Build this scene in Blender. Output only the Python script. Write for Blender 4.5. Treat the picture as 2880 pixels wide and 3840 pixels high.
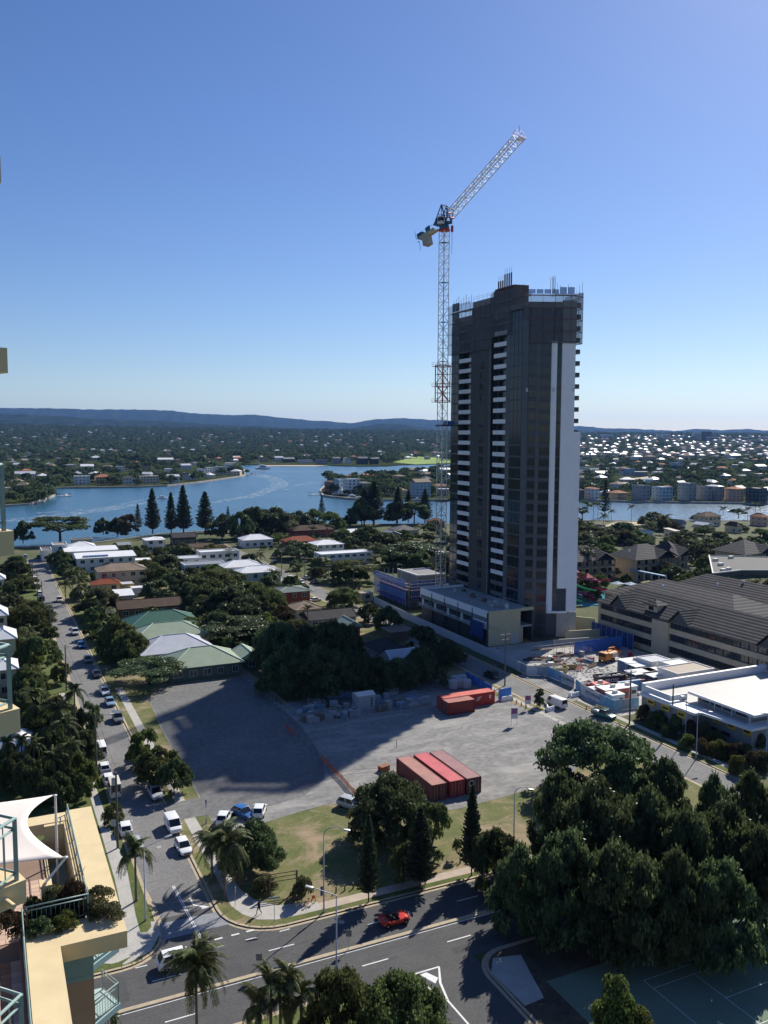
import bpy, bmesh, math, random
import numpy as np
from mathutils import Vector, Matrix, Euler
R = math.radians
rnd = random.Random(7)
for _o in list(bpy.data.objects): bpy.data.objects.remove(_o)
SC = bpy.context.scene; COL = SC.collection
# ---------------------------------------------------------------- camera (axes: x, y follow the street grid)
FPX = 3190.0; PITCH = R(5.2); ROLL = R(0.25); CH = 55.5; TH = R(25.2)
CT, ST = math.cos(TH), math.sin(TH)
cd = bpy.data.cameras.new('camera'); cam = bpy.data.objects.new('camera', cd); COL.objects.link(cam)
cd.sensor_fit = 'VERTICAL'; cd.sensor_height = 36.0; cd.sensor_width = 27.0; cd.lens = 36.0 * FPX / 3840.0
cd.clip_start = 0.3; cd.clip_end = 90000.0
cam.matrix_world = Matrix.Translation((0, 0, CH)) @ Matrix.Rotation(-TH, 4, 'Z') @ Matrix.Rotation(R(90) - PITCH, 4, 'X') @ Matrix.Rotation(ROLL, 4, 'Z')
SC.camera = cam
SC.render.resolution_x = 768; SC.render.resolution_y = 1024
# ---------------------------------------------------------------- sky, sun, exposure
SUN_EL, SUN_AZ = R(37.4), R(31.8) + TH
w = bpy.data.worlds.new('World'); SC.world = w; w.use_nodes = True
nt = w.node_tree; nt.nodes.clear()
sky = nt.nodes.new('ShaderNodeTexSky'); sky.sky_type = 'NISHITA'; sky.sun_disc = False
sky.sun_elevation = SUN_EL; sky.sun_rotation = SUN_AZ; sky.altitude = 50; sky.air_density = 1.0; sky.dust_density = 0.30; sky.ozone_density = 4.0
bg = nt.nodes.new('ShaderNodeBackground'); bg.inputs[1].default_value = 0.075
wo = nt.nodes.new('ShaderNodeOutputWorld')
hsv = nt.nodes.new('ShaderNodeHueSaturation'); hsv.inputs['Saturation'].default_value = 1.14; hsv.inputs['Hue'].default_value = 0.509; nt.links.new(sky.outputs[0], hsv.inputs['Color']); tin = nt.nodes.new('ShaderNodeMix'); tin.data_type = 'RGBA'; tin.blend_type = 'MULTIPLY'; tin.inputs[0].default_value = 1.0; tin.inputs[7].default_value = (.96,.98,1.05,1); nt.links.new(hsv.outputs[0], tin.inputs[6]); nt.links.new(tin.outputs[2], bg.inputs[0]); nt.links.new(bg.outputs[0], wo.inputs[0])
sl = bpy.data.lights.new('sun', 'SUN'); sl.energy = 5.0; sl.angle = R(0.53); sl.color = (1.0, 0.95, 0.86)
so = bpy.data.objects.new('sun', sl); COL.objects.link(so)
SDIR = Vector((math.sin(SUN_AZ) * math.cos(SUN_EL), math.cos(SUN_AZ) * math.cos(SUN_EL), math.sin(SUN_EL)))
so.rotation_euler = SDIR.to_track_quat('Z', 'Y').to_euler(); so.location = (60, 40, 200)
SC.view_settings.view_transform = 'Standard'; SC.view_settings.look = 'None'
SC.view_settings.exposure = 0.40; SC.view_settings.gamma = 1.0; SC.view_settings.use_curve_mapping = False
SC.render.engine = 'CYCLES'
try:
    SC.cycles.max_bounces = 6; SC.cycles.transparent_max_bounces = 12; SC.cycles.volume_bounces = 1
except Exception: pass
# ---------------------------------------------------------------- photo pixel -> place
ZT = dict(A=(0,1400,.5787),B=(960,1500,.4461),C=(2080,1500,.4822),D=(1500,400,.4822),E=(1550,1000,.4219),F=(1550,1650,.4219),H=(2080,1980,.4822),I=(0,1900,.4219),J=(500,1900,.4822),K=(1000,1900,.4521),L=(900,2400,.6631),M=(1600,2300,.5425),N=(0,2500,.4219),O=(0,2950,.4023),P=(350,2900,.4521),Q=(900,2900,.6028),S=(1800,2650,.6510),T=(300,2700,.4219),U=(2000,2350,.5304),V=(0,2900,.2893),W=(0,3350,.2893),X=(1000,2450,.5425),Z=(0,0,1.0))
def px(k, x, y): q = ZT[k]; return q[0] + x*q[2], q[1] + y*q[2]
def ray(X, Y):
    x = (X-1440)/FPX; y = -(Y-1920)/FPX; c, s = math.cos(ROLL), math.sin(ROLL)
    x, y = x*c - y*s, x*s + y*c
    fx, fy, fz = x, math.cos(PITCH) + y*math.sin(PITCH), -math.sin(PITCH) + y*math.cos(PITCH)
    return Vector((fx*CT + fy*ST, -fx*ST + fy*CT, fz))
def g(k, x, y, z=0.0):                     # the point at height z seen at that pixel
    d = ray(*px(k, x, y)); t = (z - CH)/d.z; return Vector((d.x*t, d.y*t, z))
def gd(k, x, y, p):                        # height at which the pixel's ray passes over ground point p
    d = ray(*px(k, x, y)); t = math.hypot(p[0], p[1]) / math.hypot(d.x, d.y); return CH + d.z*t
def depth(p): return (p[0]*ST + p[1]*CT)*math.cos(PITCH) + (CH - p[2])*math.sin(PITCH)
def msize(k, n, p): return n*ZT[k][2]*depth(p)/FPX
def cw(X, Y): return (X*CT + Y*ST, -X*ST + Y*CT)   # camera-facing metres -> grid metres
# ---------------------------------------------------------------- mesh builder
class MB:
    def __init__(s): s.v = []; s.f = []; s.m = []; s.cm = 0
    def add(s, vs, fs):
        n = len(s.v); s.v += [tuple(q) for q in vs]; s.f += [tuple(n+i for i in f) for f in fs]; s.m += [s.cm]*len(fs); return s
    def box(s, x0, y0, z0, x1, y1, z1):
        return s.add([(x0,y0,z0),(x1,y0,z0),(x1,y1,z0),(x0,y1,z0),(x0,y0,z1),(x1,y0,z1),(x1,y1,z1),(x0,y1,z1)], [(0,3,2,1),(4,5,6,7),(0,1,5,4),(1,2,6,5),(2,3,7,6),(3,0,4,7)])
    def prism(s, poly, z0, z1):
        n = len(poly)
        if sum(poly[i][0]*poly[(i+1)%n][1]-poly[(i+1)%n][0]*poly[i][1] for i in range(n)) < 0: poly = poly[::-1]
        vs = [(p[0],p[1],z0) for p in poly] + [(p[0],p[1],z1) for p in poly]
        return s.add(vs, [tuple(range(n-1,-1,-1)), tuple(range(n,2*n))] + [(i,(i+1)%n,n+(i+1)%n,n+i) for i in range(n)])
    def sheet(s, poly, z):
        n = len(poly)
        if sum(poly[i][0]*poly[(i+1)%n][1]-poly[(i+1)%n][0]*poly[i][1] for i in range(n)) < 0: poly = poly[::-1]
        return s.add([(p[0],p[1],z) for p in poly], [tuple(range(n))])
    def tube(s, p0, p1, r0, r1=None, n=6, cap=True):
        r1 = r0 if r1 is None else r1; p0 = Vector(p0); p1 = Vector(p1); d = p1-p0
        if d.length < 1e-6: return s
        d.normalize(); u = d.orthogonal().normalized(); v = d.cross(u)
        vs = [p0+(u*math.cos(2*math.pi*i/n)+v*math.sin(2*math.pi*i/n))*r0 for i in range(n)] + [p1+(u*math.cos(2*math.pi*i/n)+v*math.sin(2*math.pi*i/n))*r1 for i in range(n)]
        fs = [(i,(i+1)%n,n+(i+1)%n,n+i) for i in range(n)]
        if cap: fs += [tuple(range(n-1,-1,-1)), tuple(range(n,2*n))]
        return s.add(vs, fs)
    def bar(s, p0, p1, w_, h_=None):            # square bar
        return s.tube(p0, p1, w_*0.7071, None, 4)
    def path(s, pts, r, n=6, r1=None):
        k = len(pts)-1
        for i in range(k):
            a = r if r1 is None else r+(r1-r)*i/k; b = r if r1 is None else r+(r1-r)*(i+1)/k
            s.tube(pts[i], pts[i+1], a, b, n)
        return s
    def lathe(s, prof, n=12, c=(0,0,0)):
        vs = []; fs = []
        for (r, z) in prof:
            for i in range(n): vs.append((c[0]+r*math.cos(2*math.pi*i/n), c[1]+r*math.sin(2*math.pi*i/n), c[2]+z))
        for j in range(len(prof)-1):
            for i in range(n): fs.append((j*n+i, j*n+(i+1)%n, (j+1)*n+(i+1)%n, (j+1)*n+i))
        fs.append(tuple(range(n-1,-1,-1))); fs.append(tuple((len(prof)-1)*n+i for i in range(n)))
        return s.add(vs, fs)
    def mesh(s, name, mats, smooth=False):
        me = bpy.data.meshes.new(name); me.from_pydata(s.v, [], s.f)
        if not isinstance(mats, (list, tuple)): mats = [mats]
        for m in mats: me.materials.append(m)
        if len(mats) > 1: me.polygons.foreach_set('material_index', s.m)
        if smooth: me.polygons.foreach_set('use_smooth', [True]*len(me.polygons))
        me.update(); return me
def link(name, me, parent=None, loc=None, rot=None, scale=None):
    o = bpy.data.objects.new(name, me); COL.objects.link(o)
    if parent is not None: o.parent = parent
    if loc is not None: o.location = loc
    if rot is not None: o.rotation_euler = rot if hasattr(rot, '__len__') else (0,0,rot)
    if scale is not None: o.scale = scale if hasattr(scale, '__len__') else (scale,)*3
    return o
def tag(o, label, cat, group=None):
    o['label'] = label; o['category'] = cat
    if group: o['group'] = group
    return o
def thing(name, label, cat, loc=(0,0,0), rotz=0.0, group=None):
    o = link(name, None, None, loc, rotz); o.empty_display_size = 0.5; return tag(o, label, cat, group)
def part(name, mb, mat, parent, loc=None, rot=None, smooth=False): return link(name, mb.mesh(name, mat, smooth), parent, loc, rot)
def solo(name, mb, mat, label, cat, group=None, loc=None, rot=None, smooth=False): return tag(link(name, mb.mesh(name, mat, smooth), None, loc, rot), label, cat, group)
def struct(name, mb, mat, parent=None, kind='structure', smooth=False):
    o = link(name, mb.mesh(name, mat, smooth), parent); o['kind'] = kind; return o
def omat(o, m):                              # own material on shared mesh data
    o.material_slots[0].link = 'OBJECT'; o.material_slots[0].material = m
def text_mesh(s, mat, size=1.0, ext=0.01):
    cu = bpy.data.curves.new('lettering', 'FONT'); cu.body = s; cu.size = size; cu.extrude = ext; cu.align_x = 'CENTER'; cu.align_y = 'CENTER'
    to = bpy.data.objects.new('lettering', cu); COL.objects.link(to)
    me = bpy.data.meshes.new_from_object(to.evaluated_get(bpy.context.evaluated_depsgraph_get()))
    bpy.data.objects.remove(to); me.materials.clear(); me.materials.append(mat); return me
# ---------------------------------------------------------------- materials
MC = {}
def mat(name, col, rough=0.8, var=0.12, scale=0.6, bump=0.0, bscale=8.0, metal=0.0, spec=0.4, col2=None, orand=0.0, detail=5.0):
    if name in MC: return MC[name]
    m = bpy.data.materials.new(name); m.use_nodes = True; t = m.node_tree; N = t.nodes; L = t.links
    b = N['Principled BSDF']; b.inputs['Roughness'].default_value = rough; b.inputs['Metallic'].default_value = metal
    b.inputs['Specular IOR Level'].default_value = spec
    tc = N.new('ShaderNodeTexCoord'); no = N.new('ShaderNodeTexNoise'); no.inputs['Scale'].default_value = scale; no.inputs['Detail'].default_value = detail; no.inputs['Roughness'].default_value = 0.62
    L.new(tc.outputs['Object'], no.inputs['Vector'])
    rp = N.new('ShaderNodeValToRGB'); rp.color_ramp.elements[0].position = 0.32; rp.color_ramp.elements[1].position = 0.68
    c2 = col2 if col2 else tuple(min(1, c*(1+var)) for c in col); c1 = col if col2 else tuple(c*(1-var) for c in col)
    rp.color_ramp.elements[0].color = (*c1, 1); rp.color_ramp.elements[1].color = (*c2, 1)
    L.new(no.outputs['Fac'], rp.inputs[0]); out = rp.outputs[0]
    if orand:
        oi = N.new('ShaderNodeObjectInfo'); mr = N.new('ShaderNodeMapRange'); mr.inputs[3].default_value = 1-orand; mr.inputs[4].default_value = 1+orand
        L.new(oi.outputs['Random'], mr.inputs[0]); hs = N.new('ShaderNodeHueSaturation'); L.new(mr.outputs[0], hs.inputs['Value']); L.new(out, hs.inputs['Color']); out = hs.outputs[0]
    L.new(out, b.inputs['Base Color'])
    if bump:
        n2 = N.new('ShaderNodeTexNoise'); n2.inputs['Scale'].default_value = bscale; n2.inputs['Detail'].default_value = 4
        L.new(tc.outputs['Object'], n2.inputs['Vector']); bp = N.new('ShaderNodeBump'); bp.inputs['Strength'].default_value = bump; bp.inputs['Distance'].default_value = 0.05
        L.new(n2.outputs['Fac'], bp.inputs['Height']); L.new(bp.outputs[0], b.inputs['Normal'])
    MC[name] = m; return m
def ribbed(name, col, scale, axis=0, rough=0.5, metal=0.0, strength=0.5, var=0.1, dark=0.8):       # sheet metal ribs / tile courses
    if name in MC: return MC[name]
    m = mat(name, col, rough, var, 0.4, metal=metal, spec=.15); N = m.node_tree.nodes; L = m.node_tree.links; b = N['Principled BSDF']
    tc = N['Texture Coordinate'] if 'Texture Coordinate' in N else N.new('ShaderNodeTexCoord')
    wv = N.new('ShaderNodeTexWave'); wv.wave_type = 'BANDS'; wv.bands_direction = 'XYZ'[axis]; wv.inputs['Scale'].default_value = scale; wv.inputs['Distortion'].default_value = 0.15
    L.new(tc.outputs['Object'], wv.inputs['Vector']); bp = N.new('ShaderNodeBump'); bp.inputs['Strength'].default_value = strength; bp.inputs['Distance'].default_value = 0.04
    L.new(wv.outputs['Fac'], bp.inputs['Height']); L.new(bp.outputs[0], b.inputs['Normal']); return m
def leafmat(name, c1, c2, trans=0.25, orand=0.25):
    m = bpy.data.materials.new(name); m.use_nodes = True; t = m.node_tree; N = t.nodes; L = t.links
    b = N['Principled BSDF']; b.inputs['Roughness'].default_value = 0.6; b.inputs['Specular IOR Level'].default_value = 0.12
    gi = N.new('ShaderNodeNewGeometry'); oi = N.new('ShaderNodeObjectInfo')
    rp = N.new('ShaderNodeValToRGB'); rp.color_ramp.elements[0].color = (*c1, 1); rp.color_ramp.elements[1].color = (*c2, 1)
    L.new(gi.outputs['Random Per Island'], rp.inputs[0])
    mr = N.new('ShaderNodeMapRange'); mr.inputs[3].default_value = 1-orand; mr.inputs[4].default_value = 1+orand; L.new(oi.outputs['Random'], mr.inputs[0])
    hm = N.new('ShaderNodeMapRange'); hm.inputs[3].default_value = 0.475; hm.inputs[4].default_value = 0.525; L.new(oi.outputs['Random'], hm.inputs[0])
    tcx = N.new('ShaderNodeTexCoord'); nzx = N.new('ShaderNodeTexNoise'); nzx.inputs['Scale'].default_value = 5.0; nzx.inputs['Detail'].default_value = 3; L.new(tcx.outputs['Object'], nzx.inputs[0]); nr = N.new('ShaderNodeMapRange'); nr.inputs[1].default_value = .35; nr.inputs[2].default_value = .65; nr.inputs[3].default_value = .55; nr.inputs[4].default_value = 1.45; L.new(nzx.outputs['Fac'], nr.inputs[0]); ml = N.new('ShaderNodeMath'); ml.operation = 'MULTIPLY'; L.new(mr.outputs[0], ml.inputs[0]); L.new(nr.outputs[0], ml.inputs[1])
    hs = N.new('ShaderNodeHueSaturation'); L.new(rp.outputs[0], hs.inputs['Color']); L.new(ml.outputs[0], hs.inputs['Value']); L.new(hm.outputs[0], hs.inputs['Hue'])
    L.new(hs.outputs[0], b.inputs['Base Color'])
    tr = N.new('ShaderNodeBsdfTranslucent'); L.new(hs.outputs[0], tr.inputs[0]); mx = N.new('ShaderNodeMixShader'); mx.inputs[0].default_value = trans
    L.new(b.outputs[0], mx.inputs[1]); L.new(tr.outputs[0], mx.inputs[2]); L.new(mx.outputs[0], N['Material Output'].inputs[0]); MC[name] = m; return m
def meshmat(name, col, alpha):                # netting: part of the light passes between the threads
    m = mat(name, col, 0.8, 0.15, 0.5); N = m.node_tree.nodes; L = m.node_tree.links
    tr = N.new('ShaderNodeBsdfTransparent'); mx = N.new('ShaderNodeMixShader'); mx.inputs[0].default_value = alpha
    L.new(tr.outputs[0], mx.inputs[1]); L.new(N['Principled BSDF'].outputs[0], mx.inputs[2]); L.new(mx.outputs[0], N['Material Output'].inputs[0]); return m
WHITE = mat('white_paint', (.78,.78,.77), .5, .04); OFFW = mat('off_white', (.66,.64,.58), .7, .06); GREYM = mat('galvanised_steel', (.42,.43,.44), .45, .08, metal=.5)
DARK = mat('dark_glass', (.012,.015,.019), .08, .3, .3, spec=.6); BLACK = mat('black_rubber', (.015,.015,.015), .8, .1); CHROME = mat('wheel_alloy', (.5,.5,.52), .3, .05, metal=.8)
TIMB = mat('weathered_timber', (.16,.115,.075), .85, .25, 3.0); CREAM = mat('cream_render', (.68,.54,.31), .75, .07, .8, bump=.1, bscale=30); TEALR = mat('teal_railing', (.23,.33,.31), .4, .08)
CONC = mat('concrete', (.36,.35,.33), .85, .12, .8, bump=.15); STEELD = mat('dark_steel', (.05,.05,.055), .6, .15); REDP = mat('red_paint', (.45,.035,.025), .5, .12)
GLASSB = mat('window_glass', (.03,.04,.05), .1, .4, .25, spec=.6)
# ================================================================ GROUND, WATER, ROADS
def groundmat(name, cols, scale, rough=.95, bump=.25, bscale=6.0, patch=None):
    m = bpy.data.materials.new(name); m.use_nodes = True; N = m.node_tree.nodes; L = m.node_tree.links; b = N['Principled BSDF']
    b.inputs['Roughness'].default_value = rough; b.inputs['Specular IOR Level'].default_value = .2
    tc = N.new('ShaderNodeTexCoord'); n1 = N.new('ShaderNodeTexNoise'); n1.inputs['Scale'].default_value = scale; n1.inputs['Detail'].default_value = 8; n1.inputs['Roughness'].default_value = .65
    L.new(tc.outputs['Object'], n1.inputs[0]); rp = N.new('ShaderNodeValToRGB'); cr = rp.color_ramp
    cr.elements[0].position = .30; cr.elements[0].color = (*cols[0], 1); cr.elements[1].position = .70; cr.elements[1].color = (*cols[-1], 1)
    for i, c in enumerate(cols[1:-1]): e = cr.elements.new(.30 + .40*(i+1)/(len(cols)-1)); e.color = (*c, 1)
    L.new(n1.outputs['Fac'], rp.inputs[0]); out = rp.outputs[0]
    n2 = N.new('ShaderNodeTexNoise'); n2.inputs['Scale'].default_value = scale*14; n2.inputs['Detail'].default_value = 6; L.new(tc.outputs['Object'], n2.inputs[0])
    mr = N.new('ShaderNodeMapRange'); mr.inputs[1].default_value = .3; mr.inputs[2].default_value = .7; mr.inputs[3].default_value = .8; mr.inputs[4].default_value = 1.2; L.new(n2.outputs['Fac'], mr.inputs[0])
    mx = N.new('ShaderNodeMix'); mx.data_type = 'RGBA'; mx.blend_type = 'MULTIPLY'; mx.inputs[0].default_value = 1; L.new(out, mx.inputs[6]); L.new(mr.outputs[0], mx.inputs[7]); out = mx.outputs[2]
    if patch:                                    # (stretch, scale, colour, threshold, softness, angle): streaks with a shape of their own
        for (st, s_, c_, th, sf, an) in patch:
            mp = N.new('ShaderNodeMapping'); mp.inputs['Scale'].default_value = (1, st, 1); mp.inputs['Rotation'].default_value = (0, 0, an); L.new(tc.outputs['Object'], mp.inputs[0])
            n3 = N.new('ShaderNodeTexNoise'); n3.inputs['Scale'].default_value = s_; n3.inputs['Detail'].default_value = 7; n3.inputs['Roughness'].default_value = .7; n3.inputs['Distortion'].default_value = .6; L.new(mp.outputs[0], n3.inputs[0])
            m3 = N.new('ShaderNodeMapRange'); m3.inputs[1].default_value = th; m3.inputs[2].default_value = th+sf; L.new(n3.outputs['Fac'], m3.inputs[0])
            m4 = N.new('ShaderNodeMix'); m4.data_type = 'RGBA'; L.new(m3.outputs[0], m4.inputs[0]); L.new(out, m4.inputs[6]); m4.inputs[7].default_value = (*c_, 1); out = m4.outputs[2]
    L.new(out, b.inputs['Base Color'])
    if bump:
        n5 = N.new('ShaderNodeTexNoise'); n5.inputs['Scale'].default_value = bscale; n5.inputs['Detail'].default_value = 5; L.new(tc.outputs['Object'], n5.inputs[0])
        bp = N.new('ShaderNodeBump'); bp.inputs['Strength'].default_value = bump; bp.inputs['Distance'].default_value = .06; L.new(n5.outputs['Fac'], bp.inputs['Height']); L.new(bp.outputs[0], b.inputs['Normal'])
    MC[name] = m; return m
GRASS = groundmat('park_grass', [(.085,.11,.032),(.13,.14,.05),(.185,.165,.08)], .25, patch=[(1.5,.085,(.32,.235,.155),.50,.14,.5), (1,.16,(.12,.095,.06),.62,.08,1), (1.2,.3,(.27,.21,.13),.58,.12,.2)])
LAWN = groundmat('lawn_grass', [(.06,.085,.022),(.09,.115,.032),(.14,.145,.055)], .3, patch=[(1,.12,(.19,.155,.09),.60,.12,.3)])
SUBURB = groundmat('suburb_ground', [(.05,.075,.022),(.085,.095,.04),(.14,.125,.075)], .05)
GRAVEL = groundmat('lot_gravel', [(.18,.178,.17),(.215,.21,.20),(.265,.258,.24)], .07, bump=.3, bscale=3.0, patch=[(2.6,.10,(.36,.345,.315),.48,.22,.6), (3.2,.16,(.40,.38,.34),.58,.16,1.3), (1.6,.32,(.36,.34,.31),.60,.16,2.3), (4.5,.5,(.44,.42,.38),.66,.12,.95), (1.3,.13,(.15,.15,.146),.64,.14,.2)])
SHADELOT = groundmat('lot_shade_tone', [(.135,.135,.132),(.16,.158,.153),(.195,.19,.18)], .09, bump=.25, bscale=4.0, patch=[(1.5,.12,(.17,.165,.155),.60,.16,.4),(2.5,.4,(.20,.19,.18),.68,.1,1.0)])  # gravel tone darkened to deepen the tower's shadow on the lot
ASPH = groundmat('asphalt', [(.075,.075,.076),(.088,.087,.086),(.10,.10,.097)], .3, rough=.85, bump=.1, bscale=20, patch=[(9.0,.25,(.065,.065,.066),.56,.10,0.0),(1,.12,(.115,.112,.107),.60,.05,0)])
ASPL = groundmat('worn_asphalt', [(.15,.148,.142),(.19,.185,.178),(.22,.215,.205)], .2, rough=.9, bump=.1, bscale=20, patch=[(8,.2,(.125,.125,.125),.57,.08,1.57)])
PATHM = groundmat('footpath_concrete', [(.36,.34,.30),(.42,.40,.36),(.47,.45,.41)], .5, bump=.08, bscale=20)
KERBM = mat('kerb_concrete', (.42,.345,.235), .9, .12, 1.5); LINE = mat('road_paint', (.68,.68,.66), .7, .12, 3.0)
SAND = groundmat('sand', [(.38,.31,.21),(.45,.37,.26),(.5,.42,.30)], .3); EARTH = groundmat('garden_soil', [(.05,.04,.028),(.09,.07,.05),(.12,.10,.07)], .5)
CONCY = groundmat('site_concrete', [(.30,.29,.27),(.42,.40,.37),(.52,.49,.45)], .16, patch=[(1,.25,(.2,.195,.18),.58,.08,0)])
COURT = groundmat('court_green', [(.15,.20,.14),(.165,.215,.155),(.18,.23,.165)], .5, bump=0); PAVER = groundmat('threshold_pavers', [(.20,.21,.225),(.25,.26,.275),(.30,.31,.32)], 2.2, bump=.3, bscale=9)
# water
WM = bpy.data.materials.new('river_water'); WM.use_nodes = True; _N = WM.node_tree.nodes; _L = WM.node_tree.links; _b = _N['Principled BSDF']
_b.inputs['Base Color'].default_value = (.03,.10,.16,1); _b.inputs['Roughness'].default_value = .25; _b.inputs['IOR'].default_value = 1.33
_tc = _N.new('ShaderNodeTexCoord'); _n = _N.new('ShaderNodeTexNoise'); _n.inputs['Scale'].default_value = .35; _n.inputs['Detail'].default_value = 6; _n2 = _N.new('ShaderNodeTexNoise'); _n2.inputs['Scale'].default_value = .018; _n2.inputs['Detail'].default_value = 4
_L.new(_tc.outputs['Object'], _n.inputs[0]); _L.new(_tc.outputs['Object'], _n2.inputs[0])
_bp = _N.new('ShaderNodeBump'); _bp.inputs['Distance'].default_value = .9; _mr = _N.new('ShaderNodeMapRange'); _mr.inputs[1].default_value = .35; _mr.inputs[2].default_value = .65; _mr.inputs[3].default_value = .35; _mr.inputs[4].default_value = .9
_L.new(_n2.outputs['Fac'], _mr.inputs[0]); _L.new(_mr.outputs[0], _bp.inputs['Strength']); _L.new(_n.outputs['Fac'], _bp.inputs['Height']); _L.new(_bp.outputs[0], _b.inputs['Normal'])
def P2(pts, z=0.0): return [tuple(g('Z', x, y, z)[:2]) for x, y in pts]
def F2(pts): return [cw(x, y) for x, y in pts]
struct('river', MB().sheet(F2([(-2500,150),(2500,150),(2500,2600),(-2500,2600)]), -1.2), WM)
NEAR = P2([(-900,2125),(-300,2078),(0,2055),(300,2043),(600,2003),(1000,1978),(1320,1966),(1630,1966),(1900,1963),(2220,1952),(2450,1956),(2880,1952),(3300,1952),(3900,1955)])
near_poly = NEAR + F2([(2600,600),(3500,-3500),(-3500,-3500),(-2600,300)])
struct('ground', MB().prism(near_poly, -3.0, 0.0), SUBURB)
FAR_SHORE = P2([(-1500,1990),(-600,1925),(0,1897),(110,1889),(202,1857),(205,1843),(150,1833),(240,1828),(509,1825),(625,1820),(740,1808),(903,1785),(920,1779),(915,1760),(903,1742),(1183,1742),(1299,1747),(1450,1747),(1495,1743),(1630,1739),(1800,1737),(1700,1748),(1630,1752),(1526,1763),(1400,1775),(1300,1788),(1225,1815),(1201,1839),(1210,1857),(1250,1863),(1326,1870),(1433,1874),(1607,1874),(1850,1873),(2162,1873),(2388,1881),(2721,1885),(2880,1888),(3500,1900),(4500,1930)])
FARG = groundmat('far_ground_cover', [(.030,.044,.018),(.045,.058,.025),(.07,.075,.04)], .006, bump=0); FARG.node_tree.nodes['Principled BSDF'].inputs['Specular IOR Level'].default_value = 0
struct('far_ground', MB().prism(FAR_SHORE + F2([(30000,9000),(30000,32000),(-30000,32000),(-30000,5000),(-3000,900)]), -3.0, 0.0), FARG)
# --- city blocks: raised by a kerb above the carriageways
BZ = 0.13
def arc(cx, cy, r, a0, a1, n=7): return [(cx+r*math.cos(R(a0+(a1-a0)*i/n)), cy+r*math.sin(R(a0+(a1-a0)*i/n))) for i in range(n+1)]
BLK = {
 'centre': arc(29.3,94.1,6.5,180,270) + arc(97.5,91.6,4,270,360) + [(101.5,405),(22.8,405)],
 'west': [(-160,87.3)] + arc(11.2,92.3,5.0,270,360)[:-1] + [(16.2,97),(15.7,103),(15.7,392),(-160,392)],
 'east': arc(113.2,91.6,4,180,270) + [(420,87.6),(420,430),(109.2,430)],
 'south_west': [(-160,74.0),(29.5,74.0)] + arc(29.5,70.5,3.5,90,0)[1:] + [(33,20),(-20,20),(-160,20)][:1] + [(6,20),(6,60),(-160,60)],
 'south_east': arc(49.0,70.2,3.6,180,90) + [(300,73.8),(300,20),(45.4,20)] }
def inblk(a, b):
    for poly in BLK.values():
        c = False; n = len(poly); j = n-1
        for i in range(n):
            if (poly[i][1] > b) != (poly[j][1] > b) and a < (poly[j][0]-poly[i][0])*(b-poly[i][1])/(poly[j][1]-poly[i][1])+poly[i][0]: c = not c
            j = i
        if c: return True
    return False
def gz(p): return BZ if inblk(p[0], p[1]) else 0.004
BLKM = {'centre':GRASS,'west':LAWN,'east':SUBURB,'south_west':LAWN,'south_east':EARTH}
def strip(pts, wdt, z0, z1, mb, side=1):
    n = len(pts)
    for i in range(n-1):
        p, q = Vector((*pts[i],0)), Vector((*pts[i+1],0)); d = (q-p)
        if d.length < .01: continue
        d.normalize(); nn = Vector((-d.y, d.x, 0))*wdt*side
        e = d*(.02)
        mb.prism([(p-e)[:2], (q+e)[:2], (q+e+nn)[:2], (p-e+nn)[:2]], z0, z1)
    return mb
for nme, poly in BLK.items():
    struct('city_block', MB().prism(poly, -.5, BZ), BLKM[nme])
def kerb(pts): 
    struct('kerb', strip(pts, .32, 0, BZ+.006, MB()), KERBM); struct('gutter', strip(pts, -.42, 0, .011, MB()), KERBM)
c = BLK['centre']; kerb([(22.8,390)] + c[:-2]); kerb(c[8:16][::1] + [(101.5,390)])
wst = BLK['west']; kerb(wst[:-1]); kerb([(109.2,430)] + BLK['east'][:8] + [(300,87.6)])
kerb(([(6,74.0)] + BLK['south_west'][1:10])[::-1]); kerb((BLK['south_east'][:9])[::-1] + [(45.4,30)])
def rect(a0, b0, a1, b1): return [(a0,b0),(a1,b0),(a1,b1),(a0,b1)]
# roads
struct('main_road', MB().sheet(rect(-160,74,300,87.6), .0045), ASPH)
struct('side_street', MB().sheet([(15.2,87.6),(24,87.6),(23.4,103),(22.8,400),(15.7,400),(15.9,100)], .004), ASPL)
struct('cross_street', MB().sheet(rect(101.3,87.6,109.4,420), .004), ASPL)
struct('lower_street', MB().sheet(rect(32.8,20,45.6,74), .004), ASPH)
struct('turning_head', MB().sheet(rect(8,392,26,405), .008), ASPL)
struct('corner_fill', MB().sheet([(8,86.9),(30.5,86.9),(29.2,88.0),(26,89.2),(24.1,91.6),(23.4,95),(15.6,95),(16.3,92.3),(14.6,88.5),(11,87.5)], .0085), ASPH)
struct('paver_threshold', MB().sheet([(15.9,90.7),(23.9,90.7),(23.2,93.7),(16.3,94.1)], .0125), PAVER)
# median of the main road
med = struct('median_kerb', MB().box(-60,80.25,0,200,80.75,.16), KERBM)
struct('median_edge', MB().box(-60,80.05,0,200,80.24,.012), LINE)
for i in range(60):   # joints between the median's kerb stones
    if 4 < -10+i*2.4 < 70: struct('kerb_joint', MB().box(-10+i*2.4,80.24,.05,-10+i*2.4+.03,80.76,.165), CONC, med)
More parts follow.
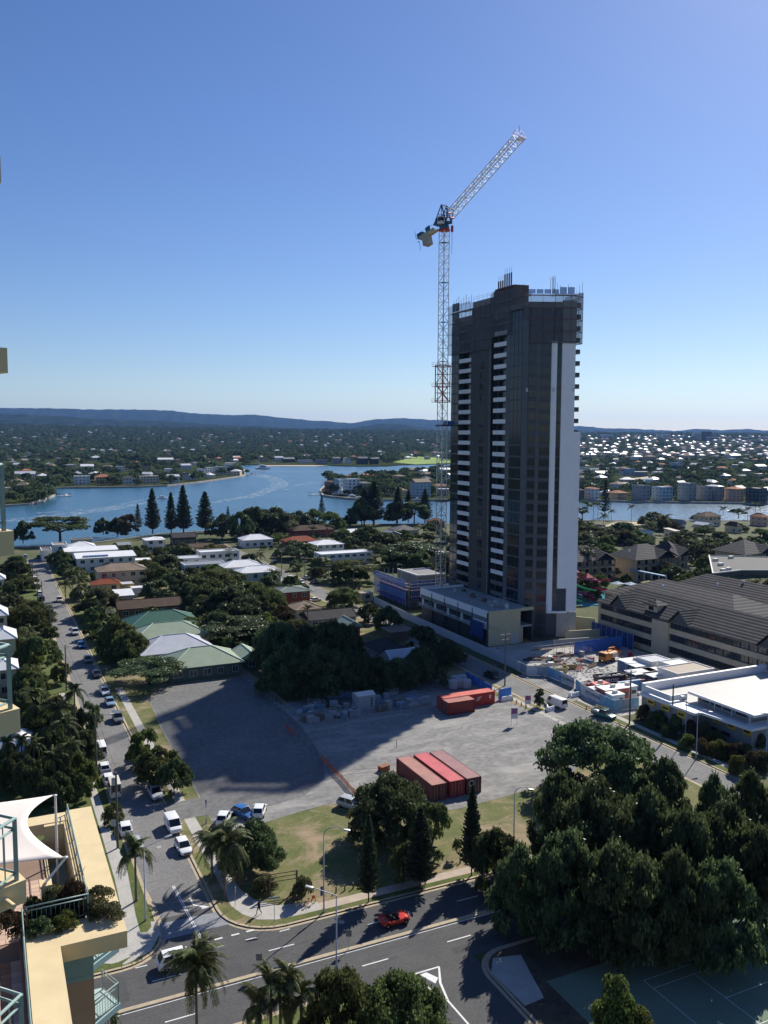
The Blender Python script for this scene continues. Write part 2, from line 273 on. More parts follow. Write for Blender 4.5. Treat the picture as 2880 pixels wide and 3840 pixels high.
# markings
def mark(poly, z=.016): struct('road_marking', MB().sheet(poly, z), LINE)
for k in range(-6, 22):
    a0 = 26+k*11.7
    if 22 > a0 > 8: a0 = 13.7
    mark(rect(a0, 83.9, a0+2.9, 84.05)); 
for k in range(-6, 22): mark(rect(34.1+k*10.2, 77.25, 37.1+k*10.2, 77.40))
for a0 in (18.6, 21.1, 23.0, 24.7): mark(rect(a0+.1, 88.3, a0+1.0, 88.55))
for a0 in (15.0, 12.5, 20.6, 24.3, 28.2): mark(rect(a0, 86.85, a0+1.2, 87.0))
for o_ in (-.10, .10): mark([(19.28+o_,101.6),(19.40+o_,101.6),(20.0+o_,88.6),(19.88+o_,88.6)], .0175)
mark(rect(19.3,88.3,20.6,88.55), .021)
mark([(20.5,98.0),(20.68,98.0),(20.78,96.3),(20.6,96.3)]); mark([(20.6,96.5),(21.5,95.75),(21.5,95.45),(20.6,96.2)], .0165); mark([(21.2,96.1),(21.4,95.0),(22.3,95.15)], .017)
mark([(37.9,73.95),(41.4,73.95),(41.4,73.75),(38.2,73.75)]); mark([(41.2,73.75),(41.4,73.75),(40.3,71.4),(39.65,68.7),(39.45,68.7),(40.1,71.6)]); mark([(38.0,73.6),(38.25,73.6),(39.6,68.9),(39.4,68.7)]); mark([(38.9,73.5),(39.7,73.6),(40.4,72.3),(39.7,71.6)]); mark([(39.45,68.7),(39.65,68.7),(39.9,60),(39.7,60)])
# lot, paths, driveways
lot = [(27.6,113.2),(31,112.4),(37,113.8),(44.5,115.2),(49,113.5),(52,109.5),(55,107),(62,105.6),(72,106.5),(84,108),(92,113.5),(95.5,120),(97.3,128),(98.0,139),(97.2,150),(97.0,164),(86,168),(53.5,163.5),(53.2,186),(40,187.5),(33,186),(29.5,177),(28.6,160),(28.2,140),(28,120)]
struct('gravel_lot', MB().sheet(lot, BZ+.010), GRAVEL)
struct('lot_shade_tone', MB().sheet([(27.9,117.6),(38,118.2),(43,119.5),(48,124),(50.5,131),(52,140),(53.0,150),(53.0,185.6),(40,187),(33.2,185.6),(29.7,177),(28.8,160),(28.4,140),(28.2,120)], BZ+.0135), SHADELOT); struct('lot_driveway', MB().sheet([(22.5,119.2),(29,119),(29,125.5),(22.5,125.2)], BZ+.0165), SHADELOT)  # darker sheet paints tower shade into the lot's colour; driveway shares its tone
struct('lot_driveway', MB().sheet([(94,127.5),(101.8,126.5),(101.8,137.5),(94,137.5)], BZ+.013), GRAVEL)
struct('footpath', MB().sheet([(24.3,189),(25.8,189),(25.9,126),(26.1,110),(26.2,101.6),(26.6,97),(27.5,94.2),(29.5,91.9),(33,91.0),(34.1,90.6),(34.1,88.9),(31.2,88.9),(28.6,89.1),(26.6,90.0),(25.3,91.8),(24.6,94),(24.6,101.6),(24.4,110)], BZ+.014), PATHM)
struct('footpath', MB().sheet(rect(34.1,88.8,101,90.3), BZ+.015), mat('warm_footpath', (.42,.345,.27), .9, .12, .8))
struct('footpath', MB().sheet([(12.9,190),(14.0,190),(14.3,121),(14.8,110),(14.9,95),(15.9,94.5),(16.0,92.0),(14.4,89.0),(11.6,87.8),(8,89.8),(-20,89.8),(-20,91.6),(10.6,91.9),(12.6,94),(13.0,106),(13.0,121)], BZ+.014), PATHM)
struct('grass_verge', MB().sheet([(14.95,111),(15.6,111),(15.75,98),(15.3,93.6),(14.7,92.8),(14.0,93.0),(14.1,97)], BZ+.018), LAWN)
struct('grass_verge', MB().sheet([(6,88.6),(11,88.5),(12.5,89.0),(11,87.75),(6,87.65)], BZ+.018), LAWN)
struct('grass_verge', MB().sheet([(29.0,88.0),(29.2,89.0),(36,88.75),(60,88.72),(60,87.95)], BZ+.018), LAWN)
struct('footpath', MB().sheet(rect(111,96,112.3,160), BZ+.014), PATHM)
struct('footpath', MB().sheet(rect(98.9,128,100.0,165), BZ+.018), PATHM)
struct('grass_verge', MB().sheet(rect(109.6,92,111,128), BZ+.012), LAWN)
struct('concrete_apron', MB().sheet([(45.7,70.6),(47.2,72.6),(50.2,71.8),(48.3,65.0),(45.9,64.8)], BZ+.012), PATHM)
struct('site_yard', MB().sheet(rect(112.6,128.5,152,186), BZ+.012), CONCY)
struct('gravel_shoulder', MB().sheet([(109.6,140),(113,141),(116,148),(116,157),(112.5,161),(109.6,161)], BZ+.016), GRAVEL)
struct('sand_beach', MB().sheet(P2([(2260,1974),(2310,1957),(2400,1957),(2408,1972),(2330,1978)], BZ), BZ+.1), SAND)
ct = struct('tennis_court', MB().sheet(rect(50,44,92,67), BZ+.012), COURT)
def cl(a0,b0,a1,b1): struct('court_line', MB().sheet(rect(a0,b0,a1,b1), BZ+.017), LINE, ct)
for b0 in (62.9, 61.53, 53.3, 51.93): cl(59.1, b0, 82.9, b0+.07)
for a0 in (59.1, 82.87): cl(a0, 51.93, a0+.07, 62.97)
for a0 in (64.6, 77.4): cl(a0, 53.3, a0+.07, 61.6)
cl(64.6, 57.4, 77.4, 57.47)
print('ground ok')

# tyre tracks pressed into the gravel
TRK = groundmat('tyre_track', [(.14,.14,.138),(.16,.158,.152),(.20,.195,.185)], .8, bump=0); TRL = groundmat('pale_track', [(.22,.215,.2),(.28,.27,.25),(.34,.325,.30)], .5, bump=0)
def track(cx, cy, r, a0, a1, m, w_=.22, gap=1.5, z=.0):
    for k in (0, 1):
        mb = MB(); rr = r+k*gap; n = 26
        for i in range(n): t0, t1 = R(a0+(a1-a0)*i/n), R(a0+(a1-a0)*(i+1)/n); mb.add([(cx+rr*math.cos(t0),cy+rr*math.sin(t0),BZ+.02+z),(cx+rr*math.cos(t1),cy+rr*math.sin(t1),BZ+.02+z),(cx+(rr+w_)*math.cos(t1),cy+(rr+w_)*math.sin(t1),BZ+.02+z),(cx+(rr+w_)*math.cos(t0),cy+(rr+w_)*math.sin(t0),BZ+.02+z)],[(0,3,2,1)])
        struct('tyre_track', mb, m, None, 'stuff')
track(88,131,7.5,95,250,TRK,.10); track(52,108,16,40,120,TRK,.09,1.5,.02); track(60,170,52,-58,-30,TRL,.16,1.7,.004); track(96,100,30,70,120,TRL,.14,1.6,.008)
# patches, manholes on the roads
PCH = groundmat('asphalt_patch', [(.068,.068,.069),(.078,.078,.077),(.09,.09,.088)], .6, bump=0)
for q in (rect(30,81.5,33.4,83.2), rect(44,75,52,76.2), rect(9,82,11.2,86), rect(104,118,106,124)): struct('asphalt_patch', MB().sheet(q, .0135), PCH)
for (a_,b_) in ((35.2,85.7),(25.6,78.9),(19.6,112.4),(18.2,140)): struct('manhole_cover', MB().lathe([(.34,.0),(.34,.018)],14,(a_,b_,0)), CONC)
# ================================================================ VEGETATION PROTOTYPES
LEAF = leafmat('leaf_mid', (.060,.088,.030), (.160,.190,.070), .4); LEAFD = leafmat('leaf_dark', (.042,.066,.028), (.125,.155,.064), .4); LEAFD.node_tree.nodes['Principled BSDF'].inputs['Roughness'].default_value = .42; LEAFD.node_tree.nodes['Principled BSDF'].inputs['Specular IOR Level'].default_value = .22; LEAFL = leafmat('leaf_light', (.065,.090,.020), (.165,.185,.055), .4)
LEAFO = leafmat('leaf_olive', (.068,.075,.032), (.155,.155,.075), .4); LEAFB = leafmat('leaf_bronze', (.045,.034,.018), (.12,.085,.045)); PALML = leafmat('palm_leaf', (.05,.065,.022), (.14,.155,.065), .32); PINEL = leafmat('pine_leaf', (.026,.046,.024), (.075,.10,.05), .22)
BARK = mat('bark', (.10,.08,.06), .95, .3, 2.0, bump=.4, bscale=6); PBARK = mat('palm_bark', (.17,.145,.115), .95, .25, 2.0, bump=.3)
def quads_mesh(name, C, U, V, mat_, smooth=False):
    n = len(C); v = np.empty((n*4,3)); v[0::4] = C-U; v[1::4] = C-V*.6; v[2::4] = C+U; v[3::4] = C+V*.6
    me = bpy.data.meshes.new(name); me.vertices.add(n*4); me.vertices.foreach_set('co', v.astype(np.float32).ravel())
    me.loops.add(n*4); me.loops.foreach_set('vertex_index', np.arange(n*4, dtype=np.int32)); me.polygons.add(n)
    me.polygons.foreach_set('loop_start', np.arange(0,n*4,4,dtype=np.int32)); me.polygons.foreach_set('loop_total', np.full(n,4,dtype=np.int32)); me.materials.append(mat_); me.update(); me.validate(); return me
def nrm(a): return a/np.maximum(1e-9, np.linalg.norm(a, axis=1, keepdims=True))
def leaves(rs, C, Nn, size, tilt=.85):
    n = len(C); Nn = nrm(Nn + rs.normal(0, tilt, (n,3))); U = nrm(np.cross(Nn, rs.normal(0,1,(n,3)))); V = np.cross(Nn, U); s = size*rs.uniform(.6,1.35,(n,1)); return U*s, V*s
def lobes(rs, n, z0, flat, rmin, rmax, dome):
    L = []
    for i in range(n):
        th = rs.uniform(0, 2*math.pi); u = rs.uniform(0,1)**.5; zz = rs.uniform(0,1)
        prof = (math.sqrt(max(0, 1-zz**2.2)) if dome else math.sqrt(max(0, 1-(2*zz-1)**2)))
        r = rs.uniform(rmin, rmax); q = max(0, prof-r*.55)*u**.4
        L.append((q*math.cos(th), q*math.sin(th), z0+(1-z0)*(.06+zz*.84)-(0), r))
    return L
CROWNS = {}; TRUNKS = {}
def make_crown(key, seed, nl, n, leaf, z0=.25, rmin=.22, rmax=.42, dome=True, aspect=1.0, material=None, clump=.0):
    rs = np.random.RandomState(seed); Ls = lobes(rs, nl, z0, 1, rmin, rmax, dome); C = []; Nn = []
    wts = np.array([l[3]**2 for l in Ls]); wts = wts/wts.sum()
    for l, wt in zip(Ls, wts):
        k = int(n*wt); d = nrm(rs.normal(0,1,(k,3))); d[:,2] = np.where(d[:,2] < -.35, -d[:,2], d[:,2]); rr = l[3]*(1-rs.uniform(0,1,(k,1))**2.2*.55)
        if clump: rr = rr*(1+clump*np.sin(d[:,0:1]*9+seed)*np.sin(d[:,1:2]*8)*np.sin(d[:,2:3]*7+1))
        P = np.array(l[:3])+d*rr*np.array([1,1,.8*(1-z0)/aspect*1.0]); C.append(P); Nn.append(d)
    C = np.vstack(C); Nn = np.vstack(Nn); mx = np.percentile(np.hypot(C[:,0],C[:,1]), 93); C[:,:2] /= mx; zt = C[:,2].max(); C[:,2] = C[:,2]/zt
    U, V = leaves(rs, C, Nn, leaf); sc = np.array([1,1,1/aspect]); CROWNS[key] = quads_mesh('crown', C, U*sc, V*sc, material or LEAF)
    mb = MB(); h = z0+.18; mb.tube((0,0,0),(0,0,h*.6),.05,.036,7); 
    for l in sorted(Ls, key=lambda q:-q[3])[:9]:
        mid = (l[0]/mx*.35, l[1]/mx*.35, h*.6+(l[2]-h*.6)*.45); mb.tube((0,0,h*.55), mid, .032,.02,5,False); mb.tube(mid, (l[0]/mx*.85,l[1]/mx*.85,l[2]/zt*.95), .02,.006,5,False)
    TRUNKS[key] = mb.mesh('trunk', BARK, True)
for i in range(3): make_crown('hi%d'%i, 11+i, 95, 30000, .030, .08, .09, .22, True, 1.0, LEAFD, .5)
for i in range(3): make_crown('md%d'%i, 31+i, 40, 9500, .046, .12, .13, .28, True, 1.0, LEAF, .25)
make_crown('um0', 51, 24, 9000, .038, .52, .2, .34, True, 1.4, LEAFD, .2); make_crown('um1', 52, 18, 2600, .07, .5, .2, .34, True, 1.4, LEAFD)
for i in range(3): make_crown('lo%d'%i, 61+i, 15, 1700, .085, .22, .24, .42, True, 1.0, LEAF)
for i in range(2): make_crown('bu%d'%i, 71+i, 18, 5200, .055, .02, .25, .42, True, 1.0, LEAF)
make_crown('sp0', 81, 22, 1500, .06, .35, .12, .22, False, 1.3, LEAF); make_crown('cy0', 83, 22, 6500, .09, .06, .3, .55, True, 3.0, LEAFL)
make_crown('sm0', 91, 12, 700, .12, .15, .26, .42, True, 1.0, LEAF)
# palm frond: arched rib with drooping leaflets, reaches 1 unit along +x
def frond_mesh(name, nl, seed, droop=1.0, wid=.24, width_leaf=.034, material=None):
    rs = np.random.RandomState(seed); mb = MB(); pts = []
    for i in range(9):
        t = i/8; pts.append(Vector((math.sin(t*1.35)*.80*(.55+.45*t)+t*.12, 0, .34*math.sin(t*2.0)-droop*.62*t**2.3)))
    mb.path(pts, .012, 4, .003)
    for s in (-1,1):
        for i in range(nl):
            t = .14+.85*i/nl; q = t*8; k = min(7,int(q)); p = pts[k].lerp(pts[k+1], q-k); tan = (pts[k+1]-pts[k]).normalized()
            ln = wid*(1.25-abs(t-.45)*1.3)*rs.uniform(.8,1.1); dv = Vector((tan.x*.55, s*.9, tan.z*.5-.35-.5*rs.rand())).normalized(); e = p+dv*ln*.55; f = e+(dv+Vector((0,0,-.9))).normalized()*ln*.5; u = tan*width_leaf
            mb.add([p-u*.5,p+u*.5,e+u*.5,e-u*.5,f], [(0,1,2,3),(3,2,4)])
    return mb.mesh(name, material or PALML)
FROND = [frond_mesh('frond', 32, 1, 1.0), frond_mesh('frond', 32, 2, 1.6)]
def join_fronds(seed, n, nl):
    src = frond_mesh('frond', nl, seed, 1.1, .24, .06); V0 = np.array([v.co for v in src.vertices]); Fc = [tuple(p.vertices) for p in src.polygons]; rs = np.random.RandomState(seed); mb = MB()
    for i in range(n):
        e = Euler((0, -R(rs.uniform(-25,55)), 2*math.pi*i/n+rs.uniform(-.2,.2))).to_matrix(); s = rs.uniform(.8,1.05); mb.add((V0@np.array(e.transposed()))*s, Fc)
    return mb.mesh('palm_crown', PALML)
PALMC = [join_fronds(5, 16, 9), join_fronds(6, 13, 9)]
PTRUNK = MB().lathe([(.24,0),(.17,.06),(.15,.3),(.13,.6),(.12,.92),(.15,.97),(.08,1.0)], 9).mesh('trunk', PBARK, True)
def pine_mesh(seed, nw, nb, leafn, taper=1.0, upturn=.25):
    rs = np.random.RandomState(seed); mb = MB(); C = []; D = []
    for i in range(nw):
        t = i/(nw-1); z = .12+.86*t; r = (1-t)**.8*taper*rs.uniform(.85,1.05)+.03
        for j in range(nb):
            an = 2*math.pi*j/nb+rs.uniform(-.3,.3)+i*.5; rr = r*rs.uniform(.75,1.1); dx, dy = math.cos(an), math.sin(an); zz = z+rs.uniform(-.012,.012)
            e = (dx*rr, dy*rr, zz+upturn*rr*.12); mb.tube((0,0,zz), e, .018, .006, 3, False)
            for k in range(leafn):
                u = .12+.88*(k+.5)/leafn; C.append((dx*rr*u, dy*rr*u, zz+upturn*rr*.12*u*u)); D.append((dx, dy, .25))
    C = np.array(C); D = nrm(np.array(D)); n = len(C); rep = 2; C = np.repeat(C, rep, 0)+rs.normal(0,.012,(n*rep,3))*np.array([2,2,.6]); D = nrm(np.repeat(D,rep,0)+rs.normal(0,.5,(n*rep,3))*np.array([1,1,.25]))
    W = nrm(np.cross(D, rs.normal(0,1,(n*rep,3)))); s = .10*rs.uniform(.6,1.2,(n*rep,1)); asp = np.array([1,1,.30])
    return quads_mesh('crown', C, D*s*1.3*asp, W*s*.8*asp, PINEL), mb
PINES = {}
for key, a_ in dict(young=(3,30,8,6,1.0,1.0), tall=(4,24,7,6,1.0,.9), thin=(5,20,5,5,1.0,.6)).items():
    cm, mb = pine_mesh(*a_); mb.tube((0,0,0),(0,0,1),.075 if key!='young' else .055,.01,7); PINES[key] = (cm, mb.mesh('trunk', BARK))
# --- placing
def put_tree(p, h, rad, key, label, material=None, group=None, cat='tree', name='tree', rot=None):
    p = Vector(p); rot = rnd.uniform(0, 6.28) if rot is None else rot; t = thing(name, label, cat, p, rot, group)
    link('trunk', TRUNKS[key], t, scale=(max(rad,.5*h*.5),)*2+(h,)); cobj = link('crown', CROWNS[key], t, scale=(rad*rnd.uniform(.94,1.06), rad*rnd.uniform(.94,1.06), h))
    if material: omat(cobj, material)
    return t
def tt(k, x, ytop, h, wpx, key, label, material=None, group=None, cat='tree', name='tree'):     # tree whose top shows at a pixel, h metres tall
    p = g(k, x, ytop, h+BZ); rad = msize(k, wpx, p)*.57; z = gz(p); return put_tree((p.x, p.y, z), h, rad, key, label, material, group, cat, name)
def tb(k, x, ybase, ytop, wpx, key, label, material=None, group=None, cat='tree', name='tree'): # tree whose foot shows
    z = BZ; p = g(k, x, ybase, z); h = gd(k, x, ytop, p)-z; return put_tree((p.x,p.y,gz(p)), h, msize(k, wpx, p)*.57, key, label, material, group, cat, name)
def put_palm(p, h, fl, label, near=False, group=None, nf=19):
    t = thing('palm_tree', label, 'palm', p, rnd.uniform(0,6), group); link('trunk', PTRUNK, t, scale=(1.0,1.0,h))
    if near:
        for i in range(int(nf*1.3)):
            lay = i % 4; el = (64, 34, 6, -24)[lay]+rnd.uniform(-9,9); link('frond', FROND[1 if lay>=2 else 0], t, (0,0,h*.985), (0, -R(el), i*2.4+rnd.uniform(-.2,.2)), fl*rnd.uniform(.85,1.08))
    else: link('crown', PALMC[rnd.randrange(2)], t, (0,0,h*.985), (0,0,0), fl)
    return t
def pb(k, x, ybase, yc, wpx, label, near=False, group=None, nf=19):
    p = g(k, x, ybase, BZ); h = gd(k, x, yc, p)-BZ; return put_palm((p.x,p.y,gz(p)), h, msize(k, wpx, p)*.66, label, near, group, nf)
def pt(k, x, yc, h, wpx, label, near=False, group=None, nf=19):
    p = g(k, x, yc, h+BZ); return put_palm((p.x,p.y,gz(p)), h, msize(k, wpx, p)*.66, label, near, group, nf)
def pine(p, h, rad, kind, label, group=None):
    t = thing('pine_tree', label, 'pine tree', p, rnd.uniform(0,6), group); link('trunk', PINES[kind][1], t, scale=(rad,rad,h)); link('crown', PINES[kind][0], t, scale=(rad,rad,h)); return t
def pnb(k, x, ybase, ytop, wpx, kind, label, group=None):
    p = g(k, x, ybase, BZ); h = gd(k, x, ytop, p)-BZ; return pine((p.x,p.y,gz(p)), h, msize(k, wpx, p)/2, kind, label, group)
ADJ = {'leaf_mid':'mid-green leafy','leaf_dark':'dark leafy','leaf_light':'yellow-green leafy','leaf_olive':'olive-green leafy','leaf_bronze':'bronze leafy'}
# ================================================================ NEAR TREES
# park and main road
pnb('Q',800,800,265,175,'young','young dark pine nearest the middle of the roadside, left of its two mates','young pines along the main road')
pnb('Q',1120,715,215,250,'young','bushy young pine standing between the two slimmer pines on the verge','young pines along the main road')
pnb('Q',1440,635,80,175,'young','tall slim young pine in front of the grey and red containers','young pines along the main road')
tt('Q',930,0,9.5,440,'hi0','dense round dark green tree beside the three shipping containers',LEAFD)
tt('Q',1190,180,7.5,300,'md0','lighter green tree tucked against the right of the dense round tree',LEAF)
tt('Q',1050,420,5.0,220,'md1','low leafy tree between the pines on the park grass',LEAF)
tb('P',1310,790,375,430,'hi1','wide round bush by the parked hatchbacks on the lot edge',LEAFD,None,'bush','bush')
tb('Q',150,745,640,130,'bu0','small olive bush left of the timber sign frame',LEAFO,'shrubs at the sign frame','bush','bush'); tb('Q',385,790,640,125,'bu1','small olive bush right of the timber sign frame',LEAFO,'shrubs at the sign frame','bush','bush')
pb('P',1092,1030,600,400,'palm with drooping fronds at the corner, the nearer of two',True,None,21); pb('P',985,870,575,300,'palm with drooping fronds at the corner, the farther of two',True,None,18)
pb('P',355,1060,660,310,'palm on the narrow verge left of the street mouth',True,None,20)
pt('P',850,1590,9.0,480,'large palm in front of the main road, its trunk cut by the frame',True,None,24); pt('P',150,2010,4.5,160,'palm top showing under the lower teal balcony',True,None,14)
tb('T',295,920,730,165,'bu0','round bush on the verge behind the white hatchback',LEAF,None,'bush','bush')
# bottom of the picture
tt('Q',620,1205,8.5,430,'hi2','round leafy tree at the bottom, left one of two',LEAF); tt('Q',1010,1225,8.5,520,'hi0','round leafy tree at the bottom, right one of two beside the slip lane',LEAF)
for i,(x,y,h) in enumerate(((190,1330,5.0),(300,1300,5.6),(250,1420,4.2),(120,1440,4.0),(380,1380,5.0))): pt('Q',x,y,h,290,'glossy broad palm in the clump at the bottom edge left of the round trees',True,'palm clump at the bottom edge',13)
tt('S',780,1545,9.0,190,'cy0','tall yellow-green cypress by the tennis court, the highest of three',LEAFL); tt('S',790,1690,7.0,200,'cy0','yellow-green cypress by the tennis court, front left of three',LEAFL); tt('S',930,1735,6.2,180,'cy0','yellow-green cypress by the tennis court, front right of three',LEAFL)
# the dark fig wood at lower right
for (x,y,h,w_,k,l) in ((690,70,12.0,540,'hi0','big dark fig tree nearest the car park entrance, highest in the photo'),(1060,275,9.5,270,'hi1','fresh green round tree between the figs and the right-hand street'),(470,345,13.5,330,'hi2','dark fig tree at the left shoulder of the wood'),(700,400,15.0,520,'hi0','tallest dark fig in the middle of the wood by the main road'),(960,430,14.5,420,'hi1','dark fig right of the tallest fig'),(1190,560,14.0,430,'hi2','dark fig in the right half of the wood'),(1350,365,10.5,170,'hi0','small dark fig beside the right-hand street bend'),(1560,345,11.5,300,'hi1','dark fig at the right edge of the photo by the street'),(1420,530,13.5,420,'hi0','broad dark fig near the right edge'),(1620,660,13.0,380,'hi2','dark fig cut by the right edge of the photo'),(90,690,7.5,300,'md1','lighter spreading tree at the left foot of the wood behind the lamp'),(250,770,10.5,330,'hi1','dark fig leaning over the footpath at the left foot of the wood'),(520,690,13.0,430,'hi2','dark fig in the front of the wood over the main road'),(850,760,13.0,460,'hi0','dark fig in the front centre of the wood'),(1130,800,12.5,400,'hi1','dark fig in the front right of the wood'),(1420,860,12.0,420,'hi2','dark fig behind the tennis court')):
    tt('S',x,y,h,w_,k,l,LEAFD,'figs of the dark wood')
# along the left street
SG = 'trees along the left street'
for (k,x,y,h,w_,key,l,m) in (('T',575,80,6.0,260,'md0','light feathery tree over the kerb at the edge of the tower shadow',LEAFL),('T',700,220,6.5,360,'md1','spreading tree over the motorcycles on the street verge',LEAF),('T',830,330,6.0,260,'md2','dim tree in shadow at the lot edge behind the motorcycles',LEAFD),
  ('I',1040,960,10.5,330,'hi1','tall leafy tree in front of the pale green roof',LEAF),('I',1150,1090,8.5,300,'md2','leafy tree below the tall one beside the grey roof',LEAF),('I',880,700,9.5,360,'hi2','full tree at the driveway left of the white curved roof',LEAFO),('I',790,1030,4.5,120,'sp0','thin young street tree by the silver car',LEAF),
  ('I',160,480,7.0,230,'md0','dark round tree nearest the river end of the street, left side',LEAFD),('I',190,600,6.0,240,'md1','leafy tree left of the street behind the pole',LEAF),('I',270,830,8.0,330,'hi0','large leafy tree left of the street in the middle distance',LEAF),('I',120,760,7.0,220,'md2','tree behind the large leafy one left of the street',LEAFO),('I',320,1150,8.0,260,'md0','tree left of the footpath above the white roofs',LEAF),('I',230,1400,7.5,270,'hi1','dark dense tree left of the clipped balls',LEAF),('I',180,1080,6.0,220,'md1','tree between the white roof and the footpath',LEAFO),('I',240,1200,6.5,240,'md2','yellowish tree above the clipped balls',LEAFL)):
    tt(k,x,y,h,w_,key,l,m,SG)
tb('I',1330,2020-440,1370,560,'um0','wide umbrella-shaped tree at the top corner of the lot',LEAFD)
for (x,yb,yt,w_,l) in ((440,1185,1030,120,'round clipped tree at the kerb beside the pole'),(545,1570,1370,155,'round clipped tree on the verge nearest the white sedan'),(460,1290,1190,110,'round shrub on the verge between the two clipped trees'),(495,1370,1265,105,'smaller round shrub on the verge'),(385,1560,1490,80,'clipped ball shrub by the footpath, upper'),(395,1640,1555,80,'clipped ball shrub by the footpath, middle'),(405,1700,1640,75,'clipped ball shrub by the footpath, lowest')): tb('I',x,yb,yt,w_,'bu0' if w_<115 else 'md1',l,LEAF,None,'bush' if w_<115 else 'tree','bush' if w_<115 else 'tree')
# garden mass at left, lower
NG = 'garden trees left of the street'
for (x,y,h,w_,key,m) in ((330,330,8,330,'hi0',LEAF),(520,370,7.5,300,'md0',LEAFO),(780,300,7,230,'md1',LEAF),(420,520,7,330,'hi2',LEAFD),(250,400,6.5,260,'md2',LEAF),(560,600,6.5,300,'md1',LEAF),(730,560,6,240,'md0',LEAFD),(690,760,6,260,'hi1',LEAFL),(560,800,6,250,'md2',LEAF),(780,850,4.6,170,'md0',LEAFL),(120,760,6,260,'hi0',LEAFD),(60,690,6,220,'md0',LEAF),(250,780,6.5,240,'md1',LEAFD),(720,940,4.4,150,'md2',LEAF),(350,900,5.5,260,'hi1',LEAFD),(520,930,5.5,220,'md1',LEAFD)):
    tt('N',x,y,h,w_,key,ADJ[m.name]+' garden tree in the thicket between the shade sail and the street',m,NG)
for (x,y,h,w_) in ((660,230,11.0,230),(500,400,8,220),(570,520,7.5,240),(60,680,6.5,200),(190,660,6.5,190),(460,820,6,220),(620,720,7,200),(300,700,6,180)): pt('N',x,y,h,w_,'slender palm in the garden thicket left of the street',True,'palms in the left garden',15)
# middle block between the streets
MG = 'trees of the middle block'
for (k,x,y,h,w_,key,m,l) in (('J',610,470,11,400,'hi0',LEAF,'big tree left of the white hip-roofed house'),('J',570,590,9,330,'hi1',LEAF,'tree in front of the big tree left of the white house'),('J',760,600,10,340,'hi2',LEAFD,'broad dark tree above the umbrella trees'),('J',980,590,10.5,350,'hi0',LEAF,'full tree against the red brick house'),('J',860,680,8.5,360,'hi1',LEAFD,'dark tree in the heart of the middle block'),('J',800,872,6.5,520,'um0',LEAFD,'flat umbrella tree in front of the dark trees'),('J',420,860,6,210,'sp0',LEAFL,'open pale tree over the pale green roof'),('J',260,360,9,260,'hi2',LEAFD,'dark tree behind the beige house'),('J',180,430,8,250,'md1',LEAF,'tree right of the beige house'),('J',330,500,7,220,'md2',LEAFD,'dim tree behind the brown roof'),('J',180,570,6.5,220,'md0',LEAFD,'dark tree by the small white roof'),('J',420,540,7.5,230,'md1',LEAFD,'dark tree left of the big tree'),
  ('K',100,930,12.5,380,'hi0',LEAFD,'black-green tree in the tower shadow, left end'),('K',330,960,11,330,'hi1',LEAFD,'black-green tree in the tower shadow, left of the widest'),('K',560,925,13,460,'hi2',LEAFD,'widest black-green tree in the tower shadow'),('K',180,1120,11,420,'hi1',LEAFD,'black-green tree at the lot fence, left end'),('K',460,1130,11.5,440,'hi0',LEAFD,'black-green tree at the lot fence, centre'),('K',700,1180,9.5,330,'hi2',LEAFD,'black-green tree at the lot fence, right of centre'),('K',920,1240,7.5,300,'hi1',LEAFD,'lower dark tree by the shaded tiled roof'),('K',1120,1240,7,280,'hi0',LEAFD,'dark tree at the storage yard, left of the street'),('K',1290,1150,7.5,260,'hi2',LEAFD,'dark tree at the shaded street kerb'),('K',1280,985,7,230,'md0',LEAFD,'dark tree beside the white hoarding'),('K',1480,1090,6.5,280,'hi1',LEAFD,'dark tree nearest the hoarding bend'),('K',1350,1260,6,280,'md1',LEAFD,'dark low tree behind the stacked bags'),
  ('K',645,655,7,240,'hi0',LEAF,'sunlit bushy tree on the corner by the site shed'),('K',850,800,6,190,'md1',LEAFD,'multi-stemmed dark tree at the sunlit path'),('K',1010,820,8,200,'md2',LEAFD,'dark bare-stemmed tree against the blue scaffold'),('K',690,440,8,380,'um0',LEAF,'broad sunlit tree across from the white house'),('K',1220,300,10,400,'um0',LEAFD,'large dark umbrella tree beside the crane mast'),('K',1060,370,7,260,'md0',LEAF,'tree left of the dark umbrella tree'),('K',280,290,8,280,'md1',LEAFD,'dark tree at the street corner by the power poles'),('K',830,150,12,230,'md2',LEAFD,'tall tree left of the grey gabled house'),('K',960,210,9,260,'md0',LEAFD,'dark tree in front of the grey gabled house'),('K',1110,255,6,120,'md1',LEAFO,'olive tree right of the grey gabled house'),('K',640,180,8,180,'md0',LEAF,'tree behind the white hall'),('K',100,215,6,180,'md2',LEAFL,'yellow-green tree by the white pyramid roof'),('K',100,130,6,120,'md1',LEAF,'round green tree above the yellow-green one'),('K',430,500,4.5,150,'md0',LEAFO,'shrubby tree by the long white hall')):
    tt(k,x,y,h,w_,key,l,m,MG)
for (k,x,y,h,w_) in (('I',640,600,8,190),('I',700,660,7,180),('I',580,690,6,160),('I',240,1210,6,180),('I',260,1110,6,170),('K',60,560,5,150),('K',250,510,6,150),('K',890,340,6,150),('K',520,740,3,80),('J',690,330,5,110),('J',740,360,5.5,110),('K',220,160,6,120),('K',380,190,5,110),('K',500,170,6,120),('K',1300,190,7,180),('K',890,440,6,130),('K',340,850,7,130),('J',985,380,4,110),('K',700,280,6,130),('K',1000,360,6,150)):
    pt(k,x,y,h,w_,'garden palm among the houses between the streets',False,'garden palms in the suburb')
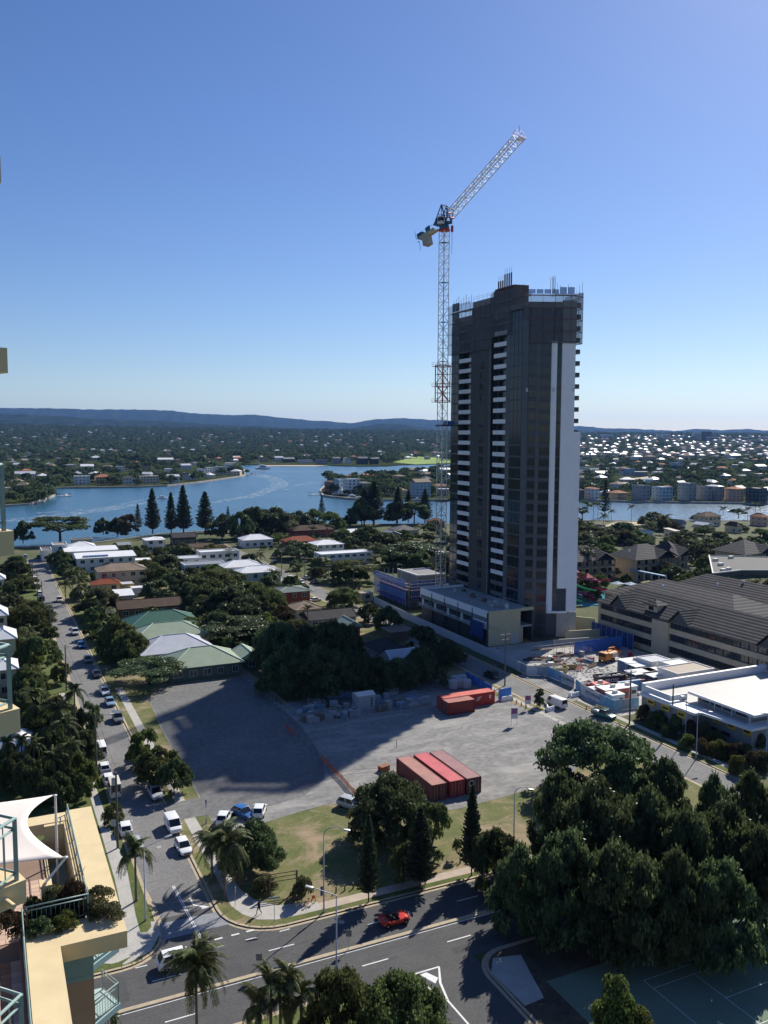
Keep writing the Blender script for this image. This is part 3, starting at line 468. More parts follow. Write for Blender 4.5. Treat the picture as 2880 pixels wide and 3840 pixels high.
# river edge
RG = 'river edge trees'
for (k,x,yb,yt,w_,key,m,l) in (('A',390,1095,920,350,'um0',LEAFD,'great spreading fig on the river bank left of the pines'),('A',150,1100,950,115,'md0',LEAFD,'tall dark tree at the river end of the left street'),('A',670,1045,930,105,'md1',LEAFD,'round river bank tree, first right of the great fig'),('A',760,1060,930,120,'md2',LEAFD,'round river bank tree, second right of the great fig'),('A',830,1045,910,130,'md0',LEAFB,'brownish river bank tree beside the thin pine'),('A',1440,1070,905,190,'md1',LEAFD,'dark leafy tree right of the river pines'),('A',1550,1080,890,150,'md2',LEAFD,'dark leafy tree on the bank, second right of the pines'),('A',1640,1060,860,140,'md0',LEAFD,'high leafy tree on the bank in front of the wake'),('B',130,1120,890,330,'hi0',LEAFD,'wide dark tree on the bank, centre left'),('B',370,1090,925,240,'md1',LEAFD,'dark tree on the bank left of the lone thin pine'),('B',490,1080,910,200,'md2',LEAF,'tree on the bank by the lone thin pine'),('B',630,1110,935,190,'md0',LEAF,'tree right of the lone thin pine'),('B',780,1060,950,110,'md1',LEAFD,'small tree left of the pair of river pines'),('B',890,1055,810,200,'md2',LEAFD,'tall airy tree in front of the pair of river pines'),('B',1180,1040,850,170,'md0',LEAFD,'airy bank tree left of the crane mast'),('B',1330,1040,850,220,'um0',LEAFD,'spreading bank tree left of the crane mast'),('B',20,1130,1000,150,'md1',LEAFO,'olive tree below the wide dark tree'),('C',770,985,865,210,'hi1',LEAFD,'round dark tree at the water right of the tower'),('C',215,935,780,170,'sp0',LEAF,'open tree at the water beside the tower'),('C',1430,920,845,130,'um1',LEAFD,'flat-topped tree at the water near the right edge')):
    tb(k,x,yb,yt,w_,key,l,m,RG)
for (k,x,yb,yt,w_,kd,l) in (('A',895,1015,845,75,'thin','thin sparse pine on the river bank'),('A',990,1040,745,125,'tall','tall river pine, leftmost of the big four'),('A',1110,1040,770,105,'tall','tall river pine, second of the big four'),('A',1190,1040,725,140,'tall','tall river pine, third and highest of the big four'),('A',1330,1030,765,150,'tall','tall broad river pine, rightmost of the big four'),('A',1478,960,860,45,'thin','tiny thin pine top between bank trees'),('B',553,985,800,85,'thin','lone thin pine in front of the open river'),('B',990,1050,680,250,'tall','large dark pine before the middle peninsula, right of a pair'),('B',910,1050,740,180,'tall','large dark pine before the middle peninsula, left of a pair'),('B',1190,1035,735,150,'tall','river pine before the jetties left of the crane'),('B',1280,1030,755,110,'tall','river pine second left of the crane'),('B',1420,1035,745,150,'tall','river pine nearest the crane mast'),('C',390,895,620,110,'thin','tall open pine on the water right of the tower')): pnb(k,x,yb,yt,w_,kd,l)
for (x,yb,yt,w_) in ((595,950,835,75),(440,935,865,65),(300,930,815,80),(335,930,810,70),(1560,890,820,90),(1500,930,850,70),(1310,900,850,80)): pb('C',x,yb,yt,w_,'slender palm on the near river shore right of the tower',False,'shore palms right of the tower')
# right hand gardens
for (k,x,y,h,w_,key,m) in (('C',550,950,8,260,'md0',LEAFD),('C',430,1000,7,240,'md1',LEAFO),('C',260,960,8,230,'md2',LEAF),('C',200,1030,7,200,'md0',LEAFO),('C',640,1010,7,220,'md1',LEAF),('C',700,1060,5,150,'md2',LEAF),('C',850,910,8,220,'md0',LEAFO),('C',1000,1000,6,170,'md1',LEAFD),('C',1170,970,6,150,'md2',LEAF),('C',1280,1020,6,160,'md0',LEAFO),('C',1340,1060,6,150,'md1',LEAF),('C',1540,1060,7,170,'md2',LEAFD),('C',1610,1000,7,170,'md0',LEAF),('C',1120,880,5,110,'md1',LEAF),('C',360,1060,6,180,'md2',LEAFD),('C',950,940,5,90,'md0',LEAF),('C',1450,960,5,100,'md1',LEAFD),('H',1100,90,9,220,'md0',LEAFD),('H',1230,120,8,200,'md1',LEAFO),('H',1350,140,7,180,'md2',LEAFD),('H',360,340,6,110,'md1',LEAF),('H',560,350,5,80,'md2',LEAFD),('H',1400,440,9,300,'hi1',LEAFD),('H',1560,470,9,260,'hi2',LEAFD),('H',1640,560,8,200,'md0',LEAFD),('H',1290,570,6,170,'md1',LEAFD)):
    tt(k,x,y,h,w_,key,ADJ[m.name]+(' garden tree between the river and the hotel roofs' if k == 'C' else ' garden tree among the dark tiled hotel roofs'),m,'garden trees around the hotel')
for (k,x,y,h,w_) in (('H',265,190,11,170),('H',200,240,8,130),('C',850,930,8,150),('C',740,975,6,120),('H',1090,130,9,130),('H',1170,110,9,130),('H',1440,470,9,190),('H',1550,450,10,200),('H',1350,500,8,180),('H',1250,600,6,150),('H',1620,520,9,170),('C',380,905,6,90),('C',1140,900,6,90)): pt(k,x,y,h,w_,'palm rising among the hotel gardens',False,'palms of the hotel gardens')
for i,(x,y,w_,h) in enumerate(((800,545,110,3.2),(880,590,120,3.4),(1010,620,110,3.6),(1130,660,120,3.8),(1215,670,110,4.0),(1290,730,110,3.4),(1310,800,130,3.0),(1400,820,140,3.0),(1480,820,130,3.2),(1600,750,110,3.6),(1460,910,130,3.0),(1560,880,120,3.0),(1640,880,140,3.2),(960,680,100,2.6),(1100,760,110,2.6),(1200,790,110,2.6))): tt('U',x,y,h,w_,'bu%d'%(i%2),('olive','green','yellow-green','bronze')[i%4]+' garden shrub in front of the grey wall of the flat white building',(LEAFO,LEAF,LEAFL,LEAFB)[i%4],'shrubs along the flat white building','bush','bush')
tb('M',780,650,520,62,'cy0','narrow dark columnar tree beside the parked white van',LEAFD)
print('trees ok')
# ================================================================ THE TOWER UNDER CONSTRUCTION
FL = 3.09; Z0F = 74.4                     # floor levels Z0F + n*FL
def fz(n): return Z0F + n*FL
def onA(p, A=133.0): d = ray(p, 1630); return d.y*A/d.x
PANEL = mat('charcoal_panel', (.052,.060,.074), .45, .12, .3); PANEL2 = mat('grey_panel', (.10,.108,.122), .5, .1, .3); WHW = ribbed('white_precast', (.86,.86,.88), .8, 0, .6, 0, .06, .03)
TGL = mat('tower_glass', (.014,.020,.028), .10, .35, .35, spec=.5); RAILD = mat('dark_balustrade', (.03,.033,.037), .25, .2, spec=.6); SLABC = mat('slab_concrete', (.30,.295,.28), .85, .12)
BANDW = mat('white_balustrade', (.80,.80,.82), .5, .04); SCR = meshmat('perforated_screen', (.13,.13,.15), .50); SCRL = meshmat('light_perforated_screen', (.20,.20,.21), .60); RUST = mat('primer_red_steel', (.15,.075,.065), .7, .25, 2.0)
BLUEM = meshmat('blue_netting', (.05,.16,.52), .80); CREAMP = mat('cream_podium', (.46,.42,.27), .85, .06, .4)
tw = thing('apartment_tower', 'dark unfinished apartment tower with white end wall and white balcony fronts, netted top floors', 'tower', (0,0,0))
def pt_(p, Y): return cw((p-1440)/FPX*Y, Y)
bA, b1, b2, b3, b4, b5, b6, b7 = (onA(p) for p in (1690,1719,1764,1833,1840,1848,1895,1909))
pC = pt_(1951,233.2); pD = pt_(1972,231.3); pE = pt_(2058,231.0); pF = pt_(2072,231.0); pG = pt_(2096,231.1); pH = pt_(2145,231.6); pH2 = pt_(2170,232.0)
back = [cw(56.5,262), cw(45,285), cw(30,290)]
A = 133.0
core = [(A,bA),(A,b1),(A+1.9,b1),(A+1.9,b2),(A,b2),(A,b4),(A+1.9,b4),(A+1.9,b6),(A,b6),(A,b7), pC, pD, pE, pF, pG, pH] + back
def zpx(p, y, q): return gd('Z', p, y, (q[0], q[1], 0))
zl = zpx(1700,1150,(A,bA)); zf = zpx(1800,1115,(A,b3)); zr = zpx(2000,1098,pD); zc = zpx(1930,1066,(A,b7))
part('core_wall', MB().prism(core, 0, 88.6), PANEL, tw)
part('upper_structure', MB().prism([(A+.4,bA-.3),(A+.4,b7),(pC[0]+.2,pC[1]+.4),(pD[0],pD[1]+.5),(pH[0]-.3,pH[1]+.5)]+back, 88.6, zr-2.2), mat('bare_concrete', (.22,.215,.21), .85, .2, .4), tw)
part('lift_core', MB().prism([(A+.6,b5+1.0),(A+.6,b7-.3),(A+5,b7-1),(A+5,b5)], 88, zc), mat('raw_core', (.12,.085,.07), .85, .2), tw)
part('upper_wall', MB().prism([(A+.3,b2),(A+.3,b4),(A+4,b4),(A+4,b2)], 88, zf), CONC, tw)
# panes, one per bay and storey; shared meshes, faces stand 6 cm proud
def face_mesh(name, w_, h_, mat_, d=.07): return MB().box(-w_/2, -d, 0, w_/2, .02, h_).mesh(name, mat_)
def along(p, q, t, off=0.0):
    p = Vector((*p,0)); q = Vector((*q,0)); d = (q-p).normalized(); n = Vector((d.y,-d.x,0)); return p.lerp(q,t)+n*off, math.atan2(d.y,d.x)
def bay(name, p, q, t0, t1, z0, h_, mat_, n0, n1, off=0.0, skip=None, d=.07):
    P, Q = Vector((*p,0)), Vector((*q,0)); wd = (Q-P).length*(t1-t0); me = face_mesh(name, wd, h_, mat_, d); c_, an = along(p, q, (t0+t1)/2, off)
    for n in range(n0, n1):
        if skip and n in skip: continue
        link(name, me, tw, (c_.x, c_.y, fz(n)+z0), an)
LA, LB = (A,bA), (A,b1)
bay('window', (A,bA), (A,b1), .06,.48, .25,2.5, TGL, -21, 7); bay('window', (A,bA), (A,b1), .52,.94, .25,2.5, TGL, -21, 7)
bay('slab_edge', (A,bA), (A,b1), 0,1, -.15,.22, PANEL2, -21, 7, 0, None, .12)
for (u, v) in ((b1,b2),(b5,b6)):
    for k in range(3): bay('balcony_door', (A+1.85,u), (A+1.85,v), .02+k*.33,.32+k*.33, .12,2.45, TGL, -22, 2 if u == b1 else 4)
for n in range(-22, 7):                   # balconies: slab, solid white front
    for ci, (u, v) in enumerate(((b1,b2),(b5,b6))):
        if (ci == 0 and n > 1) or (ci == 1 and n > 3): 
            link('balcony_slab', MB().box(0,v,-.12,1.85,u,.10).mesh('balcony_slab', SLABC), tw, (A,0,fz(n))); continue
        bs = link('balcony', None, tw, (A,0,fz(n)))
        link('slab', MB().box(.02,v,-.12,1.85,u,.10).mesh('slab', SLABC), bs)
        grey = n < -19
        link('front', MB().box(-.10,v+.06,-.20,.10,u-.06,.98).mesh('front', PANEL2 if grey else BANDW), bs)
bay('panel', (A,b2), (A,b4), .0,.94, .04,3.01, mat('dark_precast', (.055,.058,.060), .6, .1, .3), -22, 6, 0, None, .05)
part('concrete_fin', MB().box(A-.5,b4,3,A+.5,b4+.5,zf-.4), mat('fin_grey', (.15,.15,.15), .8, .1), tw)
for n in range(-22, 3):                   # narrow corridor windows in the fin wall, one leaf each
    for s_ in (0,1): link('corridor_window', MB().box(A-.09,b3+3.0+s_*1.3,.4,A,b3+4.0+s_*1.3,2.5).mesh('corridor_window', TGL), tw, (0,0,fz(n)))
bay('panel', (A,b6), (A,b7), .0,1, .03,3.03, PANEL2, -22, 5, 0, None, .04)
for k in range(3): bay('window', (A,b7), pC, .03+k*.325,.32+k*.325, .2,2.65, TGL, -23, 5)
bay('slab_edge', (A,b7), pC, 0,1, -.16,.26, PANEL2, -23, 5, 0, None, .10)
bay('panel', pC, pD, .0,1, .03,3.03, PANEL2, -23, 5, 0, None, .05)
for k, (t0,t1) in enumerate(((.05,.20),(.21,.36),(.54,.70),(.71,.85),(.86,.98))): bay('window', pD, pE, t0,t1, .75 if k < 2 else .5,1.9, TGL, -22, 5)
bay('panel', pD, pE, .38,.52, .03,3.03, PANEL2, -23, 5, 0, None, .05)
bay('slab_edge', pD, pE, 0,.37, -.12,.20, PANEL2, -23, 5, 0, None, .06); bay('slab_edge', pD, pE, .53,1, -.12,.20, PANEL2, -23, 5, 0, None, .06)
for (t0,t1) in ((.05,.48),(.52,.95)): bay('window', pF, pG, t0,t1, .2,2.6, TGL, -21, 5)
part('white_strip', MB().prism([pE, (pE[0]+.4,pE[1]+.6), (pF[0]+.4,pF[1]+.6), pF, (pF[0]+.25,pF[1]-.55),(pE[0]+.25,pE[1]-.55)], 7.0, fz(2)), WHW, tw)
dv = (Vector(pH)-Vector(pG)).normalized(); nv = Vector((dv.y,-dv.x))*.45
def wallp(p, q, z0, z1, nm='white_wall', m=WHW): part(nm, MB().prism([p, q, (q[0]-nv.x*2, q[1]-nv.y*2), (p[0]-nv.x*2, p[1]-nv.y*2)], z0, z1), m, tw)
g0 = (pG[0]+nv.x, pG[1]+nv.y); h0 = (pH[0]+nv.x, pH[1]+nv.y); h2 = (pH2[0]+nv.x, pH2[1]+nv.y)
wallp(g0, h0, fz(-6)+.6, fz(2)-.2); wallp(g0, h2, 13.6, fz(-6)+.6); m1 = Vector(g0).lerp(Vector(h2), .48); wallp(tuple(m1), h2, 7.0, 13.6)
wallp(g0, h0, fz(2), fz(5)+1.5, 'unclad_wall', mat('unclad_wall', (.38,.37,.36), .8, .12)); wallp(g0, h2, 0, 6.8, 'base_wall', CONC)
part('base_band', MB().prism([pC, pD, pE, (pE[0],pE[1]+2), (pC[0],pC[1]+3)], 0, 6.9), mat('base_grey', (.17,.165,.16), .85, .15), tw)
part('ground_slab_edge', MB().prism([(pE[0]-.3,pE[1]-.8),(g0[0],g0[1]-.4),(m1[0],m1[1]-.4),(m1[0],m1[1]+1),(pE[0],pE[1]+1)], 6.8, 7.3), WHW, tw)
# balconies past the white end wall
for n in range(-6, 6):
    if n > 0 and n < 2: pass
    bk = link('end_balcony', None, tw, (0,0,fz(n)))
    q0 = Vector(pH)+Vector(dv)*.05+Vector((0,.6)); c_ = [tuple(q0), tuple(q0+dv*1.75), tuple(q0+dv*1.75+Vector((-.4,3.4))), tuple(q0+Vector((-.4,3.4)))]
    link('slab', MB().prism(c_, -.16, .08).mesh('slab', SLABC), bk); link('balustrade', MB().prism([c_[0], c_[1], (c_[1][0]-.05,c_[1][1]+.06), (c_[0][0],c_[0][1]+.06)], .08, 1.08).mesh('balustrade', RAILD), bk)
    link('side_balustrade', MB().prism([c_[1], c_[2], (c_[2][0]-.06,c_[2][1]), (c_[1][0]-.06,c_[1][1]+.05)], .08, 1.07).mesh('side_balustrade', RAILD), bk)
# perimeter screens around the top storeys, one panel per bay
ring = [(A-.7,bA+.6),(A-.7,b2),(A-.7,b4),(A-.7,b7), (pC[0]-.5,pC[1]-.7), (pD[0]-.1,pD[1]-.9), (pE[0]+.1,pE[1]-1.0), (pH[0]+.3,pH[1]-.7), (pH[0]+2.6,pH[1]+.4), (pH[0]+3.2,pH[1]+9)]
tops = [zl, zf-.3, zf+.8, zc-.8, zr, zr-.3, zr-.2, zr+.2, zr+.4, zr]
botn = [2, 2, 3, 5, 4, 2, 2, 2, 2]
for i in range(len(ring)-1):
    P, Q = Vector(ring[i]), Vector(ring[i+1]); L_ = (Q-P).length; nb = max(1, round(L_/2.6)); zt = tops[i]
    for n in range(botn[i], 8):
        z0 = fz(n)-.4; z1 = min(zt, z0+FL-.10)
        if z1-z0 < .5: continue
        for k in range(nb):
            a_, b_ = P.lerp(Q, (k+.02)/nb), P.lerp(Q, (k+.98)/nb); top = z1
            link('screen_panel', MB().add([(a_.x,a_.y,z0),(b_.x,b_.y,z0),(b_.x,b_.y,top),(a_.x,a_.y,top)], [(0,1,2,3)]).mesh('screen_panel', SCRL if (i >= 6 and n >= 5) or (i == 4 and n == 6) else SCR), tw)
        link('screen_beam', MB().bar((P.x,P.y,z0-.06),(Q.x,Q.y,z0-.06),.14).mesh('screen_beam', RUST if i >= 4 else STEELD), tw)
    for k in range(nb+1):
        q = P.lerp(Q, k/nb); link('screen_post', MB().bar((q.x+.06,q.y+.1,fz(botn[i])-.4),(q.x+.06,q.y+.1,zt),.07).mesh('screen_post', STEELD), tw)
for (n, u, v) in ((2,bA,b2),(3,bA,b2),(4,bA,b2),(5,bA,b2),(6,bA,b2),(4,b4,b7),(5,b4,b7),(6,b4,b7),(3,b2,b4),(5,b2,b4),(4,b2,b4)): link('slab_edge', MB().box(A-.05,v+.1,fz(n)-.2,A+1,u-.1,fz(n)+.05).mesh('slab_edge', SLABC), tw)
for n in (3,4,5,6):
    c0, c1 = Vector(pD), Vector(pH); link('slab_edge', MB().prism([tuple(c0), tuple(c1), (c1.x,c1.y+1), (c0.x,c0.y+1)], fz(n)-.22, fz(n)+.02).mesh('slab_edge', SLABC), tw)
# starter bars, column formwork and netting on the roof
for i in range(9):
    u = b4+(b7-b4)*(i+.5)/9; hh = (1.5,6.0)[i >= 2]; zb = zc if i >= 5 else zf+.5
    link('column_form', MB().bar((A+.2,u,zb-1),(A+.2,u,zb+hh*.55),.30).mesh('column_form', RUST), tw); link('starter_bar', MB().tube((A+.3,u+.15,zb),(A+.3,u+.15,zb+hh*.8),.04,.04,4).mesh('starter_bar', STEELD), tw)
for i in range(8):
    u = bA+(b2-bA)*(i+.5)/8; zb = zl-.4; link('starter_bar', MB().tube((A+.2,u,zb),(A+.2,u,zb+2.0+(i%3)*.5),.07,.05,4).mesh('starter_bar', RUST if i % 2 else STEELD), tw)
for i in range(11):
    q = Vector(ring[6]).lerp(Vector(ring[8]), i/10); link('starter_bar', MB().tube((q.x,q.y+.5,zr),(q.x,q.y+.5,zr+1.2+(i*7%4)*.45+(1.2 if i == 10 else 0)),.045,.04,4).mesh('starter_bar', STEELD), tw)
q0, q1 = Vector(pD), Vector(pH); 
for k in range(6):
    a_, b_ = q0.lerp(q1,k/6+.01), q0.lerp(q1,(k+1)/6-.01); hh = 1.1 if k < 4 else 1.7
    link('edge_net', MB().add([(a_.x,a_.y+.6,zr-.1),(b_.x,b_.y+.6,zr-.1),(b_.x,b_.y+.6,zr+hh),(a_.x,a_.y+.6,zr+hh)], [(0,1,2,3)]).mesh('edge_net', BLUEM), tw)
mb = MB()
for (u, v) in ((b2,b3),(b3,b5)):
    for z in (.5,1.1): mb.tube((A+.5,u,zf+z+.3),(A+.5,v,zf+z+.3),.04,.04,4)
    for k in range(5): mb.tube((A+.5,u+(v-u)*k/4,zf-.2),(A+.5,u+(v-u)*k/4,zf+1.5),.04,.04,4)
part('guard_rail', mb, GREYM, tw)
hp = Vector(pE).lerp(Vector(pF),.6); mb = MB()
for dx in (-.45,.45):
    for dy in (-.3,.5): mb.tube((hp.x+dx,hp.y+1+dy,zr-1),(hp.x+dx,hp.y+1+dy,zr+4.2),.05,.05,4)
for k in range(8):
    z = zr+k*.6; mb.tube((hp.x-.45,hp.y+.7,z),(hp.x+.45,hp.y+.7,z+.0),.04,.04,4); mb.tube((hp.x-.45,hp.y+.7,z),(hp.x+.45,hp.y+.7,z+.6),.03,.03,4)
part('hoist_mast', mb, RUST, tw)
link('blue_formwork', MB().box(A+.35,b3-1.2,zf-4.2,A+.25,b3+.2,zf-1.6).mesh('blue_formwork', BLUEM), tw)
for (p_, y_) in ((1969,1462),(2069,1462),(2142,1462)): q = pt_(p_,230.2); link('hoist_box', MB().box(q[0]-.18,q[1]-.2,gd('Z',p_,y_,q)-.5,q[0]+.18,q[1]+.2,gd('Z',p_,y_,q)+.5).mesh('hoist_box', OFFW), tw)
# ---------------------------------------------------------------- podium
pod = thing('podium_building', 'low podium with white parapet and a blank cream end wall at the tower foot', 'building')
a0, a1, c0, c1, zt = 118.0, 133.0, 186.8, 225.0, 9.5
part('roof_deck', MB().box(a0+.5,c0+.5,8.6,a1,c1,8.8), CONC, pod)
part('cream_end_wall', MB().box(a0+.3,c0-.15,0,128.2,c0+.2,zt), CREAMP, pod); part('cream_wall_extension', MB().box(128.2,c0+.6,0,129.6,c0+.9,4.2), CREAMP, pod)
part('door_opening', MB().box(125.6,c0-.2,0.1,127.8,c0-.155,3.0), mat('pale_board', (.42,.41,.40), .8, .1), pod)
part('back_wall', MB().box(a1-1,c0,0,a1-.5,c1,8.6), STEELD, pod); part('floor_slab', MB().box(a0+.3,c0,4.4,a1-1,c1,4.8), CONC, pod); part('inner_wall', MB().box(a0+3.2,c0,0,a0+3.4,c1,8.6), STEELD, pod)
nb = 5
for k in range(nb):
    u0, u1 = c0+(c1-c0)*k/nb, c0+(c1-c0)*(k+1)/nb
    link('parapet_panel', MB().box(a0,u0+.25,7.7,a0+.3,u1-.05,zt).mesh('parapet_panel', BANDW), pod); link('fascia_band', MB().box(a0+.02,u0+.2,6.6,a0+.25,u1,7.66).mesh('fascia_band', mat('grey_fascia',(.15,.19,.20),.7,.1)), pod)
    link('pilaster', MB().box(a0-.12,u0-.05,0,a0+.3,u0+.22,zt-.4).mesh('pilaster', PANEL), pod)
    if k > 0: link('balcony_slab', MB().box(a0-.6,u0+.3,4.3,a0+.3,u1-.1,4.6).mesh('balcony_slab', SLABC), pod); link('guard_rail', MB().box(a0-.6,u0+.3,5.2,a0-.56,u1-.1,5.28).box(a0-.6,u0+.3,4.9,a0-.57,u1-.1,4.95).mesh('guard_rail', OFFW), pod)
    else: link('infill_panel', MB().box(a0+.02,u0+.2,4.6,a0+.2,u1-.2,6.5).mesh('infill_panel', BANDW), pod)
    if k > 0: link('white_infill', MB().box(a0+.1,u1-2.2,4.6,a0+.3,u1-1.2,6.5).mesh('white_infill', OFFW), pod)
    link('dark_glazing', MB().box(a0+.6,u0+.3,.1,a0+.7,u1-.1,4.2).mesh('dark_glazing', STEELD), pod)
part('parapet_end', MB().box(a0,c1-.3,6.6,a1,c1,zt), BANDW, pod); part('parapet_inner', MB().box(128.2,c0+.1,8.8,a1-.4,c0+.3,9.6), CREAMP, pod)
part('debris_netting', MB().box(a0-.75,c0+.8,2.0,a0-.7,c0+7.5,6.3), meshmat('dark_blue_netting',(.02,.06,.22),.8), pod)
for i in range(14): solo('material_pallet', MB().box(-.7,-.5,0,.7,.5,.12).box(-.6,-.45,.12,.6,.45,.4+rnd.random()*.8), (TIMB,GREYM,CONC,OFFW)[i%4], 'pallet of building material on the podium roof deck', 'pallet', 'material on the podium roof', (rnd.uniform(121,131),rnd.uniform(191,222),8.8), rnd.uniform(0,3))
cr = thing('roof_cage', 'wire material cage on the podium roof near the cream wall', 'cage', (126.5,194,8.8)); mbx = MB()
for x in (-2.2,-.7,.7,2.2):
    for y in (-.8,.8): mbx.tube((x,y,0),(x,y,2.2),.04,.04,4)
for z in (.1,.75,1.4,2.2):
    for y in (-.8,.8): mbx.tube((-2.2,y,z),(2.2,y,z),.03,.03,4)
part('frame', mbx, GREYM, cr); part('load', MB().box(-2,-.7,.1,2,.7,1.2), CONC, cr)
# ---------------------------------------------------------------- tower crane
CRW = mat('crane_white', (.74,.73,.71), .5, .08); CRC = mat('crane_cream', (.58,.53,.42), .6, .1); CRB = mat('crane_blue', (.02,.10,.20), .5, .15); CRR = mat('crane_red', (.50,.03,.03), .55, .15)
mx_, my_ = cw(17.45, 258.0)
crane = thing('tower_crane', 'tall white lattice luffing crane with blue head and red climbing frame', 'crane', (mx_, my_, 0), R(18))
HW = 1.05; SEC = 3.86
def lattice(mb, L_, hw, hd, nb, r, rb, taper=1.0):      # along +z, size hw x hd
    cs = [(-hw,-hd),(hw,-hd),(hw,hd),(-hw,hd)]
    for (x,y) in cs: mb.bar((x,y,0),(x*taper,y*taper,L_),r)
    for f in range(4):
        (x0,y0),(x1,y1) = cs[f], cs[(f+1)%4]
        for k in range(nb):
            z0, z1 = L_*k/nb, L_*(k+1)/nb; t0, t1 = 1+(taper-1)*k/nb, 1+(taper-1)*(k+1)/nb
            if (k+f) % 2: mb.bar((x0*t0,y0*t0,z0),(x1*t1,y1*t1,z1),rb)
            else: mb.bar((x1*t0,y1*t0,z0),(x0*t1,y0*t1,z1),rb)
            mb.bar((x0*t1,y0*t1,z1),(x1*t1,y1*t1,z1),rb)
    return mb
ms = lattice(MB(), SEC, HW, HW, 2, .17, .09); msw = ms.mesh('mast_section', CRW); msc = ms.mesh('mast_section', CRC)
lad = MB(); 
for x in (-.2,.2): lad.bar((x,0,0),(x,0,SEC),.06)
for k in range(9): lad.bar((-.2,0,k*.43+.2),(.2,0,k*.43+.2),.04)
ladm = lad.mesh('ladder', CRW)
NS = 30
for i in range(NS):
    s_ = link('mast_section', msw if i > 9 else msc, crane, (0,0,i*SEC+.2)); link('ladder', ladm, s_, (.25,.25,0))
    if i % 3 == 2: link('rest_platform', MB().box(-1,-1,-.04,1,1,.04).mesh('rest_platform', STEELD), s_)
ctop = NS*SEC+.2
cage = link('climbing_frame', lattice(MB(), 11.0, 1.55, 1.55, 4, .22, .12).mesh('climbing_frame', CRR), crane, (0,0,65.3))
for z in (0,4.6,10.6):
    link('platform', MB().box(-2.3,-2.3,-.06,2.3,-1.6,.06).box(-2.3,1.6,-.06,2.3,2.3,.06).box(-2.3,-1.6,-.06,-1.6,1.6,.06).box(1.6,-1.6,-.06,2.3,1.6,.06).mesh('platform', CRR), cage, (0,0,z)); mbr = MB()
    for (x,y) in ((-2.3,-2.3),(2.3,-2.3),(2.3,2.3),(-2.3,2.3),(0,-2.3),(0,2.3),(2.3,0),(-2.3,0)): mbr.bar((x,y,0),(x,y,1.1),.05)
    for zz in (.55,1.1):
        for (p,q) in (((-2.3,-2.3),(2.3,-2.3)),((2.3,-2.3),(2.3,2.3)),((2.3,2.3),(-2.3,2.3)),((-2.3,2.3),(-2.3,-2.3))): mbr.bar((*p,zz),(*q,zz),.04)
    link('handrail', mbr.mesh('handrail', CRR), cage, (0,0,z))
iv = crane.matrix_basis.inverted()
for z in (58.3, 35.5, 22.5):                 # collars and ties to the building
    link('tie_collar', MB().box(-1.5,-1.5,-.2,1.5,-1.15,.2).box(-1.5,1.15,-.2,1.5,1.5,.2).box(-1.5,-1.15,-.2,-1.15,1.15,.2).box(1.15,-1.15,-.2,1.5,1.15,.2).mesh('tie_collar', STEELD), crane, (0,0,z))
    for (ta,tb_) in ((A,bA-1.0),(A,bA-5.0)):
        q = Matrix.Rotation(-R(18),3,'Z') @ Vector((ta-mx_, tb_-my_, 0)); link('tie_strut', MB().bar((1.2,0,z),(q.x,q.y,z),.26).mesh('tie_strut', STEELD), crane)
link('tie_platform', MB().box(1.3,-1.2,58.5,4.3,.8,59.6).mesh('tie_platform', mat('site_blue',(.04,.12,.42),.6,.1)), crane)
# slewing part: local +x points along the jib
jt = Vector(cw(35.6,238.0)); jb = Vector((mx_,my_)); jd = (jt-jb); jang = math.atan2(jd.y, jd.x)-R(18)
sl_ = link('slewing_deck', MB().lathe([(1.5,0),(1.5,.9),(1.3,1.0),(1.3,1.5)], 14).box(-3.4,-1.3,1.5,2.0,1.3,2.0).mesh('slewing_deck', CRB), crane, (0,0,ctop), jang)
link('slew_ring', MB().lathe([(1.75,-.5),(1.75,.0),(1.4,.02)], 14).mesh('slew_ring', CRR), sl_)
link('operator_cab', MB().box(-.4,-2.6,1.2,1.3,-1.35,3.3).mesh('operator_cab', CRW), sl_); link('cab_window', MB().box(-.2,-2.63,1.9,1.34,-1.6,3.0).mesh('cab_window', DARK), sl_)
mh = MB()
for y in (-1.1,1.1):
    mh.bar((1.6,y,2),(-.2,y,7.0),.28); mh.bar((-3.0,y,2),(-.2,y,7.0),.22); mh.bar((-.2,y,2),(-.2,y,7),.16); mh.bar((1.6,y,2),(-1.6,y,4.5),.12); mh.bar((-1.6,y,2),(.8,y,4.5),.12); mh.bar((2.0,y,3.6),(-2.4,y,3.3),.14); mh.bar((1.9,y,2),(2.6,y,5.2),.2); mh.bar((2.6,y,5.2),(-.2,y,7.0),.2)
for (x,z) in ((-.2,7),(.8,4.5),(-1.6,4.5),(2.6,5.2)): mh.bar((x,-1.1,z),(x,1.1,z),.14)
link('tower_head', mh.mesh('tower_head', CRB), sl_); link('winch_drum', MB().tube((-1.8,-.9,2.7),(-1.8,.9,2.7),.6,.6,12).box(-2.9,-.9,2,-2.3,.9,3.4).mesh('winch_drum', STEELD), sl_)
cj = MB(); cj.box(-9.5,-1.1,1.1,-3.2,-.85,1.9).box(-9.5,.85,1.1,-3.2,1.1,1.9).box(-9.6,-1.1,1.35,-3.2,1.1,1.5)
CR = (0,-R(16),0); link('counter_jib', cj.mesh('counter_jib', CRC), sl_, None, CR)
for k in range(3): link('counterweight', MB().box(-8.4+k*.7,-1.2,-1.5,-7.78+k*.7,1.2,1.3).mesh('counterweight', mat('counterweight_concrete',(.42,.39,.32),.85,.1)), sl_, None, CR)
link('hoist_unit', MB().box(-10.2,-1.0,1.5,-8.2,1.0,3.1).box(-6.2,-1.25,1.9,-4.3,-1.1,3.2).mesh('hoist_unit', CRB), sl_, None, CR); mr_ = MB()
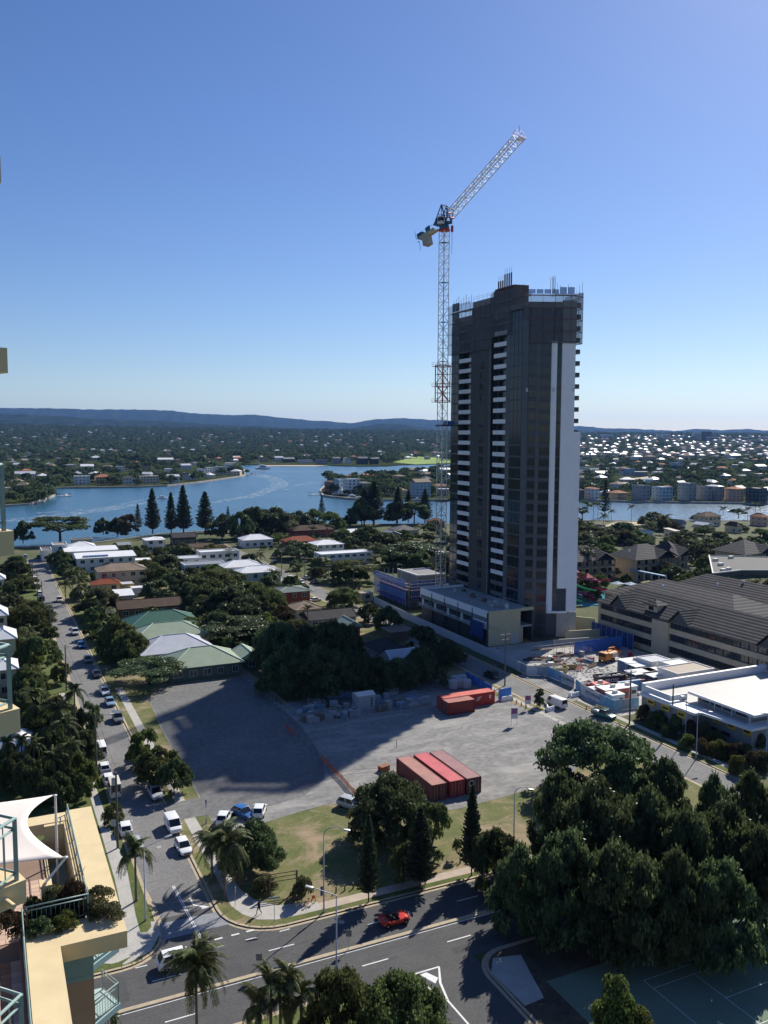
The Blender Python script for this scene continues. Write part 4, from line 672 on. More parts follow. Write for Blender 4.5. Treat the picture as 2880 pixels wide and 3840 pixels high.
for k in range(6): mr_.bar((-10.4+k*1.4,1.2,1.5),(-10.4+k*1.4,1.2,2.8),.05); mr_.bar((-10.4+k*1.4,-1.2,1.5),(-10.4+k*1.4,-1.2,2.8),.05)
mr_.bar((-10.4,1.2,2.8),(-3.4,1.2,2.8),.05).bar((-10.4,-1.2,2.8),(-3.4,-1.2,2.8),.05).bar((-10.5,-1.2,1.6),(-10.5,-1.2,4.2),.07).path([(-10.4,0,1.2),(-10.7,0,-.6),(-10.9,0,-1.6)], .06, 4)
link('handrail', mr_.mesh('handrail', STEELD), sl_, None, CR); link('warning_light', MB().lathe([(.05,-.2),(.22,-.1),(.22,.2),(.05,.3)], 8).mesh('warning_light', WHITE), sl_, (-10.9,0,-1.9))
jl = jd.length; jz0 = ctop+3.6; jz1 = 135.2; el = math.atan2(jz1-jz0, jl-2.2); LJ = math.hypot(jz1-jz0, jl-2.2); nj = 8
jib = link('jib', None, sl_, (2.2,0,3.6), (0, R(90)-el, 0))
jsm = lattice(MB(), LJ/nj, .95, 1.15, 2, .16, .08).mesh('jib_section', CRW)
for i in range(nj): link('jib_section', jsm, jib, (0,0,i*LJ/nj))
link('jib_walkway', MB().box(-.05,-.35,1,.05,.35,LJ-1).mesh('jib_walkway', meshmat('grating',(.5,.5,.5),.45)), jib, (-.9,0,0))
link('jib_foot', MB().bar((-.9,-1.2,.1),(-.9,1.2,.1),.3).bar((.9,-1.2,.1),(.9,1.2,.1),.35).bar((.9,-1.1,0),(.2,-1.1,-1.2),.25).bar((.9,1.1,0),(.2,1.1,-1.2),.25).mesh('jib_foot', CRR), jib)
hd = MB()
for (x,y) in ((-1.3,-1.4),(1.0,-1.4),(1.0,1.4),(-1.3,1.4)): hd.bar((x,y,LJ-.2),(x,y,LJ+1.6),.08)
for z in (LJ-.2, LJ+.8, LJ+1.6): hd.bar((-1.3,-1.4,z),(1,-1.4,z),.07).bar((1,-1.4,z),(1,1.4,z),.07).bar((1,1.4,z),(-1.3,1.4,z),.07).bar((-1.3,1.4,z),(-1.3,-1.4,z),.07)
hd.bar((-1.3,0,LJ+1.6),(-2.6,0,LJ+2.2),.08); link('jib_head', hd.mesh('jib_head', CRR), jib); link('jib_end_guard', MB().box(.9,-1.3,LJ,.95,1.3,LJ+1.5).mesh('jib_end_guard', meshmat('pale_mesh',(.55,.55,.56),.5)), jib)
link('hoist_rope', MB().tube((2.9,.3,4.2),(2.9,.3,.2),.03,.03,4).tube((2.9,.3,-.9),(2.9,.3,-7.5),.07,.05,5).mesh('hoist_rope', STEELD), sl_); link('hook_block', MB().box(2.6,.05,-1.2,3.2,.55,.6).mesh('hook_block', CRR), sl_)
# ---------------------------------------------------------------- shell behind, wrapped in scaffold
sb = thing('building_shell', 'low grey concrete shell under construction behind blue scaffold netting', 'building'); x0,y0,x1,y1 = 122.6,240.5,140,264
part('wall', MB().box(x0,y0,0,x0+.3,y1,6.6).box(x0,y0,0,x1,y0+.3,6.6).box(x0+7,y0+8,0,x1,y1,8.6), mat('grey_block',(.20,.20,.20),.85,.1), sb); part('parapet_cap', MB().box(x0+7,y0+7.8,8.6,x1,y0+8.3,9.0).box(x0+6.8,y0+8.3,8.6,x0+7.3,y1,9.0), OFFW, sb); part('floor_slab', MB().box(x0,y0,3.0,x1,y1,3.3), CONC, sb)
for k in range(7): link('starter_bar', MB().tube((x0+1+k*1.1,y1-2-(k%3),6.2),(x0+1+k*1.1,y1-2-(k%3),9.6),.07,.05,5).mesh('starter_bar', OFFW), sb)
scf = thing('scaffold', 'steel scaffold hung with blue debris netting around the low concrete shell', 'scaffold'); so_ = []
def scaff(par, p, q, lifts, bayw=2.4, nets=None, wide=1.1):
    p, q = Vector((*p,0)), Vector((*q,0)); L_ = (q-p).length; n = max(1, round(L_/bayw)); d = (q-p).normalized(); nn = Vector((d.y,-d.x,0))*wide; H_ = lifts*2.0+.8
    for k in range(n+1):
        c_ = p+d*L_*k/n
        for o in (c_, c_+nn): link('standard', MB().tube((o.x,o.y,BZ),(o.x,o.y,H_),.05,.05,5).mesh('standard', GREYM), par)
    for l in range(1, lifts+1):
        link('ledger', MB().tube(p+Vector((0,0,l*2)),q+Vector((0,0,l*2)),.05,.05,4).tube(p+nn+Vector((0,0,l*2+1)),q+nn+Vector((0,0,l*2+1)),.05,.05,4).mesh('ledger', GREYM), par)
        for k in range(n):
            u, v = p+d*L_*(k+.02)/n, p+d*L_*(k+.98)/n; link('deck_plank', MB().prism([u[:2], v[:2], (v+nn)[:2], (u+nn)[:2]], l*2-.1, l*2-.04).mesh('deck_plank', TIMB), par)
            if nets and l in nets:
                u2, v2 = u+nn*1.08, v+nn*1.08; link('net', MB().add([(u2.x,u2.y,l*2-.9),(v2.x,v2.y,l*2-.9),(v2.x,v2.y,l*2+1.0),(u2.x,u2.y,l*2+1.0)], [(0,1,2,3)]).mesh('net', nets[l]), par)
BLM2 = meshmat('faded_blue_netting',(.10,.22,.50),.72); BLM3 = meshmat('purple_blue_netting',(.09,.11,.38),.6)
scaff(scf, (121.8,264),(121.8,240), 4, 2.4, {4:BLUEM,3:BLM3,2:BLM2,1:BLM3}); scaff(scf, (121.8,239.4),(141,239.4), 4, 2.4, {4:BLM2,3:BLM3,2:BLM3}); scaff(scf, (134,262),(141,262), 4, 2.4, {4:BLUEM})
print('tower ok')
# ================================================================ HOUSES AND LOW BUILDINGS
WALLM = {n: mat('wall_'+n, c, .8, .05, .5) for n, c in dict(white=(.66,.66,.64), cream=(.56,.48,.34), beige=(.50,.42,.31), grey=(.30,.30,.30), brick=(.22,.06,.04), brown=(.15,.10,.07), dark=(.05,.055,.055), green=(.10,.125,.095), yellow=(.50,.36,.14), tan=(.42,.33,.22), blue=(.35,.45,.52), pink=(.55,.36,.28)).items()}
ROOFM = {n: ribbed('roof_'+n, c, 1.6, 0, .45, 0, .35, .07) for n, c in dict(white=(.72,.72,.72), palegreen=(.30,.36,.26), green=(.045,.12,.085), greygreen=(.14,.17,.145), lightgrey=(.50,.51,.55), grey=(.24,.25,.26), beige=(.38,.31,.24)).items()}
ROOFM.update({n: ribbed('tile_'+n, c, 3.2, 2, .85, 0, .6, .16) for n, c in dict(brown=(.085,.058,.042), red=(.25,.07,.035), terracotta=(.36,.15,.075), tan=(.26,.20,.15), dark=(.052,.05,.05), tilegrey=(.15,.145,.14)).items()})
WINS = {}
def win_mesh(w_, h_):
    k = (round(w_,1), round(h_,1))
    if k not in WINS:
        w_, h_ = k; f = MB().box(-w_/2-.07,-.05,-.07,w_/2+.07,.02,0).box(-w_/2-.07,-.05,h_,w_/2+.07,.02,h_+.07).box(-w_/2-.07,-.05,0,-w_/2,.02,h_).box(w_/2,-.05,0,w_/2+.07,.02,h_).box(-.03,-.045,0,.03,.02,h_); WINS[k] = (f.mesh('window', OFFW), MB().box(-w_/2,-.02,0,w_/2,.015,h_).mesh('pane', GLASSB))
    return WINS[k]
def add_window(par, loc, an, w_=1.4, h_=1.2, panes=True):
    f, p_ = win_mesh(w_, h_)
    if panes: o = link('window', f, par, loc, an); link('pane', p_, o)
    else: link('window', p_, par, loc, an)
def hip(mb, x0, y0, x1, y1, z, h, oh=.5, ridge='x', gable=False, th=.12):
    x0 -= oh; y0 -= oh; x1 += oh; y1 += oh; cx, cy = (x0+x1)/2, (y0+y1)/2; w_, d_ = x1-x0, y1-y0
    if ridge == 'auto': ridge = 'x' if w_ >= d_ else 'y'
    if ridge == 'x': i = 0 if gable else min(d_/2, w_/2-.2); r0, r1 = (x0+i,cy,z+h), (x1-i,cy,z+h); fs = [(0,1,5,4),(1,2,5),(2,3,4,5),(3,0,4)]
    else: i = 0 if gable else min(w_/2, d_/2-.2); r0, r1 = (cx,y0+i,z+h), (cx,y1-i,z+h); fs = [(0,1,4),(1,2,5,4),(2,3,5),(3,0,4,5)]
    vs = [(x0,y0,z),(x1,y0,z),(x1,y1,z),(x0,y1,z),r0,r1]; mb.add(vs, fs+[(3,2,1,0)])
    mb.add([(x0,y0,z-th),(x1,y0,z-th),(x1,y1,z-th),(x0,y1,z-th),(x0,y0,z-.002),(x1,y0,z-.002),(x1,y1,z-.002),(x0,y1,z-.002)], [(0,1,5,4),(1,2,6,5),(2,3,7,6),(3,0,4,7),(3,2,1,0)])
    c_ = MB(); hh = [(0,4),(3,4),(1,5),(2,5),(4,5)] if ridge == 'x' else [(0,4),(1,4),(2,5),(3,5),(4,5)]
    for (i_, j_) in hh: p, q = Vector(vs[i_]), Vector(vs[j_]); c_.tube(p+Vector((0,0,.03)), q+Vector((0,0,.03)), .11, .11, 5)
    return c_
def house(a0, b0, a1, b1, ze, roof, hr, wall, rcol, label, cat='house', name='house', win=True, group=None, storeys=None, oh=.5, ridge='auto', caps=True, panes=True, z0=None, par_h=.5):
    z0 = gz(((a0+a1)/2,(b0+b1)/2)) if z0 is None else z0; ca, cb = (a0+a1)/2, (b0+b1)/2; t = thing(name, label, cat, (ca,cb,z0), 0, group); w_, d_ = (a1-a0)/2, (b1-b0)/2
    part('wall', MB().box(-w_,-d_,0,w_,d_,ze), WALLM[wall], t)
    if roof == 'flat':
        part('roof', MB().box(-w_+.2,-d_+.2,ze,w_-.2,d_-.2,ze+.12), ROOFM[rcol], t)
        pm = MB(); q = .22; pm.box(-w_-.05,-d_-.05,ze-.25,w_+.05,-d_+q,ze+par_h).box(-w_-.05,d_-q,ze-.25,w_+.05,d_+.05,ze+par_h).box(-w_-.05,-d_+q,ze-.25,-w_+q,d_-q,ze+par_h).box(w_-q,-d_+q,ze-.25,w_+.05,d_-q,ze+par_h); part('parapet', pm, WALLM['white'] if wall == 'white' else WALLM[wall], t)
    elif roof == 'skillion':
        mb = MB(); o = oh; mb.add([(-w_-o,-d_-o,ze),(w_+o,-d_-o,ze),(w_+o,d_+o,ze+hr),(-w_-o,d_+o,ze+hr),(-w_-o,-d_-o,ze+.15),(w_+o,-d_-o,ze+.15),(w_+o,d_+o,ze+hr+.15),(-w_-o,d_+o,ze+hr+.15)], [(3,2,1,0),(4,5,6,7),(0,1,5,4),(1,2,6,5),(2,3,7,6),(3,0,4,7)]); part('roof', mb, ROOFM[rcol], t)
    else:
        mb = MB(); cp = hip(mb, -w_, -d_, w_, d_, ze, hr, oh, ridge, roof == 'gable'); ro = part('roof', mb, ROOFM[rcol], t)
        if caps: link('ridge_cap', cp.mesh('ridge_cap', ROOFM[rcol] if rcol in ('brown','red','dark','terracotta','tan','tilegrey') else mat('pale_ridge_'+rcol, tuple(min(.8,c*1.7+.08) for c in ROOFM[rcol].node_tree.nodes['Color Ramp'].color_ramp.elements[0].color[:3]), .5, .05)), ro)
    if win:
        ns = storeys or max(1, round(ze/3.0)); sh = ze/ns
        for s_ in range(ns):
            n = max(1, int(2*w_/3.2))
            for i in range(n): add_window(t, (-w_+2*w_*(i+.5)/n+rnd.uniform(-.2,.2), -d_-.012, s_*sh+.95), 0, rnd.choice((1.2,1.6,2.0)), min(1.3,sh-1.4), panes)
            n = max(1, int(2*d_/3.8))
            for i in range(n): add_window(t, (-w_-.012, -d_+2*d_*(i+.5)/n, s_*sh+.95), -math.pi/2, rnd.choice((1.0,1.4)), min(1.2,sh-1.4), panes)
    return t
def hs(k, p, q, ze, d, roof, hr, wall, rcol, label, **kw):
    P, Q = g(k, *p, ze+BZ), g(k, *q, ze+BZ); b0 = (P.y+Q.y)/2; return house(min(P.x,Q.x), b0, max(P.x,Q.x), b0+d, ze, roof, hr, wall, rcol, label, **kw)
# four townhouses beside the lot
house(36,188,52.5,199.5,3.1,'hip',3.0,'green','palegreen','long pale green hip-roofed house nearest the gravel lot'); house(52.6,190.5,58,198,2.9,'gable',1.6,'green','palegreen','low pale green annexe at the right end of the nearest green house')
house(32.5,202.8,49.5,214,3.1,'hip',3.0,'grey','lightgrey','light grey metal hip-roofed house between the two pale green roofs')
house(32.8,217.5,52,229,3.1,'hip',3.0,'grey','palegreen','second pale green hip-roofed house behind the light grey roof'); house(34,232.5,53,245,3.1,'hip',3.0,'brown','green','dark bottle-green hip-roofed house at the back of the row')
hs('I',(1060,915),(1610,868),3.0,9,'gable',1.8,'brown','brown','long low house with dark brown tiled gable roof')
hs('I',(880,585),(1300,552),6.0,10,'hip',2.2,'cream','tan','two-storey cream house with a weathered tan tile hip roof')
hs('I',(690,470),(1195,432),5.8,9,'skillion',1.0,'white','white','long white house with a blue solar array on its low roof'); sp = g('I',850,440,6.4); 
sa = thing('solar_array', 'blue solar panels laid along the long white roof', 'solar panels', (sp.x,sp.y,6.55), 0)
for i in range(9): link('panel', MB().box(-.5,-1.1,0,.5,1.1,.05).mesh('panel', mat('solar_blue',(.03,.06,.16),.2,.1)), sa, ((i-4)*1.08,0,0), (R(6),0,0))
hs('I',(590,415),(1030,372),6.2,8,'skillion',.8,'white','white','white house with stepped roof lights behind the solar roof'); hs('I',(470,350),(600,345),8.0,9,'flat',0,'white','beige','tall plain white box house near the river end'); hs('I',(615,372),(845,350),5.6,10,'hip',2.0,'white','white','white pyramid-roofed house beside the tall white box')
hs('I',(370,400),(465,395),4.2,12,'flat',0,'white','tilegrey','low white house with dark flat roof terrace near the river end')
hs('I',(820,692),(1075,682),2.9,6,'hip',1.5,'cream','red','small house with a rusty red tiled roof below the cream house'); hs('I',(1080,690),(1195,690),3.6,5,'flat',0,'yellow','lightgrey','small yellow flat-roofed annexe beside the red roof',par_h=.15); hs('I',(1170,725),(1285,722),3.0,4,'flat',0,'white','white','white flat carport roof right of the yellow annexe',par_h=.1,win=False); hs('I',(1005,790),(1190,795),3.2,6,'skillion',1.0,'grey','white','low house with a bright white folded roof')
hs('I',(1040,330),(1180,350),4.0,6,'skillion',.6,'dark','grey','narrow dark house with a thin grey roof by the river pines'); hs('I',(640,300),(820,290),3.6,6,'flat',0,'beige','grey','low beige flat-roofed house at the river bank'); hs('I',(1200,480),(1345,470),3.5,6,'flat',0,'cream','white','low cream house with white flat roof right of the solar roof',par_h=.15)
hs('J',(95,258),(250,255),5.6,9,'hip',1.0,'white','white','white two-storey box house beside the river pines'); hs('J',(310,240),(490,232),4.0,8,'gable',2.0,'dark','dark','dark gabled house under the river pines')
hs('J',(380,325),(620,303),3.6,9,'gable',1.2,'beige','brown','long beige house with brown roof behind the white units'); hs('J',(550,350),(770,332),3.6,7,'hip',2.0,'beige','red','brick-red hip roof behind the white units')
hs('J',(525,365),(820,345),6.2,8,'flat',0,'white','white','white modern unit block with flat roof and thin canopy'); hs('J',(365,410),(530,400),5.6,8,'flat',0,'white','lightgrey','left white unit block with pale flat roof',par_h=.3); hs('J',(405,465),(720,440),5.4,9,'flat',0,'white','grey','white unit block with grey roof plant deck',par_h=.35); hs('J',(430,480),(700,500),3.4,5,'flat',0,'cream','white','low white roof strip in front of the unit blocks',par_h=.2)
hs('J',(830,520),(1145,498),5.8,8,'hip',1.8,'white','white','large white house with bright white hip roof, front wing'); hs('J',(725,480),(1000,452),5.8,9,'hip',2.0,'white','white','large white house with bright white hip roof, rear wing')
hs('J',(860,262),(1085,250),3.8,10,'hip',2.2,'white','white','white pyramid-roofed bungalow with shaded verandah')
hs('J',(1120,668),(1380,655),5.6,9,'hip',.9,'brick','greygreen','red brick two-storey house with flat grey-green roof'); hs('J',(1205,720),(1340,712),3.0,3,'skillion',.4,'yellow','greygreen','small yellow porch wing of the red brick house',win=False)
hs('K',(415,318),(645,308),5.2,11,'hip',1.6,'white','white','white rendered hall with a bright low hip roof'); hs('K',(470,408),(862,372),4.6,9,'flat',0,'white','white','long white flat-roofed hall along the street',par_h=.35)
hs('K',(190,300),(410,272),3.4,9,'hip',2.2,'brick','red','dark red tile roof behind the white hall'); hs('K',(250,205),(540,178),4.2,10,'hip',2.4,'brick','brown','brown tile roof in front of the bank trees'); hs('K',(640,215),(870,205),3.8,8,'gable',1.4,'white','white','white gabled roof half hidden by tall trees')
hs('K',(965,222),(1150,237),5.6,8,'gable',1.6,'cream','grey','pale house with grey gable roof'); hs('K',(1060,192),(1300,200),3.6,12,'hip',2.6,'beige','tilegrey','house with broad weathered hip roof facing the river'); hs('K',(1290,340),(1395,335),5.0,7,'flat',0,'grey','lightgrey','plain grey block beside the crane mast',win=False); hs('K',(1400,390),(1520,385),5.0,8,'flat',0,'cream','white','pale block between crane mast and tower',win=False); hs('K',(1350,120),(1510,128),4.0,8,'hip',2.0,'brick','red','red roof behind the crane mast')
hs('K',(225,845),(480,850),3.0,8,'hip',1.8,'cream','tan','weathered bungalow beside the yellow porch'); hs('K',(365,945),(735,905),2.9,8,'gable',1.8,'grey','dark','dark tiled roof at the edge of the tower shadow'); hs('K',(640,985),(800,1000),2.8,7,'gable',1.6,'brick','palegreen','pale green gable roof at the edge of the tower shadow'); hs('K',(890,1180),(1235,1215),3.0,9,'hip',2.2,'grey','dark','shaded tiled house among the black trees'); hs('K',(1055,1285),(1235,1245),2.6,5,'gable',1.8,'white','lightgrey','small white gable lit between the black trees'); hs('K',(1040,1050),(1170,1025),2.6,5,'skillion',.3,'brown','tan','flat tan carport roof beside the sunlit path',win=False)
hs('K',(790,722),(880,712),2.7,3,'flat',0,'cream','beige','small cream site shed with orange flags',par_h=.1)
hs('I',(-60,1180),(138,1172),6.0,9,'hip',1.8,'cream','white','white-roofed townhouse at the left edge, upper one'); hs('I',(-60,975),(60,960),6.0,9,'hip',1.6,'cream','white','white-roofed townhouse at the left edge, farthest one'); hs('I',(-60,1455),(147,1438),6.0,7,'hip',1.5,'beige','white','white-roofed townhouse at the left edge, lower one')
hs('N',(-50,770),(300,735),3.6,9,'hip',2.0,'beige','white','white-roofed pavilion behind the garden palms'); hs('I',(-40,650),(40,640),3.2,7,'hip',1.4,'white','white','small white roof at the left edge near the street trees')
for (p,q,ze,d,rf,hr,wl,rc,lb) in (((1140,905),(1320,905),6.2,9,'hip',2.4,'cream','brown','two-storey cream house with brown hip roof on the near shore'),((1090,965),(1330,985),4.0,10,'gable',1.6,'cream','lightgrey','house with pale grey gable roof below the brown-roofed house'),((930,950),(1080,975),4.0,10,'gable',2.0,'white','grey','white-gabled grey roof left of the pale grey roof'),((690,1030),(830,1050),3.2,9,'gable',1.4,'white','white','dazzling white roof among the gardens right of the tower'),((905,1010),(1000,1030),4.2,8,'skillion',.8,'cream','beige','tan flat roof with a box lantern'),((1350,975),(1530,990),4.0,9,'hip',2.2,'cream','brown','brown hip roof near the right shore'),((1555,905),(1720,915),5.6,9,'hip',2.2,'pink','terracotta','terracotta-roofed house at the right edge of the near shore'),((310,990),(460,1005),3.2,8,'hip',1.6,'grey','tilegrey','grey roof in the gardens beside the tower'),((160,940),(220,940),3.2,5,'skillion',.5,'white','white','small white roof beside the tower wall'),((740,1075),(800,1078),2.8,4,'gable',1.0,'cream','grey','little shed roof below the dazzling white roof')): hs('C',p,q,ze,d,rf,hr,wl,rc,lb)
# ---------------------------------------------------------------- hotel
DT = ribbed('hotel_roof_tile', (.085,.083,.088), .62, 2, .8, 0, 1.0, .22); _wv = [n for n in DT.node_tree.nodes if n.type == 'TEX_WAVE'][0]; _mx = DT.node_tree.nodes.new('ShaderNodeMix'); _mx.data_type = 'RGBA'; _mx.blend_type = 'MULTIPLY'; _mx.inputs[0].default_value = .65; DT.node_tree.links.new(DT.node_tree.nodes['Color Ramp'].outputs[0], _mx.inputs[6]); DT.node_tree.links.new(_wv.outputs['Color'], _mx.inputs[7]); DT.node_tree.links.new(_mx.outputs[2], DT.node_tree.nodes['Principled BSDF'].inputs['Base Color']); HCR = mat('hotel_cream', (.50,.42,.30), .8, .05, .5)
ht = thing('hotel_wing', 'long cream hotel wing with three window bands under a dark tiled roof', 'hotel', (0,0,0)); ha, hb0, hb1, hz = 153.4, 92.0, 185.5, 9.6
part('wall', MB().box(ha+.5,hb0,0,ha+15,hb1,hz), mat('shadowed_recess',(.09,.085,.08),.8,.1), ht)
mb = MB(); hip(mb, ha+.2, hb0, ha+15, hb1, hz, 4.6, .8, 'y'); part('roof', mb, DT, ht)
hwin, hpan = MB().box(-1.1,-.06,0,1.1,.0,.06).box(-1.1,-.06,1.60,1.1,0,1.66).box(-1.1,-.06,.06,-1.02,0,1.6).box(1.02,-.06,.06,1.1,0,1.6).box(-.03,-.06,.06,.03,0,1.6).mesh('window', STEELD), MB().box(-1.02,-.03,.06,1.02,0,1.6).mesh('pane', GLASSB)
for s_ in range(3):
    z = .1+s_*3.15
    for i in range(8):
        u0 = hb0+(hb1-hb0)*i/8; u1 = hb0+(hb1-hb0)*(i+1)/8; link('spandrel', MB().box(ha,u0+.01,z+(0 if s_ else 0),ha+.5,u1-.01,z+1.35).mesh('spandrel', HCR), ht)
    for i in range(38):
        u = hb1-1.5-i*2.42
        if 158.5 < u < 164.5: continue
        o = link('window', hwin, ht, (ha+.42,u,z+1.42), -math.pi/2); link('pane', hpan, o)
part('stair_wall', MB().box(ha-.25,158.6,0,ha+.6,164.4,hz-.6), HCR, ht); part('end_pier', MB().box(ha-.1,hb1-.6,0,ha+.6,hb1+.1,hz), HCR, ht); part('eave_band', MB().box(ha+.05,hb0,hz-.35,ha+.52,hb1,hz-.02), OFFW, ht)
for (u, wd) in ((176.5,7.5),(154.5,7.5),(128,7.5)):    # gablets breaking the eave
    mb = MB(); mb.add([(ha-1.2,u-wd/2,hz-.1),(ha-1.2,u+wd/2,hz-.1),(ha-1.2,u,hz+3.4),(ha+7.2,u,hz+3.6),(ha+3,u-wd/2,hz+1.6),(ha+3,u+wd/2,hz+1.6)], [(0,2,3,4),(1,5,3,2)]); link('gable_roof', mb.mesh('gable_roof', DT), ht)
    link('gable_face', MB().add([(ha-.7,u-wd/2+.5,hz-.1),(ha-.7,u+wd/2-.5,hz-.1),(ha-.7,u,hz+2.9)], [(0,1,2)]).mesh('gable_face', mat('gable_dark',(.07,.08,.085),.7,.1)), ht)
dm = link('dormer', MB().box(ha+1.0,164.0,hz+.6,ha+4,168.2,hz+2.6).mesh('dormer', HCR), ht); mb = MB(); hip(mb, ha+.8, 163.8, ha+4.4, 168.4, hz+2.6, 1.2, .3, 'x'); link('dormer_roof', mb.mesh('dormer_roof', DT), dm); link('dormer_window', MB().box(ha+.93,165.3,hz+1.2,ha+1.0,167.0,hz+2.2).mesh('dormer_window', GLASSB), dm)
h2 = thing('hotel_main_hall', 'broad dark tiled hotel hall behind the long wing with a flat plant deck', 'hotel'); part('wall', MB().box(167.5,150,0,205,200,9.0), HCR, h2); mb = MB(); hip(mb,166.5,150,189.6,199,9.0,5.0,.8,'y'); hip(mb,190.9,150,207,199,9.0,4.6,.8,'y'); hip(mb,176,140,206,153,8.2,4.4,.8,'x'); part('roof', mb, DT, h2)
dk = [g('H',1200,215,13.5),g('H',1800,230,13.5),g('H',1800,330,13.5),g('H',1450,330,13.5),g('H',1230,355,13.5)]; part('plant_deck', MB().prism([q[:2] for q in dk], 12.0, 13.4), mat('deck_grey',(.085,.082,.075),.85,.1), h2)
mb = MB(); 
for i in range(5): p, q = dk[i], dk[(i+1)%5]; mb.bar((p.x,p.y,13.6),(q.x,q.y,13.6),.35)
part('deck_parapet', mb, OFFW, h2)
for (x,y) in ((1250,255),(1290,290),(1370,235),(1310,335),(1350,325)): q = g('H',x,y,13.5); link('roof_vent', MB().box(q.x-.9,q.y-.5,13.4,q.x+.9,q.y+.5,14.3).mesh('roof_vent', OFFW), h2)
for (x,y) in ((840,465),(1265,450),(1465,430),(580,185+0)): q = g('H',x,y,13); link('roof_vent', MB().lathe([(.28,0),(.28,.7),(.4,.75),(.1,1.05)],8).mesh('roof_vent', WHITE), h2, (q.x,q.y,12.9))
for (p,q,d,lb) in (((165,262),(575,262),15,'dark tiled hotel wing beside the tower, behind the water slides'),((630,247),(965,228),15,'dark tiled hotel wing with balconies behind the blue walkway'),((970,215),(1060,212),18,'dark tiled hotel wing end next to the garden trees'),((1480,205),(1900,215),16,'dark tiled hotel wing at the right edge of the photo')):
    P, Q = g('H',*p,8.6), g('H',*q,8.6); w_ = Q.x-P.x; t = thing('hotel_wing', lb, 'hotel', (P.x,P.y,BZ)); part('wall', MB().box(.6,.6,0,w_-.6,d,8.4), HCR, t); mb = MB(); hip(mb,0,0,w_,d,8.4,4.8,.8,'x'); part('roof', mb, DT, t)
    gx = w_*.72; mb = MB(); mb.add([(gx-5,-1.4,8.35),(gx+5,-1.4,8.35),(gx,-1.4,11.2),(gx,7,12.4),(gx-5,4,10.2),(gx+5,4,10.2)], [(0,2,3,4),(1,5,3,2)]); link('gable_roof', mb.mesh('gable_roof', DT), t)
    for s_ in range(3):
        link('balcony_slab', MB().box(0,-.6,s_*2.8+.05,w_,.6,s_*2.8+.22).mesh('balcony_slab', HCR), t); link('balustrade', MB().box(0,-.6,s_*2.8+.22,w_,-.52,s_*2.8+1.1).mesh('balustrade', mat('dim_balustrade',(.16,.15,.13),.8,.1)), t)
        for i in range(int(w_/3.6)): link('balcony_door', MB().box(i*3.6+.8,.52,s_*2.8+.25,i*3.6+2.9,.6,s_*2.8+2.4).mesh('balcony_door', GLASSB), t)
        for i in range(int(w_/3.6)+1): link('party_wall', MB().box(i*3.6+.1,-.55,s_*2.8+.22,i*3.6+.35,.6,s_*2.8+2.8).mesh('party_wall', HCR), t)
wb = thing('covered_walkway', 'blue roofed covered walkway on pillars by the hotel pool', 'walkway'); P, Q = g('H',590,320,5), g('H',870,375,5); part('roof', MB().prism([(P.x,P.y),(Q.x,Q.y),(Q.x+1,Q.y+2.5),(P.x+1,P.y+2.5)],4.6,5.0), mat('walkway_blue',(.20,.38,.58),.5,.08), wb)
for i in range(6): q = P.lerp(Q,i/5); link('pillar', MB().box(q.x,q.y,0,q.x+.35,q.y+.35,4.6).mesh('pillar', WALLM['blue']), wb)
# pool umbrellas, water slides
for (x,y,c_) in ((490,425,(.30,.38,.45)),(590,430,(.34,.42,.50)),(620,450,(.05,.25,.70)),(730,420,(.5,.4,.15))):
    q = g('H',x,y,3.0); u = thing('pool_umbrella', {(490,425):'pale square pool umbrella nearest the slides',(590,430):'large pale pool umbrella in the middle',(620,450):'bright blue pool shade by the hotel corner',(730,420):'small ochre pool shade under the walkway'}[(x,y)], 'umbrella', (q.x,q.y,BZ)); part('pole', MB().tube((0,0,0),(0,0,3),.06), GREYM, u); part('canopy', MB().add([(-2,-2,2.6),(2,-2,2.6),(2,2,2.6),(-2,2,2.6),(0,0,3.4)],[(0,1,4),(1,2,4),(2,3,4),(3,0,4),(3,2,1,0)]), mat('umbrella_%d'%x,c_,.8,.05), u)
sc_ = g('H',290,560,0); ws = thing('water_slide', 'coloured spiral water slides around a red play tower', 'water slide', (sc_.x,sc_.y,BZ))
def slide(name, cx, cy, r, z1, turns, col, ph):
    mb = MB(); n = 30; prev = None
    for i in range(n+1):
        t = i/n; a_ = ph+turns*2*math.pi*t; p = Vector((cx+r*math.cos(a_)*(1+.25*t), cy+r*math.sin(a_)*(1+.25*t), z1*(1-t)+.5)); o = Vector((math.cos(a_),math.sin(a_),0))*.7
        ring_ = [p-o+Vector((0,0,.5)), p-o*.5, p+o*.5, p+o+Vector((0,0,.5))]
        if prev: 
            for j in range(3): mb.add([prev[j],prev[j+1],ring_[j+1],ring_[j]],[(0,1,2,3)])
        prev = ring_
    part(name, mb, mat(name+'_paint',col,.4,.05), ws)
slide('red_slide',2,-2,3.6,6,1.6,(.42,.03,.10),0); slide('green_slide',-5,-2,3.2,6,1.3,(.10,.42,.20),2); slide('purple_slide',-2,2,4.2,7,1.4,(.30,.05,.25),4)
